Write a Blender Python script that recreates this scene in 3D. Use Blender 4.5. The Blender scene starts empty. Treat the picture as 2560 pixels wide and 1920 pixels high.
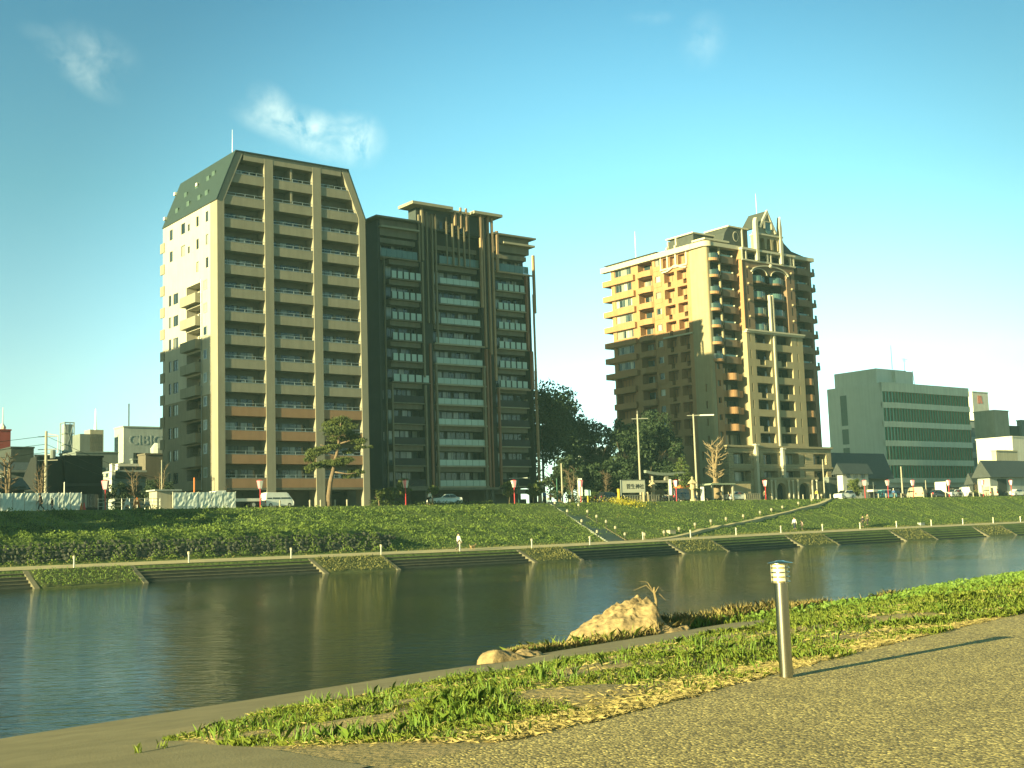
import bpy, math, random
import numpy as np
from mathutils import Vector, Matrix
random.seed(7); RNG=np.random.default_rng(11)
SC=bpy.context.scene; COL=SC.collection; R_=math.radians
# ---------------------------------------------------------------- camera
FPX=3099.5; PITCH=.1179; ROLL=.0322; CAMH=1.43
_sp,_cp,_sr,_cr=math.sin(PITCH),math.cos(PITCH),math.sin(ROLL),math.cos(ROLL)
CF=Vector((0,_cp,_sp)); _U=Vector((0,-_sp,_cp)); _R=Vector((1,0,0))
CR=_R*_cr-_U*_sr; CU=_U*_cr+_R*_sr
cam=bpy.data.cameras.new('camera'); camo=bpy.data.objects.new('camera',cam); COL.objects.link(camo)
m=Matrix((CR,CU,-CF)).transposed().to_4x4(); m.translation=Vector((0,0,CAMH)); camo.matrix_world=m
cam.sensor_width=36; cam.lens=36*FPX/2560; cam.clip_start=.1; cam.clip_end=6000
SC.camera=camo
# ---------------------------------------------------------------- world, sun, exposure
SUN_EL=R_(13.2); SUN_H=Vector((-.718,-.696)).normalized()
SV=Vector((SUN_H.x*math.cos(SUN_EL),SUN_H.y*math.cos(SUN_EL),math.sin(SUN_EL)))
W=bpy.data.worlds.new('World'); SC.world=W; W.use_nodes=True
nt=W.node_tree; nt.nodes.clear(); N=nt.nodes; L=nt.links
def nn(t,**k):
    n=N.new(t)
    for a,b in k.items(): setattr(n,a,b)
    return n
out=nn('ShaderNodeOutputWorld'); bg=nn('ShaderNodeBackground'); bg.inputs[1].default_value=.09
sky=nn('ShaderNodeTexSky',sky_type='NISHITA',sun_disc=False,sun_elevation=SUN_EL,sun_rotation=math.atan2(SUN_H.x,SUN_H.y),air_density=1.0,dust_density=.7,ozone_density=2.2,altitude=20)
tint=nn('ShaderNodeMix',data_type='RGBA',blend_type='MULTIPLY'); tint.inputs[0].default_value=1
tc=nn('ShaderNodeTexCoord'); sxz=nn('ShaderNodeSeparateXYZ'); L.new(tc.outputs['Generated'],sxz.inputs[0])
trp=nn('ShaderNodeValToRGB'); e_=trp.color_ramp.elements; e_[0].position=0; e_[0].color=(.76,.97,1.0,1); e_[1].position=.62; e_[1].color=(.80,1.18,.62,1)  # top stop, above the view, is greened and brightened as added ambient fill
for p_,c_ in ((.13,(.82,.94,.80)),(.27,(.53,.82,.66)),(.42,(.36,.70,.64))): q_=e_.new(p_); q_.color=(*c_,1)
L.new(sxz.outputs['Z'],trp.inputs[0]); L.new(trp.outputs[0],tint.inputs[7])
def vmath(op,a,b=None):
    n=nn('ShaderNodeVectorMath',operation=op)
    for i,x in enumerate((a,b)):
        if x is None: continue
        if hasattr(x,'is_output') or isinstance(x,bpy.types.NodeSocket): L.new(x,n.inputs[i])
        else: n.inputs[i].default_value=x
    return n
def fmath(op,a,b=None,clamp=False):
    n=nn('ShaderNodeMath',operation=op,use_clamp=clamp)
    for i,x in enumerate((a,b)):
        if x is None: continue
        if isinstance(x,bpy.types.NodeSocket): L.new(x,n.inputs[i])
        else: n.inputs[i].default_value=x
    return n.outputs[0]
def raydir(px,py): return (CF*FPX+CR*(px-1280)-CU*(py-960)).normalized()
# sky on the sun's side, out of view, is dimmed to deepen shade
ang=vmath('DOT_PRODUCT',nn('ShaderNodeTexCoord').outputs['Generated'],tuple(SV)); gl_=nn('ShaderNodeMapRange'); gl_.inputs[1].default_value=0; gl_.inputs[2].default_value=.8; gl_.inputs[3].default_value=1; gl_.inputs[4].default_value=.5; L.new(ang.outputs['Value'],gl_.inputs[0])
hz_=vmath('DOT_PRODUCT',nn('ShaderNodeTexCoord').outputs['Generated'],tuple(raydir(1430,1000))); h2_=nn('ShaderNodeMapRange',interpolation_type='SMOOTHSTEP'); h2_.inputs[1].default_value=.90; h2_.inputs[2].default_value=1.0; h2_.inputs[3].default_value=.88; h2_.inputs[4].default_value=1.45; L.new(hz_.outputs['Value'],h2_.inputs[0])
sky_scaled=vmath('SCALE',sky.outputs[0]); L.new(fmath('MULTIPLY',gl_.outputs[0],h2_.outputs[0]),sky_scaled.inputs['Scale']); L.new(sky_scaled.outputs[0],tint.inputs[6])
DIR=tc.outputs['Generated']
nz=nn('ShaderNodeTexNoise'); nz.inputs['Scale'].default_value=30; nz.inputs['Detail'].default_value=9; nz.inputs['Roughness'].default_value=.62; nz.inputs['Distortion'].default_value=.35
L.new(DIR,nz.inputs['Vector'])
tot=None
for (px,py,rx,ry,ang,dens) in [(760,318,.052,.016,-.2,.95),(890,348,.022,.024,1.2,1.0),(690,285,.026,.017,-.9,.75),(800,365,.038,.011,-.3,.7),(200,170,.034,.014,-.7,.5),(240,130,.03,.02,-.3,.4),(1760,105,.022,.018,1.3,.42),(1625,45,.02,.006,0,.25),(2545,850,.04,.012,.1,.3),(120,90,.02,.008,-.2,.22)]:
    c=raydir(px,py); ca,sa=math.cos(ang),math.sin(ang)
    tx=(CR*ca+CU*sa); ty=(CU*ca-CR*sa)
    dx=vmath('DOT_PRODUCT',DIR,tuple(tx)); dy=vmath('DOT_PRODUCT',DIR,tuple(ty)); df=vmath('DOT_PRODUCT',DIR,tuple(c))
    a=fmath('POWER',fmath('DIVIDE',fmath('SUBTRACT',dx.outputs['Value'],tx.dot(c)),rx),2)
    b=fmath('POWER',fmath('DIVIDE',fmath('SUBTRACT',dy.outputs['Value'],ty.dot(c)),ry),2)
    g=fmath('SUBTRACT',1.15,fmath('POWER',fmath('ADD',a,b),.5),True)
    g=fmath('MULTIPLY',g,fmath('GREATER_THAN',df.outputs['Value'],.5))
    g=fmath('MULTIPLY',g,dens)
    tot=g if tot is None else fmath('MAXIMUM',tot,g)
nm_=fmath('SUBTRACT',fmath('MULTIPLY',nz.outputs['Fac'],3.2),1.1,True)
cl=fmath('MULTIPLY',fmath('MULTIPLY',fmath('POWER',tot,1.3),nm_),.72,True)
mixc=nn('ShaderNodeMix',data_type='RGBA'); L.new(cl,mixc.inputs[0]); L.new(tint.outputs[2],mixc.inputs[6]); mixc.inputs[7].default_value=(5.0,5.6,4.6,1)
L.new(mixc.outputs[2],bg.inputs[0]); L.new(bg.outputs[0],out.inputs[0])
sd=bpy.data.lights.new('sun','SUN'); sd.energy=5.0; sd.angle=R_(.5); sd.color=(1,.88,.46)
so=bpy.data.objects.new('sun',sd); COL.objects.link(so); so.rotation_euler=SV.to_track_quat('Z','Y').to_euler()
SC.view_settings.view_transform='Standard'; SC.view_settings.look='None'; SC.view_settings.gamma=1; SC.view_settings.exposure=1.76
SC.cycles.max_bounces=6; SC.cycles.use_denoising=True
SC.cycles.transparent_max_bounces=6
# ---------------------------------------------------------------- helpers
def ray(px,py): return CF*FPX+CR*(px-1280)-CU*(py-960)
def atz(px,py,z):
    r=ray(px,py); t=(z-CAMH)/r.z; return Vector((r.x*t,r.y*t,z))
def atY(px,py,Y):
    r=ray(px,py); t=Y/r.y; return Vector((r.x*t,Y,CAMH+r.z*t))
TH=.655; UD=Vector((math.cos(TH),math.sin(TH),0)); VD=Vector((-math.sin(TH),math.cos(TH),0))
def onplane(o,nrm,px,py):
    r=ray(px,py); c=Vector((0,0,CAMH)); return c+r*((nrm.dot(o)-nrm.dot(c))/nrm.dot(r))
def uat(o,px,py,v=0): P=onplane(o+VD*v,VD,px,py); return (P-o).dot(UD),P.z
def vat(o,px,py,u=0): P=onplane(o+UD*u,UD,px,py); return (P-o).dot(VD),P.z
def tag(o,label=None,cat=None,group=None,kind=None):
    if label: o['label']=label
    if cat: o['category']=cat
    if group: o['group']=group
    if kind: o['kind']=kind
    return o
def empty(name,loc,rz=0,label=None,cat=None,group=None):
    o=bpy.data.objects.new(name,None); o.empty_display_size=.3; COL.objects.link(o); o.location=loc; o.rotation_euler=(0,0,rz)
    return tag(o,label,cat,group)
def inst(name,me,parent=None,loc=(0,0,0),rz=0,scale=None):
    o=bpy.data.objects.new(name,me); COL.objects.link(o); o.location=loc; o.rotation_euler=(0,0,rz)
    if parent: o.parent=parent
    if scale: o.scale=scale
    return o
def copy_tree(o,parent=None,loc=None,rz=None):
    c=o.copy(); COL.objects.link(c); c.parent=parent
    if loc is not None: c.location=loc
    if rz is not None: c.rotation_euler=(0,0,rz)
    for ch in o.children: copy_tree(ch,c)
    return c
class MB:
    def __init__(s): s.v=[]; s.f=[]
    def add(s,vs,fs):
        b=len(s.v); s.v+=[tuple(x) for x in vs]; s.f+=[tuple(b+i for i in f) for f in fs]; return s
    def quad(s,a,b,c,d): return s.add((a,b,c,d),((0,1,2,3),))
    def box(s,x0,x1,y0,y1,z0,z1):
        return s.add([(x0,y0,z0),(x1,y0,z0),(x1,y1,z0),(x0,y1,z0),(x0,y0,z1),(x1,y0,z1),(x1,y1,z1),(x0,y1,z1)],
            [(0,3,2,1),(4,5,6,7),(0,1,5,4),(1,2,6,5),(2,3,7,6),(3,0,4,7)])
    def prism(s,poly,y0,y1):            # poly in x,z counter-clockwise seen from -y
        n=len(poly); vs=[(x,y0,z) for x,z in poly]+[(x,y1,z) for x,z in poly]
        return s.add(vs,[tuple(range(n)),tuple(range(2*n-1,n-1,-1))]+[(i,i+n,(i+1)%n+n,(i+1)%n) for i in range(n)])
    def prismz(s,poly,z0,z1):           # poly in x,y counter-clockwise from above
        n=len(poly); vs=[(x,y,z0) for x,y in poly]+[(x,y,z1) for x,y in poly]
        return s.add(vs,[tuple(range(n-1,-1,-1)),tuple(range(n,2*n))]+[(i,(i+1)%n,(i+1)%n+n,i+n) for i in range(n)])
    def prismx(s,poly,x0,x1):           # poly in y,z
        n=len(poly); vs=[(x0,y,z) for y,z in poly]+[(x1,y,z) for y,z in poly]
        return s.add(vs,[tuple(range(n)),tuple(range(2*n-1,n-1,-1))]+[(i,i+n,(i+1)%n+n,(i+1)%n) for i in range(n)])
    def tube(s,pts,rs,n=8,cap=True):
        pts=[Vector(p) for p in pts]
        if not hasattr(rs,'__len__'): rs=[rs]*len(pts)
        rings=[]; ref=None
        for i,p in enumerate(pts):
            d=(pts[min(i+1,len(pts)-1)]-pts[max(i-1,0)])
            if d.length<1e-9: d=Vector((0,0,1))
            d.normalize()
            if ref is None: ref=Vector((1,0,0)) if abs(d.x)<.9 else Vector((0,1,0))
            a=(ref-d*ref.dot(d)).normalized(); b=d.cross(a); ref=a
            rings.append([p+(a*math.cos(2*math.pi*k/n)+b*math.sin(2*math.pi*k/n))*rs[i] for k in range(n)])
        vs=[v for r in rings for v in r]; fs=[]
        for i in range(len(pts)-1):
            for k in range(n): fs.append((i*n+k,i*n+(k+1)%n,(i+1)*n+(k+1)%n,(i+1)*n+k))
        if cap: fs+= [tuple(range(n-1,-1,-1)),tuple((len(pts)-1)*n+k for k in range(n))]
        return s.add(vs,fs)
    def lathe(s,prof,c=(0,0,0),n=16):   # prof list of (r,z)
        vs=[];fs=[]
        for r,z in prof:
            for k in range(n): vs.append((c[0]+r*math.cos(2*math.pi*k/n),c[1]+r*math.sin(2*math.pi*k/n),c[2]+z))
        for i in range(len(prof)-1):
            for k in range(n): fs.append((i*n+k,i*n+(k+1)%n,(i+1)*n+(k+1)%n,(i+1)*n+k))
        fs+=[tuple(range(n-1,-1,-1)),tuple((len(prof)-1)*n+k for k in range(n))]
        return s.add(vs,fs)
    def blob(s,c,r,n=10,m_=7,jit=.1):
        vs=[];fs=[]
        for i in range(m_+1):
            ph=math.pi*i/m_
            for k in range(n):
                j=1+random.uniform(-jit,jit)
                vs.append((c[0]+r[0]*j*math.sin(ph)*math.cos(2*math.pi*k/n),c[1]+r[1]*j*math.sin(ph)*math.sin(2*math.pi*k/n),c[2]+r[2]*j*math.cos(ph)))
        for i in range(m_):
            for k in range(n): fs.append((i*n+k,(i+1)*n+k,(i+1)*n+(k+1)%n,i*n+(k+1)%n))
        return s.add(vs,fs)
    def arcslab(s,cx,cy,ri,ro,a0,a1,z0,z1,n=8):
        ps=[a0+(a1-a0)*i/n for i in range(n+1)]
        vs=[]
        for a in ps:
            for r in (ri,ro):
                for z in (z0,z1): vs.append((cx+r*math.cos(a),cy+r*math.sin(a),z))
        fs=[]
        for i in range(n):
            b=i*4;c=b+4
            fs+=[(b+2,c+2,c+3,b+3),(b,b+1,c+1,c),(b+1,b+3,c+3,c+1),(b,c,c+2,b+2)]
        fs+=[(0,2,3,1),(n*4,n*4+1,n*4+3,n*4+2)]
        return s.add(vs,fs)
    def grid(s,mp,x0,x1,z0,z1,holes,depth=.3):   # wall sheet with real openings and reveals; mp(x,d,z)->point
        xs=sorted({x0,x1}|{h[0] for h in holes}|{h[1] for h in holes}); zs=sorted({z0,z1}|{h[2] for h in holes}|{h[3] for h in holes})
        xs=[x for x in xs if x0-1e-6<=x<=x1+1e-6]; zs=[z for z in zs if z0-1e-6<=z<=z1+1e-6]
        for j in range(len(zs)-1):
            run=None
            for i in range(len(xs)):
                solid=False
                if i<len(xs)-1:
                    xm=(xs[i]+xs[i+1])/2; zm=(zs[j]+zs[j+1])/2
                    solid=not any(h[0]<xm<h[1] and h[2]<zm<h[3] for h in holes)
                if solid and run is None: run=xs[i]
                if not solid and run is not None:
                    s.quad(mp(run,0,zs[j]),mp(xs[i],0,zs[j]),mp(xs[i],0,zs[j+1]),mp(run,0,zs[j+1])); run=None
        for h in holes:
            a,b,c,d=h[:4]; dp=h[4] if len(h)>4 else depth
            s.quad(mp(a,0,c),mp(a,dp,c),mp(b,dp,c),mp(b,0,c)); s.quad(mp(a,0,d),mp(b,0,d),mp(b,dp,d),mp(a,dp,d))
            s.quad(mp(a,0,c),mp(a,0,d),mp(a,dp,d),mp(a,dp,c)); s.quad(mp(b,0,c),mp(b,dp,c),mp(b,dp,d),mp(b,0,d))
            if len(h)>5 and h[5]: s.quad(mp(a,dp,c),mp(b,dp,c),mp(b,dp,d),mp(a,dp,d))
        return s
    def mesh(s,name,mat,smooth=False):
        me=bpy.data.meshes.new(name); me.from_pydata(s.v,[],s.f); me.materials.append(mat)
        if smooth: me.polygons.foreach_set('use_smooth',[True]*len(me.polygons))
        me.update(); return me
    def build(s,name,mat,parent=None,loc=(0,0,0),rz=0,smooth=False,fix=False,bevel=0):
        me=s.mesh(name,mat,smooth)
        if fix:
            import bmesh
            b=bmesh.new(); b.from_mesh(me); bmesh.ops.recalc_face_normals(b,faces=b.faces); b.to_mesh(me); b.free()
        o=inst(name,me,parent,loc,rz)
        if bevel:
            md=o.modifiers.new('bevel','BEVEL'); md.width=bevel; md.segments=2; md.limit_method='ANGLE'
        return o
def npmesh(name,V,F,mat,parent=None,k=None):   # V (n,3); F (m,k) all same size
    me=bpy.data.meshes.new(name); k=F.shape[1]
    me.vertices.add(len(V)); me.vertices.foreach_set('co',V.astype(np.float32).ravel())
    me.loops.add(F.size); me.loops.foreach_set('vertex_index',F.astype(np.int32).ravel())
    me.polygons.add(len(F)); me.polygons.foreach_set('loop_start',np.arange(0,F.size,k,dtype=np.int32)); me.polygons.foreach_set('loop_total',np.full(len(F),k,dtype=np.int32))
    me.materials.append(mat); me.update(calc_edges=True); me.validate()
    o=bpy.data.objects.new(name,me); COL.objects.link(o)
    if parent: o.parent=parent
    return o
# ---------------------------------------------------------------- materials
MATS={}
def mat(name,c1,c2=None,scale=1.5,rough=.85,bump=0,bscale=None,metal=0,detail=5,streak=0,stretch=None,contrast=.5,spec=.3,coords='Object',trans=0,objvar=0):
    if name in MATS: return MATS[name]
    m=bpy.data.materials.new(name); MATS[name]=m; m.use_nodes=True; t=m.node_tree; n=t.nodes; l=t.links
    b=n['Principled BSDF']; b.inputs['Roughness'].default_value=rough; b.inputs['Metallic'].default_value=metal; b.inputs['Specular IOR Level'].default_value=spec
    tcn=n.new('ShaderNodeTexCoord'); mp=n.new('ShaderNodeMapping'); l.new(tcn.outputs[coords],mp.inputs[0])
    if stretch: mp.inputs['Scale'].default_value=stretch
    c2=c2 or tuple(x*.86 for x in c1)
    nz=n.new('ShaderNodeTexNoise'); nz.inputs['Scale'].default_value=scale; nz.inputs['Detail'].default_value=detail; nz.inputs['Roughness'].default_value=.62; l.new(mp.outputs[0],nz.inputs[0])
    cr=n.new('ShaderNodeValToRGB'); e=cr.color_ramp.elements; e[0].position=.5-contrast/2+.05; e[1].position=.5+contrast/2-.05
    e[0].color=(*c2,1); e[1].color=(*c1,1); l.new(nz.outputs['Fac'],cr.inputs[0]); col=cr.outputs[0]
    if streak:
        mp2=n.new('ShaderNodeMapping'); mp2.inputs['Scale'].default_value=(1.6,1.6,.07); l.new(tcn.outputs[coords],mp2.inputs[0])
        n2=n.new('ShaderNodeTexNoise'); n2.inputs['Scale'].default_value=1.3; n2.inputs['Detail'].default_value=4; l.new(mp2.outputs[0],n2.inputs[0])
        r2=n.new('ShaderNodeMapRange'); r2.inputs[1].default_value=.35; r2.inputs[2].default_value=.7; r2.inputs[3].default_value=1; r2.inputs[4].default_value=1-streak; l.new(n2.outputs['Fac'],r2.inputs[0])
        mx=n.new('ShaderNodeMix'); mx.data_type='RGBA'; mx.blend_type='MULTIPLY'; mx.inputs[0].default_value=1; l.new(col,mx.inputs[6]); l.new(r2.outputs[0],mx.inputs[7]); col=mx.outputs[2]
    if objvar:
        oi=n.new('ShaderNodeObjectInfo'); r3=n.new('ShaderNodeMapRange'); r3.inputs[3].default_value=1-objvar; r3.inputs[4].default_value=1+objvar; l.new(oi.outputs['Random'],r3.inputs[0])
        mx=n.new('ShaderNodeMix'); mx.data_type='RGBA'; mx.blend_type='MULTIPLY'; mx.inputs[0].default_value=1; l.new(col,mx.inputs[6]); l.new(r3.outputs[0],mx.inputs[7]); col=mx.outputs[2]
    l.new(col,b.inputs['Base Color'])
    if bump:
        n3=n.new('ShaderNodeTexNoise'); n3.inputs['Scale'].default_value=bscale or scale*6; n3.inputs['Detail'].default_value=6; l.new(mp.outputs[0],n3.inputs[0])
        bp=n.new('ShaderNodeBump'); bp.inputs['Strength'].default_value=1; bp.inputs['Distance'].default_value=bump; l.new(n3.outputs['Fac'],bp.inputs['Height']); l.new(bp.outputs[0],b.inputs['Normal'])
    if trans:
        b.inputs['Subsurface Weight'].default_value=0
        tr=n.new('ShaderNodeBsdfTranslucent'); l.new(col,tr.inputs[0]); ms=n.new('ShaderNodeMixShader'); ms.inputs[0].default_value=trans
        o=n['Material Output']; l.new(b.outputs[0],ms.inputs[1]); l.new(tr.outputs[0],ms.inputs[2]); l.new(ms.outputs[0],o.inputs[0])
    return m
def panemat(name,dark,light,cell=.95,frac=.4,rough=.08):
    """window glass with curtains or blinds behind some of the panels"""
    m=bpy.data.materials.new(name); m.use_nodes=True; t=m.node_tree; n=t.nodes; l=t.links; b=n['Principled BSDF']
    tcn=n.new('ShaderNodeTexCoord'); sp=n.new('ShaderNodeVectorMath'); sp.operation='DIVIDE'; sp.inputs[1].default_value=(cell,50,50); l.new(tcn.outputs['Object'],sp.inputs[0])
    fl=n.new('ShaderNodeVectorMath'); fl.operation='FLOOR'; l.new(sp.outputs[0],fl.inputs[0])
    oi=n.new('ShaderNodeObjectInfo'); wn=n.new('ShaderNodeTexWhiteNoise'); wn.noise_dimensions='4D'; l.new(fl.outputs[0],wn.inputs['Vector']); l.new(oi.outputs['Random'],wn.inputs['W'])
    cr=n.new('ShaderNodeValToRGB'); cr.color_ramp.interpolation='CONSTANT'; e=cr.color_ramp.elements
    e[0].position=0; e[0].color=(*dark,1); e[1].position=1-frac; e[1].color=(*light,1)
    e2=cr.color_ramp.elements.new(1-frac*.45); e2.color=(*[ (a+b_)/2 for a,b_ in zip(dark,light)],1)
    e3=cr.color_ramp.elements.new((1-frac)*.5); e3.color=(*[a*2.0+.004 for a in dark],1)
    l.new(wn.outputs['Value'],cr.inputs[0])
    mp=n.new('ShaderNodeMapping'); mp.inputs['Scale'].default_value=(9,9,.2); l.new(tcn.outputs['Object'],mp.inputs[0])
    nz=n.new('ShaderNodeTexNoise'); nz.inputs['Scale'].default_value=1.2; l.new(mp.outputs[0],nz.inputs[0])
    mr=n.new('ShaderNodeMapRange'); mr.inputs[1].default_value=.3; mr.inputs[2].default_value=.7; mr.inputs[3].default_value=.7; mr.inputs[4].default_value=1.1; l.new(nz.outputs['Fac'],mr.inputs[0])
    mx=n.new('ShaderNodeMix'); mx.data_type='RGBA'; mx.blend_type='MULTIPLY'; mx.inputs[0].default_value=1; l.new(cr.outputs[0],mx.inputs[6]); l.new(mr.outputs[0],mx.inputs[7])
    l.new(mx.outputs[2],b.inputs['Base Color']); b.inputs['Roughness'].default_value=rough; b.inputs['Specular IOR Level'].default_value=.6
    MATS[name]=m; return m
M_pane=panemat('window_glass',(.012,.022,.024),(.30,.33,.26),.95,.38)
M_panec=panemat('curtained_glass',(.02,.035,.035),(.5,.5,.38),.8,.6)
M_alum=mat('dark_aluminium',(.07,.08,.075),rough=.45,metal=.4,spec=.5)
M_lalum=mat('light_aluminium',(.42,.46,.43),rough=.4,metal=.5,spec=.5)
M_rail=mat('railing_metal',(.35,.40,.38),rough=.4,metal=.4)
_wc={}
def window(parent,w,h,loc,rz=0,n=2,pm=None,fm=None,ft=.06,name='window',bars=0):
    pm=pm or M_pane; fm=fm or M_alum; key=(round(w,2),round(h,2),n,pm.name,fm.name,ft,bars)
    if key not in _wc:
        f=MB(); d=.07
        f.box(0,w,0,d,0,ft); f.box(0,w,0,d,h-ft,h)
        for i in range(n+1):
            x=i*(w-ft)/n; f.box(x,x+ft,.003,d-.003,ft,h-ft)
        for i in range(bars): z=h*(i+1)/(bars+1); f.box(ft,w-ft,.006,d-.006,z-.02,z+.02)
        p=MB(); p.quad((ft*.5,d*.6,ft*.5),(w-ft*.5,d*.6,ft*.5),(w-ft*.5,d*.6,h-ft*.5),(ft*.5,d*.6,h-ft*.5))
        _wc[key]=(f.mesh('window_frame',fm),p.mesh('window_pane',pm))
    a,b=_wc[key]; o=inst(name,a,parent,loc,rz); inst('pane',b,o); return o
# ================================================================ terrain of the far bank
ST=4.9; WZ=-1.8                                  # street and water level
LD=Vector((.785,.619,0)); LN=Vector((-.619,.785,0)); LP=Vector((-32,135,0))   # street edge line, landward normal
_nodes=[(-230,-45,-.45),(-170,5,-.45),(-110,48,-.45),(-70,76,-.45),(-36,101,-.45),(-5.1,124.5,-.48),(10,138,-.42),(40,168,-.2),(74,199,-.08),(113,231,0),(230,323,0),(450,496,0)]
def _cr(p0,p1,p2,p3,t): return .5*((2*p1)+(-p0+p2)*t+(2*p0-5*p1+4*p2-p3)*t*t+(-p0+3*p1-3*p2+p3)*t**3)
_P=np.array(_nodes); _pts=[]
for i in range(1,len(_P)-2):
    for t in np.linspace(0,1,40,endpoint=False): _pts.append(_cr(_P[i-1],_P[i],_P[i+1],_P[i+2],t))
_pts.append(_P[-2]); _pts=np.array(_pts)
_sl=np.r_[0,np.cumsum(np.linalg.norm(np.diff(_pts[:,:2],axis=0),axis=1))]
PS=np.arange(0,_sl[-1],1.0); PX=np.interp(PS,_sl,_pts[:,0]); PY=np.interp(PS,_sl,_pts[:,1]); PZ=np.interp(PS,_sl,_pts[:,2])
TX=np.gradient(PX); TY=np.gradient(PY); _l=np.hypot(TX,TY); TX/=_l; TY/=_l
LNx,LNy=LN.x,LN.y
BD=(-(PX-LP.x)*LNx-(PY-LP.y)*LNy)                # distance path edge -> street edge measured along LN
def sm(a,b,x): x=np.clip((x-a)/(b-a),0,1); return x*x*(3-2*x)
WALLW=lambda s: 1-sm(0,9,s-S_WALL)
def path_pt(s,off): # off along LN (landward +)
    s=np.asarray(s,float); return np.stack([np.interp(s,PS,PX)+LNx*off,np.interp(s,PS,PY)+LNy*off,np.interp(s,PS,PZ)+0*off],-1)
def so_of(x,y):
    # s such that the point lies on the line path(s)+LN*off
    a=(PX*LD.x+PY*LD.y); v=np.asarray(x)*LD.x+np.asarray(y)*LD.y
    s=np.interp(v,a,PS); off=(np.asarray(x)-np.interp(s,PS,PX))*LNx+(np.asarray(y)-np.interp(s,PS,PY))*LNy
    return s,off
S_WALL=0
def s_of_px(px):
    best=None
    for k in range(len(PS)):
        v=Vector((PX[k],PY[k],PZ[k]-CAMH)); d=v.dot(CF)
        if d<5: continue
        x=1280+FPX*v.dot(CR)/d
        if best is None or abs(x-px)<best[0]: best=(abs(x-px),k,x)
    k=best[1]; return float(PS[k])
S_WALL=s_of_px(945)
_hn=lambda x,y: .10*np.sin(x*.9+1.3*np.sin(y*.53))*np.sin(y*.8+.9*np.sin(x*.41))+.05*np.sin(x*2.3+y*1.7)
def prof(s,off):
    s=np.asarray(s,float); off=np.asarray(off,float)
    p=np.interp(s,PS,PZ); B=np.interp(s,PS,BD); w=WALLW(s)
    t=np.clip((off-4.2)/(B-4.2),0,1)
    base=p+.02+.075*np.clip(off,0,4.2)+np.clip(off-3.2,0,1.0)*.22*w
    zl=base+(ST-base)*(t**.92)*1.0
    h=2.0*sm(4.2,5.2,off)
    zw=base+h+(ST-base-2.0)*np.clip((off-5.2)/(B-5.2),0,1)**1.05
    z=np.where(off<4.2,base,zl*(1-w)+zw*w)
    x=np.interp(s,PS,PX)+LNx*off; y=np.interp(s,PS,PY)+LNy*off
    z=z+_hn(x,y)*np.clip((off-4.6)/2,0,1)*np.clip((B-off)/1.5,0,1)*1.3
    z=np.where(off>=B,ST,z)
    return np.where(off<0,np.maximum(p+.02+off*.70,-4.0),z)
def G(x,y): s,o=so_of(x,y); return float(prof(s,o))
def hit(px,py,far=420):
    r=ray(px,py); r=r/r.y; Y=60.; p=None
    while Y<far:
        z=CAMH+r.z*Y; g=G(r.x*Y,Y)
        if z<=g: 
            a,b=Y-.5,Y
            for _ in range(20):
                m_=(a+b)/2
                if CAMH+r.z*m_<=G(r.x*m_,m_): b=m_
                else: a=m_
            return Vector((r.x*b,b,G(r.x*b,b)))
        Y+=.5
    return None
def street(px,back=1.0):  # a point at street level `back` metres behind the edge, seen at column px
    py=1270-.0322*(px-1280)*1.0; r=ray(px,py); r=r/r.y
    Y=(LP.dot(LN)+back)/(r.x*LN.x+LN.y); return Vector((r.x*Y,Y,ST))
M_bank=mat('bank_soil_grass',(.09,.13,.022),(.038,.066,.012),scale=.5,rough=.95,bump=.25,bscale=3,contrast=.55)
M_pave=mat('path_concrete',(.46,.38,.20),(.31,.28,.17),scale=.8,rough=.9,bump=.01)
M_road=mat('asphalt',(.06,.06,.055),(.045,.045,.04),scale=2,rough=.9)
# bank sheet (one sheet with the land behind it, out to the horizon)
ss=np.r_[0,PS[20:-20:2],PS[-1]]
rows=[]
fr=np.array([-9.,-4.6,-3.5,-2.6,-1.7,-.9,0,.01,1.2,2.6,3.4,4.2,4.45,4.7,4.95,5.2])
for s in ss:
    B=float(np.interp(s,PS,BD)); tail=5.2+(B-5.2)*np.linspace(0,1,26)[1:]
    offs=np.r_[fr,tail,B+2,B+12,B+60,B+400,B+4000]
    z=prof(np.full(len(offs),s),offs); q=path_pt(np.full(len(offs),s),offs)
    rows.append(np.stack([q[:,0],q[:,1],z],-1))
rows=np.array(rows); n0,n1=rows.shape[:2]
V=rows.reshape(-1,3); ii,jj=np.meshgrid(np.arange(n0-1),np.arange(n1-1),indexing='ij'); a=(ii*n1+jj).ravel()
F=np.stack([a,a+n1,a+n1+1,a+1],-1)
o=npmesh('far_bank_ground',V,F,M_bank); tag(o,kind='structure')
o.data.polygons.foreach_set('use_smooth',[True]*len(o.data.polygons))
def strip(name,s0,s1,o0,o1,lift,matr,kind='structure',step=2.0,cols=1,label=None,cat=None,zf=None):
    S=np.arange(s0,s1+step*.5,step); O=np.linspace(o0,o1,cols+1); A=[]
    for s in S:
        q=path_pt(np.full(len(O),s),O); z=(zf(s,O) if zf else prof(np.full(len(O),s),O))+lift
        A.append(np.stack([q[:,0],q[:,1],z],-1))
    A=np.array(A); n0,n1=A.shape[:2]; ii,jj=np.meshgrid(np.arange(n0-1),np.arange(n1-1),indexing='ij'); a=(ii*n1+jj).ravel()
    o=npmesh(name,A.reshape(-1,3),np.stack([a,a+n1,a+n1+1,a+1],-1),matr); return tag(o,label,cat,kind=kind)
SE=float(PS[-1])
strip('riverside_path',30,SE-60,.12,3.1,.03,M_pave)
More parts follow.
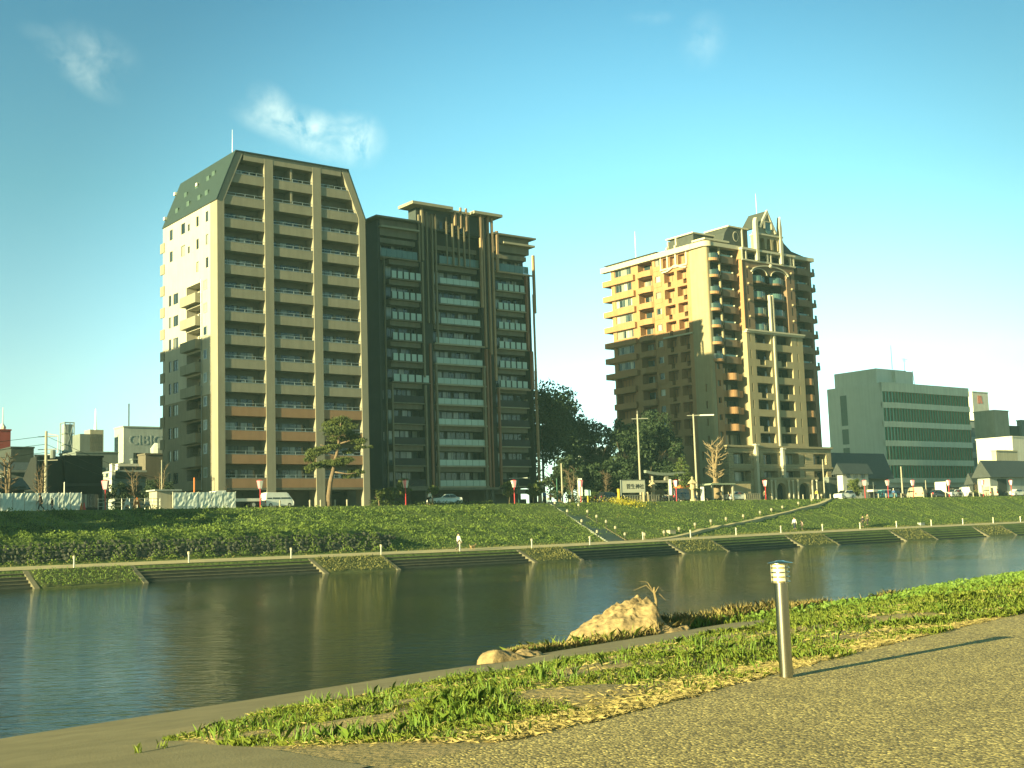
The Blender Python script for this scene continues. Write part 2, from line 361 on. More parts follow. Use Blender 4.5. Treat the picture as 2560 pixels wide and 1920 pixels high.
# street behind the bank
def lipquad(name,t0,t1,b0,b1,z,m_):
    A=LP+LD*t0; Bq=LP+LD*t1
    mb=MB(); mb.quad(tuple((A+LN*b0).to_3d()+Vector((0,0,z))),tuple((Bq+LN*b0)+Vector((0,0,z))),tuple((Bq+LN*b1)+Vector((0,0,z))),tuple((A+LN*b1)+Vector((0,0,z))))
    return tag(mb.build(name,m_),kind='structure')
lipquad('street_pavement',-120,380,.9,2.6,ST+.012,M_pave); lipquad('road',-120,380,2.6,9.5,ST+.008,M_road); lipquad('pavement',-120,380,9.5,12.4,ST+.016,M_pave)
# ---------------------------------------------------------------- water
def watermat():
    m=bpy.data.materials.new('river_water'); m.use_nodes=True; t=m.node_tree; n=t.nodes; l=t.links; b=n['Principled BSDF']
    b.inputs['Base Color'].default_value=(.003,.015,.008,1); b.inputs['Roughness'].default_value=.04; b.inputs['IOR'].default_value=1.33; b.inputs['Specular Tint'].default_value=(.66,1,.88,1); b.inputs['Specular IOR Level'].default_value=.30
    tcn=n.new('ShaderNodeTexCoord')
    def ns(sc,st,rot,det):
        mp=n.new('ShaderNodeMapping'); mp.inputs['Scale'].default_value=st; mp.inputs['Rotation'].default_value=(0,0,rot); l.new(tcn.outputs['Object'],mp.inputs[0])
        z=n.new('ShaderNodeTexNoise'); z.inputs['Scale'].default_value=sc; z.inputs['Detail'].default_value=det; l.new(mp.outputs[0],z.inputs[0]); return z.outputs['Fac']
    a=ns(.9,(1,2.8,1),-.3,3); c=ns(3.2,(1,2.2,1),.15,5); g=ns(.05,(1,1,1),0,2)
    m1=n.new('ShaderNodeMath'); m1.operation='MULTIPLY'; l.new(c,m1.inputs[0]); m1.inputs[1].default_value=.40
    m2=n.new('ShaderNodeMath'); m2.operation='ADD'; l.new(a,m2.inputs[0]); l.new(m1.outputs[0],m2.inputs[1])
    mr=n.new('ShaderNodeMapRange'); mr.inputs[1].default_value=.35; mr.inputs[2].default_value=.65; mr.inputs[3].default_value=.036; mr.inputs[4].default_value=.085; l.new(g,mr.inputs[0])
    bp=n.new('ShaderNodeBump'); l.new(m2.outputs[0],bp.inputs['Height']); l.new(mr.outputs[0],bp.inputs['Distance']); bp.inputs['Strength'].default_value=1
    l.new(bp.outputs[0],b.inputs['Normal']); return m
mb=MB(); mb.quad((-700,-300,WZ),(900,-300,WZ),(900,900,WZ),(-700,900,WZ)); o=mb.build('river_water',watermat()); tag(o,kind='structure')
# ---------------------------------------------------------------- near bank
ND=Vector((.62,.79,0)).normalized(); NN=Vector((-ND.y,ND.x,0)); NP=Vector((-.66,8.05,0))   # near path edge, river side normal
_E1=[(-40,-2.2),(-6,-1.2),(-.8,.0),(0,0),(1.35,-.09),(2.9,-.10),(4.9,0.0),(7.5,.12),(11,.10),(20,.0),(60,0)]  # small wander of the path edge
def nd_of(x,y):
    dx=np.asarray(x)-NP.x; dy=np.asarray(y)-NP.y
    return dx*ND.x+dy*ND.y, dx*NN.x+dy*NN.y
def shore(s):   # where the ground ends over the water: straight kerb left, grassy spit in the middle
    s=np.asarray(s,float); e=9.35-.06*(s-3)*(s>3)
    spit=3.1*sm(11,16.5,s)*(1-sm(22.8,25.6,s))+.25*np.sin(s*1.9)*sm(10,13,s)+.2*np.sin(s*4.1+1)*sm(10,13,s)
    e=np.where(s>10,8.75+spit,e); return e-1.2*sm(21,25,s)+2.0*sm(27,37,s)
def nz_(s,d):
    s=np.asarray(s,float); d=np.asarray(d,float)
    z=-.1*np.clip(d,0,30)
    z=z-.35*sm(9.0,12,d)*sm(10,13,s)
    # grassy hump of the strip
    z=z+.10*np.exp(-((d-3)/1.6)**2)*sm(1.5,4,s)+(.06*np.sin(s*1.3)*np.sin(d*1.7+s*.6)+.03*np.sin(3.1*s+d*2.3))*sm(.4,1.4,d)*(1-sm(5.2,6.0,d))*sm(1.2,2.5,s)
    z=z+(.05*np.sin(s*2.3+d)*np.sin(d*2.9))*sm(8.9,9.6,d)*sm(10,12,s)
    return np.where(d>shore(s),np.minimum(z,-2.6),z)
def NG(x,y): s,d=nd_of(x,y); return nz_(s,d)
M_soil=mat('dry_earth_bank',(.30,.225,.10),(.15,.13,.055),scale=2.2,rough=.95,bump=.03,bscale=16,contrast=.6)
S=np.r_[-60,-30,-15,np.arange(-8,50,.35),60,90,160,400]; rowsN=[]
for s in S:
    e=float(shore(s)); D=np.r_[-300,-40,-8,np.linspace(0,e-.02,44),e,e+.01,e+.35,e+8]
    zz=nz_(np.full(len(D),s),np.minimum(D,e)); zz[-3]=zz[-4]; zz[-3:]=[float(nz_(s,e-.05))-.12,-2.2,-4] ; zz[:3]=0-.004
    rowsN.append(np.stack([NP.x+ND.x*s+NN.x*D,NP.y+ND.y*s+NN.y*D,zz],-1))
A=np.array(rowsN); n0,n1=A.shape[:2]; ii,jj=np.meshgrid(np.arange(n0-1),np.arange(n1-1),indexing='ij'); a=(ii*n1+jj).ravel()
o=npmesh('near_bank_ground',A.reshape(-1,3),np.stack([a,a+1,a+n1+1,a+n1],-1),M_soil); tag(o,kind='structure'); o.data.polygons.foreach_set('use_smooth',[True]*len(o.data.polygons))
# aggregate path
def aggmat():
    m=bpy.data.materials.new('exposed_aggregate'); m.use_nodes=True; t=m.node_tree; n=t.nodes; l=t.links; b=n['Principled BSDF']; b.inputs['Roughness'].default_value=.85
    tcn=n.new('ShaderNodeTexCoord')
    v=n.new('ShaderNodeTexVoronoi'); v.inputs['Scale'].default_value=52; l.new(tcn.outputs['Object'],v.inputs[0])
    sx=n.new('ShaderNodeSeparateColor'); l.new(v.outputs['Color'],sx.inputs[0])
    cr=n.new('ShaderNodeValToRGB'); e=cr.color_ramp.elements; e[0].position=0; e[0].color=(.085,.064,.018,1); e[1].position=1; e[1].color=(.72,.56,.19,1)
    for p_,c_ in ((.25,(.17,.132,.042,1)),(.6,(.29,.225,.075,1)),(.85,(.42,.325,.11,1))): q=e.new(p_); q.color=c_
    l.new(sx.outputs[0],cr.inputs[0])
    nz=n.new('ShaderNodeTexNoise'); nz.inputs['Scale'].default_value=.9; nz.inputs['Detail'].default_value=6; l.new(tcn.outputs['Object'],nz.inputs[0])
    mr=n.new('ShaderNodeMapRange'); mr.inputs[1].default_value=.3; mr.inputs[2].default_value=.7; mr.inputs[3].default_value=.82; mr.inputs[4].default_value=1.1; l.new(nz.outputs['Fac'],mr.inputs[0])
    mx=n.new('ShaderNodeMix'); mx.data_type='RGBA'; mx.blend_type='MULTIPLY'; mx.inputs[0].default_value=1; l.new(cr.outputs[0],mx.inputs[6]); l.new(mr.outputs[0],mx.inputs[7]); l.new(mx.outputs[2],b.inputs['Base Color'])
    bp=n.new('ShaderNodeBump'); bp.inputs['Distance'].default_value=.006; bp.inputs['Strength'].default_value=.9; bp.invert=True; l.new(v.outputs['Distance'],bp.inputs['Height']); l.new(bp.outputs[0],b.inputs['Normal']); return m
def edge1(s): return float(np.interp(s,[a_ for a_,_ in _E1],[b_ for _,b_ in _E1]))
def nsheet(name,S,dlo,dhi,lift,m_,cols=3,kind='structure'):
    A=[]
    for s in S:
        D=np.linspace(dlo(s),dhi(s),cols+1); A.append(np.stack([NP.x+ND.x*s+NN.x*D,NP.y+ND.y*s+NN.y*D,nz_(np.full(len(D),s),D)+lift],-1))
    A=np.array(A); n0,n1=A.shape[:2]; ii,jj=np.meshgrid(np.arange(n0-1),np.arange(n1-1),indexing='ij'); a=(ii*n1+jj).ravel()
    o=npmesh(name,A.reshape(-1,3),np.stack([a,a+1,a+n1+1,a+n1],-1),m_); return tag(o,kind=kind)
wob=lambda s:.035*math.sin(s*5.3)+.03*math.sin(s*9.1+1)+.02*math.sin(s*17)
nsheet('aggregate_path',np.r_[-8,-5,-3,np.arange(-2,24,.12),np.arange(24,60,1.),80,200],lambda s:-4.5,lambda s:edge1(s)+wob(s),.010,aggmat(),cols=8)
M_kerb=mat('old_concrete',(.215,.185,.095),(.14,.12,.06),scale=1.6,rough=.92,bump=.006,bscale=40,contrast=.6)
def inner(s): return float(np.interp(s,[-60,-8,-.2,.8,1.6,4.5,8,10.2,12,14,17,21,23],[-1.0,.1,.25,2.4,4.9,6.3,6.15,6.2,5.3,5.2,6.3,8.0,8.7]))+.6*wob(s*1.3)*(1 if s>1 else 0)
def outer(s): e=float(shore(s)); return e-.03 if s<10.2 else float(np.interp(s,[10.2,12,16,20,22.5,23.2],[e-.05,8.9,8.95,8.95,8.95,8.8]))+.05*math.sin(7*s)
nsheet('waterside_concrete_strip',np.r_[-60,-20,-8,-4,np.arange(-2,22.6,.15)],inner,outer,.012,M_kerb,cols=6)
def rockmat(name,a,b_,):
    return mat(name,a,b_,scale=3.6,rough=.92,bump=.10,bscale=3.4,contrast=.5,detail=9,stretch=(1,1,1.7))
M_rock=rockmat('pale_sandstone',(.36,.26,.12),(.15,.115,.06)); M_stone=mat('wall_stone',(.075,.08,.055),(.03,.038,.026),scale=1.1,rough=.95,bump=.05,bscale=4,contrast=.6,detail=7)
M_dkconc=mat('dark_step_concrete',(.06,.065,.045),(.032,.04,.028),scale=1.2,rough=.9,bump=.01,contrast=.6)  # one dark mottled concrete for the river steps
M_leaf=mat('weed_leaves',(.21,.31,.045),(.08,.16,.02),scale=9,rough=.6,contrast=.55,trans=.3,spec=.35)
M_dry=mat('dry_grass',(.42,.34,.13),(.24,.20,.07),scale=2.5,rough=.85,trans=.25)
M_blade=mat('grass_blades',(.31,.36,.055),(.12,.20,.025),scale=2.2,rough=.65,trans=.3)
# ================================================================ beige apartment tower (left)
M_b1=mat('beige_tile_wall',(.27,.255,.185),(.24,.225,.16),scale=.5,rough=.75,streak=.14,bump=.004,bscale=14)
M_b1lo=mat('tan_tile_wall',(.25,.215,.14),(.215,.185,.12),scale=.5,rough=.75,streak=.15)
M_b1or=mat('terracotta_tile',(.31,.185,.10),(.27,.16,.085),scale=.8,rough=.75,streak=.1)
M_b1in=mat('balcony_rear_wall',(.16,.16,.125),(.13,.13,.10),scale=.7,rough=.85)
M_b1rf=mat('green_grey_sheet_roof',(.075,.125,.10),(.055,.095,.078),scale=1.2,rough=.55,streak=.15)
M_trim=mat('white_trim',(.62,.60,.50),rough=.7)
M_dark=mat('dark_opening',(.02,.022,.02),rough=.9); M_dwall=mat('ground_floor_wall',(.14,.14,.105),(.10,.10,.08),scale=.8,rough=.85)
B1O=Vector((-35.32,147.79,ST))
b1=empty('apartment_tower',B1O,TH,'beige fifteen-storey apartment tower with sloping green roof sides and stacked balconies','apartment tower')
W1,D1,ZE,ZT,IN=20.9,17.2,37.95,44.4,2.58
FB=lambda k:2.73+2.904*(k-1)     # underside of parapet k
def uoff(z): return max(0,(z-ZE)/(ZT-ZE))*IN
cols1=[(0,.93),(6.36,7.55),(13.16,14.36),(19.95,W1)]
# body walls
mb=MB()
# left side with real openings
sideh=[]; sidew=[]
for k in range(1,10):
    f=FB(k)+.15
    sideh+= [(-4.15,-3.05,f+1.25,f+2.5,.12),(-9.4,-4.75,f+.05,f+2.45,1.5,1),(-13.7,-12.1,f+.95,f+2.35,.15),(-15.2,-14.4,f+.95,f+2.4,.15)]
    sidew+=[(-4.15,f+1.25,1.1,1.25,1,'A'),(-13.7,f+.95,1.6,1.4,2,'C'),(-15.2,f+.95,.8,1.45,1,'C')]
for k in (10,11,12):
    f=FB(k)+.15
    L_=[(-3.4,.75,1.3),(-6.3,.75,1.3)]
    if k>10: L_+=[(-8.95,.6,.9),(-11.1,1.25,1.4),(-14.9,1.0,1.4)]
    for (x,w,h) in L_: sideh.append((x,x+w,f+1.0,f+1.0+h,.15)); sidew.append((x,f+1.0,w,h,1,'C'))
mpL=lambda x,d,z:(d,-x,z)
mb.grid(mpL,-D1,-1.9,2.6,ZE,sideh,.15)
# back, right, ground floor core, roof shell
mb.quad((W1,1.9,2.6),(W1,D1,2.6),(W1,D1,ZE),(W1,1.9,ZE)); mb.quad((W1,D1,2.6),(0,D1,2.6),(0,D1,ZE),(W1,D1,ZE))
mb.quad((W1,D1,ZE),(0,D1,ZE),(IN,D1,ZT),(W1-IN,D1,ZT))
mb.build('wall',mat('sun_pale_side_wall',(.45,.43,.34),(.40,.38,.30),scale=.5,rough=.75,streak=.12),b1)  # side coloured paler than the front so its sunlit face reads white
mb=MB(); fronth=[]; frontw=[]
bays=[(.93,6.36),(7.55,13.16),(14.36,19.95)]
for bi,(a,b) in enumerate(bays):
    for k in range(1,15):
        f=FB(k)+.2
        A,B=a,b
        if bi==0: A=max(a,uoff(f+2.4)+.93)
        if bi==2: B=min(b,W1-.95-uoff(f+2.4))
        wd=B-A
        L_=[(A+.25,wd*.42),(A+.3+wd*.47,wd*.36)] if bi!=1 else [(A+.25,wd*.2),(A+wd*.32,wd*.58)]
        for (x,w) in L_:
            fronth.append((x,x+w,f+.02,f+2.1,.12)); frontw.append((x,f+.02,w,2.08,max(2,int(w/.85))))
mb.grid(lambda x,d,z:(x,1.9+d,z),.5,W1-.5,2.6,ZE,[h for h in fronth if h[3]<ZE],.12)
for k,za,zb in ((0,ZE,FB(14)),(1,FB(14),ZT-.05)):
    mb.grid(lambda x,d,z:(x,1.9+d,z),uoff(zb)+.5,W1-.5-uoff(zb),za,zb,[h for h in fronth if za<=h[2] and h[3]<=zb+.01],.12)
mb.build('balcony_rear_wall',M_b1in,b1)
for (x,z,w,h,n) in frontw: window(b1,w,h,(x,1.96,z),0,n)
for (x,z,w,h,n,kd) in sidew:
    wo=window(b1,w,h,(.04 if kd=='C' else -.06,-x,z),-math.pi/2,n,pm=M_pane,fm=M_lalum if kd=='A' else M_alum,ft=.14 if kd=='A' else .06)
# columns
for i,(a,b) in enumerate(cols1):
    c=MB()
    if i==0: c.prism([(a,0),(b,0),(b,ZE+.1),(b+IN,ZT),(a+IN,ZT),(a,ZE)],0,2.0)
    elif i==3: c.prism([(a,0),(b,0),(b,ZE),(b-IN,ZT),(a-IN,ZT),(a,ZE+.1)],0,2.0)
    else: c.box(a,b,0,1.95,0,ZT-.01)
    c.build('pilaster',M_b1,b1)
c=MB(); c.box(IN+.95,W1-IN-.95,.02,1.9,ZT-.95,ZT-.003); c.build('roof_fascia',M_b1,b1)
rim=MB(); rim.box(IN-.15,W1-IN+.15,-.15,.1,ZT,ZT+.16); rim.prism([(-.16,ZE),(0,ZE),(IN,ZT),(IN-.16,ZT+.1)],-.08,D1); rim.prism([(W1,ZE),(W1+.16,ZE),(W1-IN+.16,ZT+.1),(W1-IN,ZT)],-.08,D1)
rim.build('roof_edge_trim',mat('dark_green_trim',(.03,.05,.045),rough=.5),b1)
r=MB(); r.prism([(-.05,ZE+.03),(.06,ZE+.03),(IN+.06,ZT+.03),(IN-.05,ZT+.03)],.1,D1+.05); r.prism([(W1-.06,ZE+.03),(W1+.05,ZE+.03),(W1-IN+.05,ZT+.03),(W1-IN-.06,ZT+.03)],.1,D1+.05); r.box(IN+.06,W1-IN-.06,.12,D1,ZT-.1,ZT+.04)
for i in range(28):
    y=.4+i*.6; r.prism([(-.09,ZE+.06),(-.05,ZE+.03),(IN-.05,ZT+.03),(IN-.09,ZT+.06)],y,y+.05)
roof=r.build('roof',M_b1rf,b1)
for (v,z) in [(4.2,42.4),(5.6,42.1),(9.0,41.9),(12.2,41.5),(3.9,39.7),(6.1,39.6),(9.6,39.6),(13.2,39.5)]:
    u=(z-ZE)/(ZT-ZE)*IN; d=MB(); d.prismx([(v,z-.5),(v+.85,z-.5),(v+.85,z+.5),(v,z+.5)],u-.22,u+.35); o=d.build('dormer_window',M_b1rf,roof)
for (v,z) in [(9.0,42.2),(16.9,42.9),(16.9,39.3)]:
    d=MB(); u=(z-ZE)/(ZT-ZE)*IN; d.box(u-.45,u,v,v+.5,z-.15,z+.25); d.build('vent_box',M_trim,roof)
# balconies
for bi,(a,b) in enumerate(bays):
    for k in range(1,15):
        f=FB(k); top=f+1.15; m_=M_b1or if k<=4 else M_b1
        A0=A1=a; B0=B1_=b
        if bi==0: A0=max(a,uoff(f)+.9); A1=max(a,uoff(top)+.9)
        if bi==2: B0=min(b,W1-.9-uoff(f)); B1_=min(b,W1-.9-uoff(top))
        c=MB(); c.prism([(A0,f),(B0,f),(B1_,top),(A1,top)],.10,.26); c.box(A0,B0,.261,1.89,f+.002,f+.2)
        bal=c.build('balcony',m_,b1)
        r=MB(); r.box(A1,B1_,.08,.28,top+.001,top+.06); r.box(A1,B1_,.15,.20,top+.38,top+.43)
        for i in range(5): x=A1+(B1_-A1)*i/4; x=min(max(x,A1+.03),B1_-.03); r.box(x-.02,x+.02,.155,.195,top+.06,top+.38)
        r.build('railing',M_rail,bal)
        if random.random()<.75:
            g=MB()
            x=random.uniform(A1+.4,B1_-1.4); g.box(x,x+random.uniform(.3,1.0),.8,.85,top-.2,top+random.uniform(.1,.5))
            g.build('laundry',random.choice([M_trim,M_b1in,M_b1or,M_lalum]),bal)
        if bi==1 and k>=13:
            c=MB(); c.box(10.1,10.35,.25,1.88,f+.21,f+2.85); c.build('partition',M_b1,b1)
for k in range(1,10):   # side box balconies
    f=FB(k)+.1
    c=MB(); c.box(-.85,-.7,4.7,9.5,f-.15,f+1.05); c.box(-.699,-.001,4.7,4.85,f-.15,f+1.05); c.box(-.699,-.001,9.35,9.5,f-.15,f+1.05); c.box(-.699,1.4,4.86,9.34,f-.14,f+.02)
    bal=c.build('side_balcony',M_b1 if k>4 else M_b1lo,b1)
    window(b1,1.5,2.0,(1.42,8.8,f+.06),-math.pi/2,2,name='window'); window(b1,.6,1.9,(1.42,5.8,f+.06),-math.pi/2,1)
    c=MB(); c.tube([(-.12,4.6,f-.2),(-.12,4.6,f+2.7)],.05,6); c.build('downpipe',M_lalum,b1)
for k in range(1,13):
    f=FB(k)+.1; c=MB(); c.box(-.12,-.001,16.6,17.9,f-.15,f+1.15); c.build('rear_balcony',M_b1 if k>4 else M_b1lo,b1)
# lower tan cladding of the side wall is a separate facing
c=MB(); c.grid(lambda x,d,z:(-.02+d,-x,z),-D1,-2.02,2.6,FB(5)-.1,[h for h in sideh if h[3]<FB(5)+.3 and h[2]<FB(5)-.4],.05); c.build('lower_wall',M_b1lo,b1)
# ground floor
c=MB(); c.grid(lambda x,d,z:(x,3.2+d,z),.02,W1-.02,0,2.6,[(1.6,3.4,.0,2.3,.4,1),(4.2,4.7,.3,2.1,.2,1),(5.3,5.8,.3,2.1,.2,1),(8.2,9.6,0,2.3,1,1),(15,19.4,0,2.35,3,1)]); c.quad((.02,3.2,0),(.02,D1,0),(.02,D1,2.6),(.02,3.2,2.6)); c.quad((W1-.02,3.2,0),(W1-.02,D1,0),(W1-.02,D1,2.6),(W1-.02,3.2,2.6)); c.box(.94,W1-.94,.1,3.19,2.45,2.72); c.build('ground_floor_wall',M_dwall,b1)
c=MB(); c.box(15.05,19.35,3.6,3.65,.02,2.2); c.build('garage_shutter',M_dark,b1)
c=MB(); c.box(-.02,.4,2.02,D1-.1,1.6,2.62); c.build('side_beam',M_b1lo,b1)
c=MB(); c.tube([(3.2,2.5,ZT),(3.2,2.5,ZT+3.6)],[.05,.02],6); tag(c.build('antenna_mast',M_rail,b1))
# ================================================================ dark apartment block (middle)
M_b2=mat('dark_green_brick',(.036,.040,.034),(.026,.030,.026),scale=.6,rough=.7,bump=.004)
M_b2b=mat('olive_beige_concrete',(.20,.185,.13),(.16,.15,.105),scale=.5,rough=.8,streak=.2)
M_b2l=mat('pale_stone_edge',(.33,.31,.215),(.27,.25,.17),scale=.6,rough=.8)
M_fin=mat('tan_metal_fin',(.36,.26,.15),(.30,.20,.11),scale=.7,rough=.6,streak=.15); M_finr=mat('rust_brown_fin',(.24,.125,.07),(.20,.10,.055),scale=.7,rough=.6)
M_fing=mat('frosted_glass_panel',(.38,.50,.42),(.32,.44,.37),scale=.5,rough=.25,spec=.5,objvar=.08); M_fingd=mat('teal_glass_panel',(.09,.17,.15),(.07,.14,.13),scale=.5,rough=.15,spec=.5)
M_dpan=mat('dark_louvre_panel',(.028,.026,.026),(.02,.02,.02),scale=1,rough=.6)
B2O=Vector((-18.05,170,ST)); W2,D2=27.0,25.0; SJ=lambda j:2.95+2.93*j
b2=empty('dark_apartment_block',B2O,TH,'dark thirteen-storey apartment block with frosted glass balconies, tan fins and a flat roof canopy','apartment block')
c=MB(); c.box(0,W2,1.8,D2,2.9,40.6); c.box(0,.35,.2,1.8,0,40.6); c.box(W2-.3,W2,.2,1.8,0,SJ(11)); c.box(7.3,9.0,.3,1.8,2.9,SJ(8)); c.box(6.9,9.3,.3,1.8,SJ(8),40.6); c.box(17.9,20.2,.6,1.8,2.9,40.6); c.build('wall',M_b2,b2)
c=MB(); c.box(0,W2,4.2,D2,0,2.9); c.box(7.2,7.9,.5,4.2,0,2.9); c.box(17.6,18.0,.3,.7,0,2.9); c.box(18.7,19.1,.3,.7,0,2.9); c.box(20,26,1.6,4.2,0,1.2); c.build('ground_floor_wall',M_dwall,b2)
c=MB(); c.box(1.9,8.8,-.3,1.8,2.55,2.93); c.box(19.8,26.7,-.6,1.8,2.0,2.6); c.box(9.0,19.7,-.25,1.8,2.6,2.93); c.build('entrance_canopy',M_b2b,b2)
c=MB(); c.box(10.2,17.2,4.1,4.18,.02,2.4); c.build('entrance_door',mat('red_brown_door',(.05,.022,.016),rough=.5),b2)
bay2=[(1.9,7.0),(9.3,17.4),(20.5,25.8)]
for bi,(a,b) in enumerate(bay2):
    for j in range(12):
        s=SJ(j); wide=(bi==0 and j in (5,))
        A,B=(a,b)
        if bi==1 and j>=8: A,B=10.2,17.2
        if wide: B=8.0
        if bi==0 and j==11: A,B=.4,6.4
        if bi==2 and j==11: A,B=20.3,26.6
        c=MB(); c.box(A-.1,B+.1,-.1,1.75,s,s+.16)
        if bi==1 and j<8: c.box(A-.3,B+.5,-.2,-.1,s-.05,s+.2)
        bal=c.build('balcony',M_b2l if (bi==1 and j<8) or bi==2 else M_b2b,b2)
        c=MB(); c.box(A,B,.45,1.74,s+2.25,s+2.93); c.build('lintel',M_b2b,b2)
        nx=MB()
        if j<5 and bi!=1: nx.box(A,B,-.06,-.01,s+.18,s+1.15); nx.build('louvre_panel',M_dpan,bal)
        elif j==11:
            n=7; w=(B-A)/n
            for i in range(n): nx.box(A+i*w+.02,A+(i+1)*w-.02,-.06,-.03,s+.2,s+1.3)
            nx.build('glass_panel',M_fingd,bal)
        else:
            n=5 if bi!=1 else 6; 
            if bi==1 and j<8: n=7
            if bi==2: n=5
            w=(B-A)/n; gap=.14 if bi!=1 else .03
            if bi!=1: k0=MB(); k0.box(A+.3 if wide else A,B,-.005,.03,s+.16,s+1.15); k0.build('panel_backing',M_dpan,bal)
            for i in range(n): nx.box(A+i*w+gap,A+(i+1)*w-gap,-.08,-.04,s+.2,s+(1.2 if bi!=1 else 1.0))
            nx.build('glass_panel',M_fing,bal)
            if bi==1: t=MB(); t.box(A,B,-.06,-.02,s+1.06,s+1.11); t.build('handrail',M_alum,bal)
        # windows
        x=A+.15
        while x<B-.9:
            w=min(random.choice([1.5,1.8,2.0]),B-.15-x)
            window(b2,w,2.02,(x,1.70,s+.2),0,2 if w>1 else 1); x+=w+random.choice([.08,.08,.5])
        # small slot windows
    
for j in range(11):
    if j<5: window(b2,.45,1.3,(1.0,1.74,SJ(j)+.7),0,1,pm=M_panec)
    if j<5: c=MB(); c.box(26.3,26.55,1.2,1.79,SJ(j)+.6,SJ(j)+1.6); c.build('side_lamp_box',M_b2l,b2)
def fins(L_,m_):
    for (u,v,z0,z1,w,dp) in L_:
        c=MB(); c.box(u-w/2,u+w/2,v,v+dp,z0,z1); c.build('fin',m_,b2)
CZ=43.25
fins([(.9,0,2.9,SJ(11),.12,.25),(7.15,-.25,SJ(6)-2,SJ(11),.26,.35),(6.7,-.3,SJ(11),CZ-1.2,.22,.3),(7.2,-.4,SJ(11)+.2,CZ,.3,.4),(8.1,-.2,SJ(8),CZ-.6,.2,.3),(9.0,-.2,SJ(8),CZ-.8,.22,.35),(9.6,-.2,SJ(7),CZ-.7,.22,.35),
  (1.75,-.18,2.9,SJ(5)-.2,.22,.3),(7.25,-.22,2.9,SJ(5)-.2,.3,.35),(9.15,-.25,2.9,SJ(6),.26,.4),(17.55,-.3,2.9,SJ(6)+.2,.34,.45),
  (11.6,-.1,SJ(11),CZ-.9,.2,.25),(12.6,-.3,SJ(11),CZ-.3,.24,.3),(13.6,-.3,SJ(11),CZ-.2,.22,.3),(14.6,-.3,SJ(11),CZ-.2,.22,.3),(15.6,-.1,SJ(11),CZ-.1,.16,.25)],mat('olive_fin',(.20,.175,.11),(.165,.14,.085),scale=.6,rough=.65))
fins([(12.6,-1.0,CZ-2.2,CZ-.1,.3,.3),(13.6,-1.0,CZ-2.5,CZ+.6,.24,.3),(14.6,-1.0,CZ-2.8,CZ+.6,.24,.3),(17.3,-.8,SJ(9),CZ,.3,.4),(17.95,-.5,SJ(7),CZ,.24,.35),(18.8,-.6,SJ(7)-1,CZ,.28,.35),(19.55,-.6,SJ(5)+1,CZ,.28,.35),(20.35,-.7,SJ(11),CZ-2,.34,.4),(27.25,-.35,2.9,SJ(6),.22,.4),(27.35,-.55,SJ(9),SJ(12)+.2,.32,.4),(27.2,-.4,SJ(6),SJ(10),.2,.3)],M_fin)
fins([(18.1,-.3,2.9,SJ(7)-.2,.3,.5),(18.75,-.25,2.9,SJ(7)-.2,.22,.4),(26.1,-.2,SJ(7),SJ(11),.34,.4),(26.7,-.2,SJ(5),SJ(7),.4,.4),(20.1,-.4,2.9,SJ(5),.24,.4),(8.3,-.1,2.9,SJ(7),.3,.3)],M_finr)
c=MB(); c.box(20.1,26.0,-.45,-.1,SJ(5)-.25,SJ(5)-.02); c.box(20.3,27.2,-.5,-.2,SJ(11)-.2,SJ(11)); c.build('frame_beam',M_fin,b2)
c=MB(); c.box(5.0,12.0,-1.3,2.6,CZ,CZ+.42); c.box(15.8,21.0,-1.3,2.6,CZ,CZ+.42); c.box(12.0,15.8,-.2,2.6,CZ-.05,CZ+.3); c.build('roof_canopy',M_b2l,b2)
c=MB(); c.box(6.6,19.2,.4,2.4,40.3,CZ); c.build('penthouse_wall',mat('slate_cladding',(.05,.065,.06),rough=.6),b2)
window(b2,5.2,1.1,(10.6,.33,40.6),0,5)
c=MB(); c.box(-.7,6.6,-.7,D2+.5,40.75,41.0); c.box(19.6,W2+.8,-.7,D2+.5,40.75,41.0); c.build('roof_eaves',M_b2b,b2)
c=MB(); c.box(.2,6.6,-.5,1.8,39.45,39.7); c.box(21.5,W2+.5,-.75,1.8,39.5,39.8); c.build('roof_ledge',M_b2l,b2)
for xa,xb in ((.36,6.6),(20.3,W2)): c=MB(); c.box(xa,xb,.2,1.79,38.4,40.7); c.build('roof_fascia',M_b2b,b2)
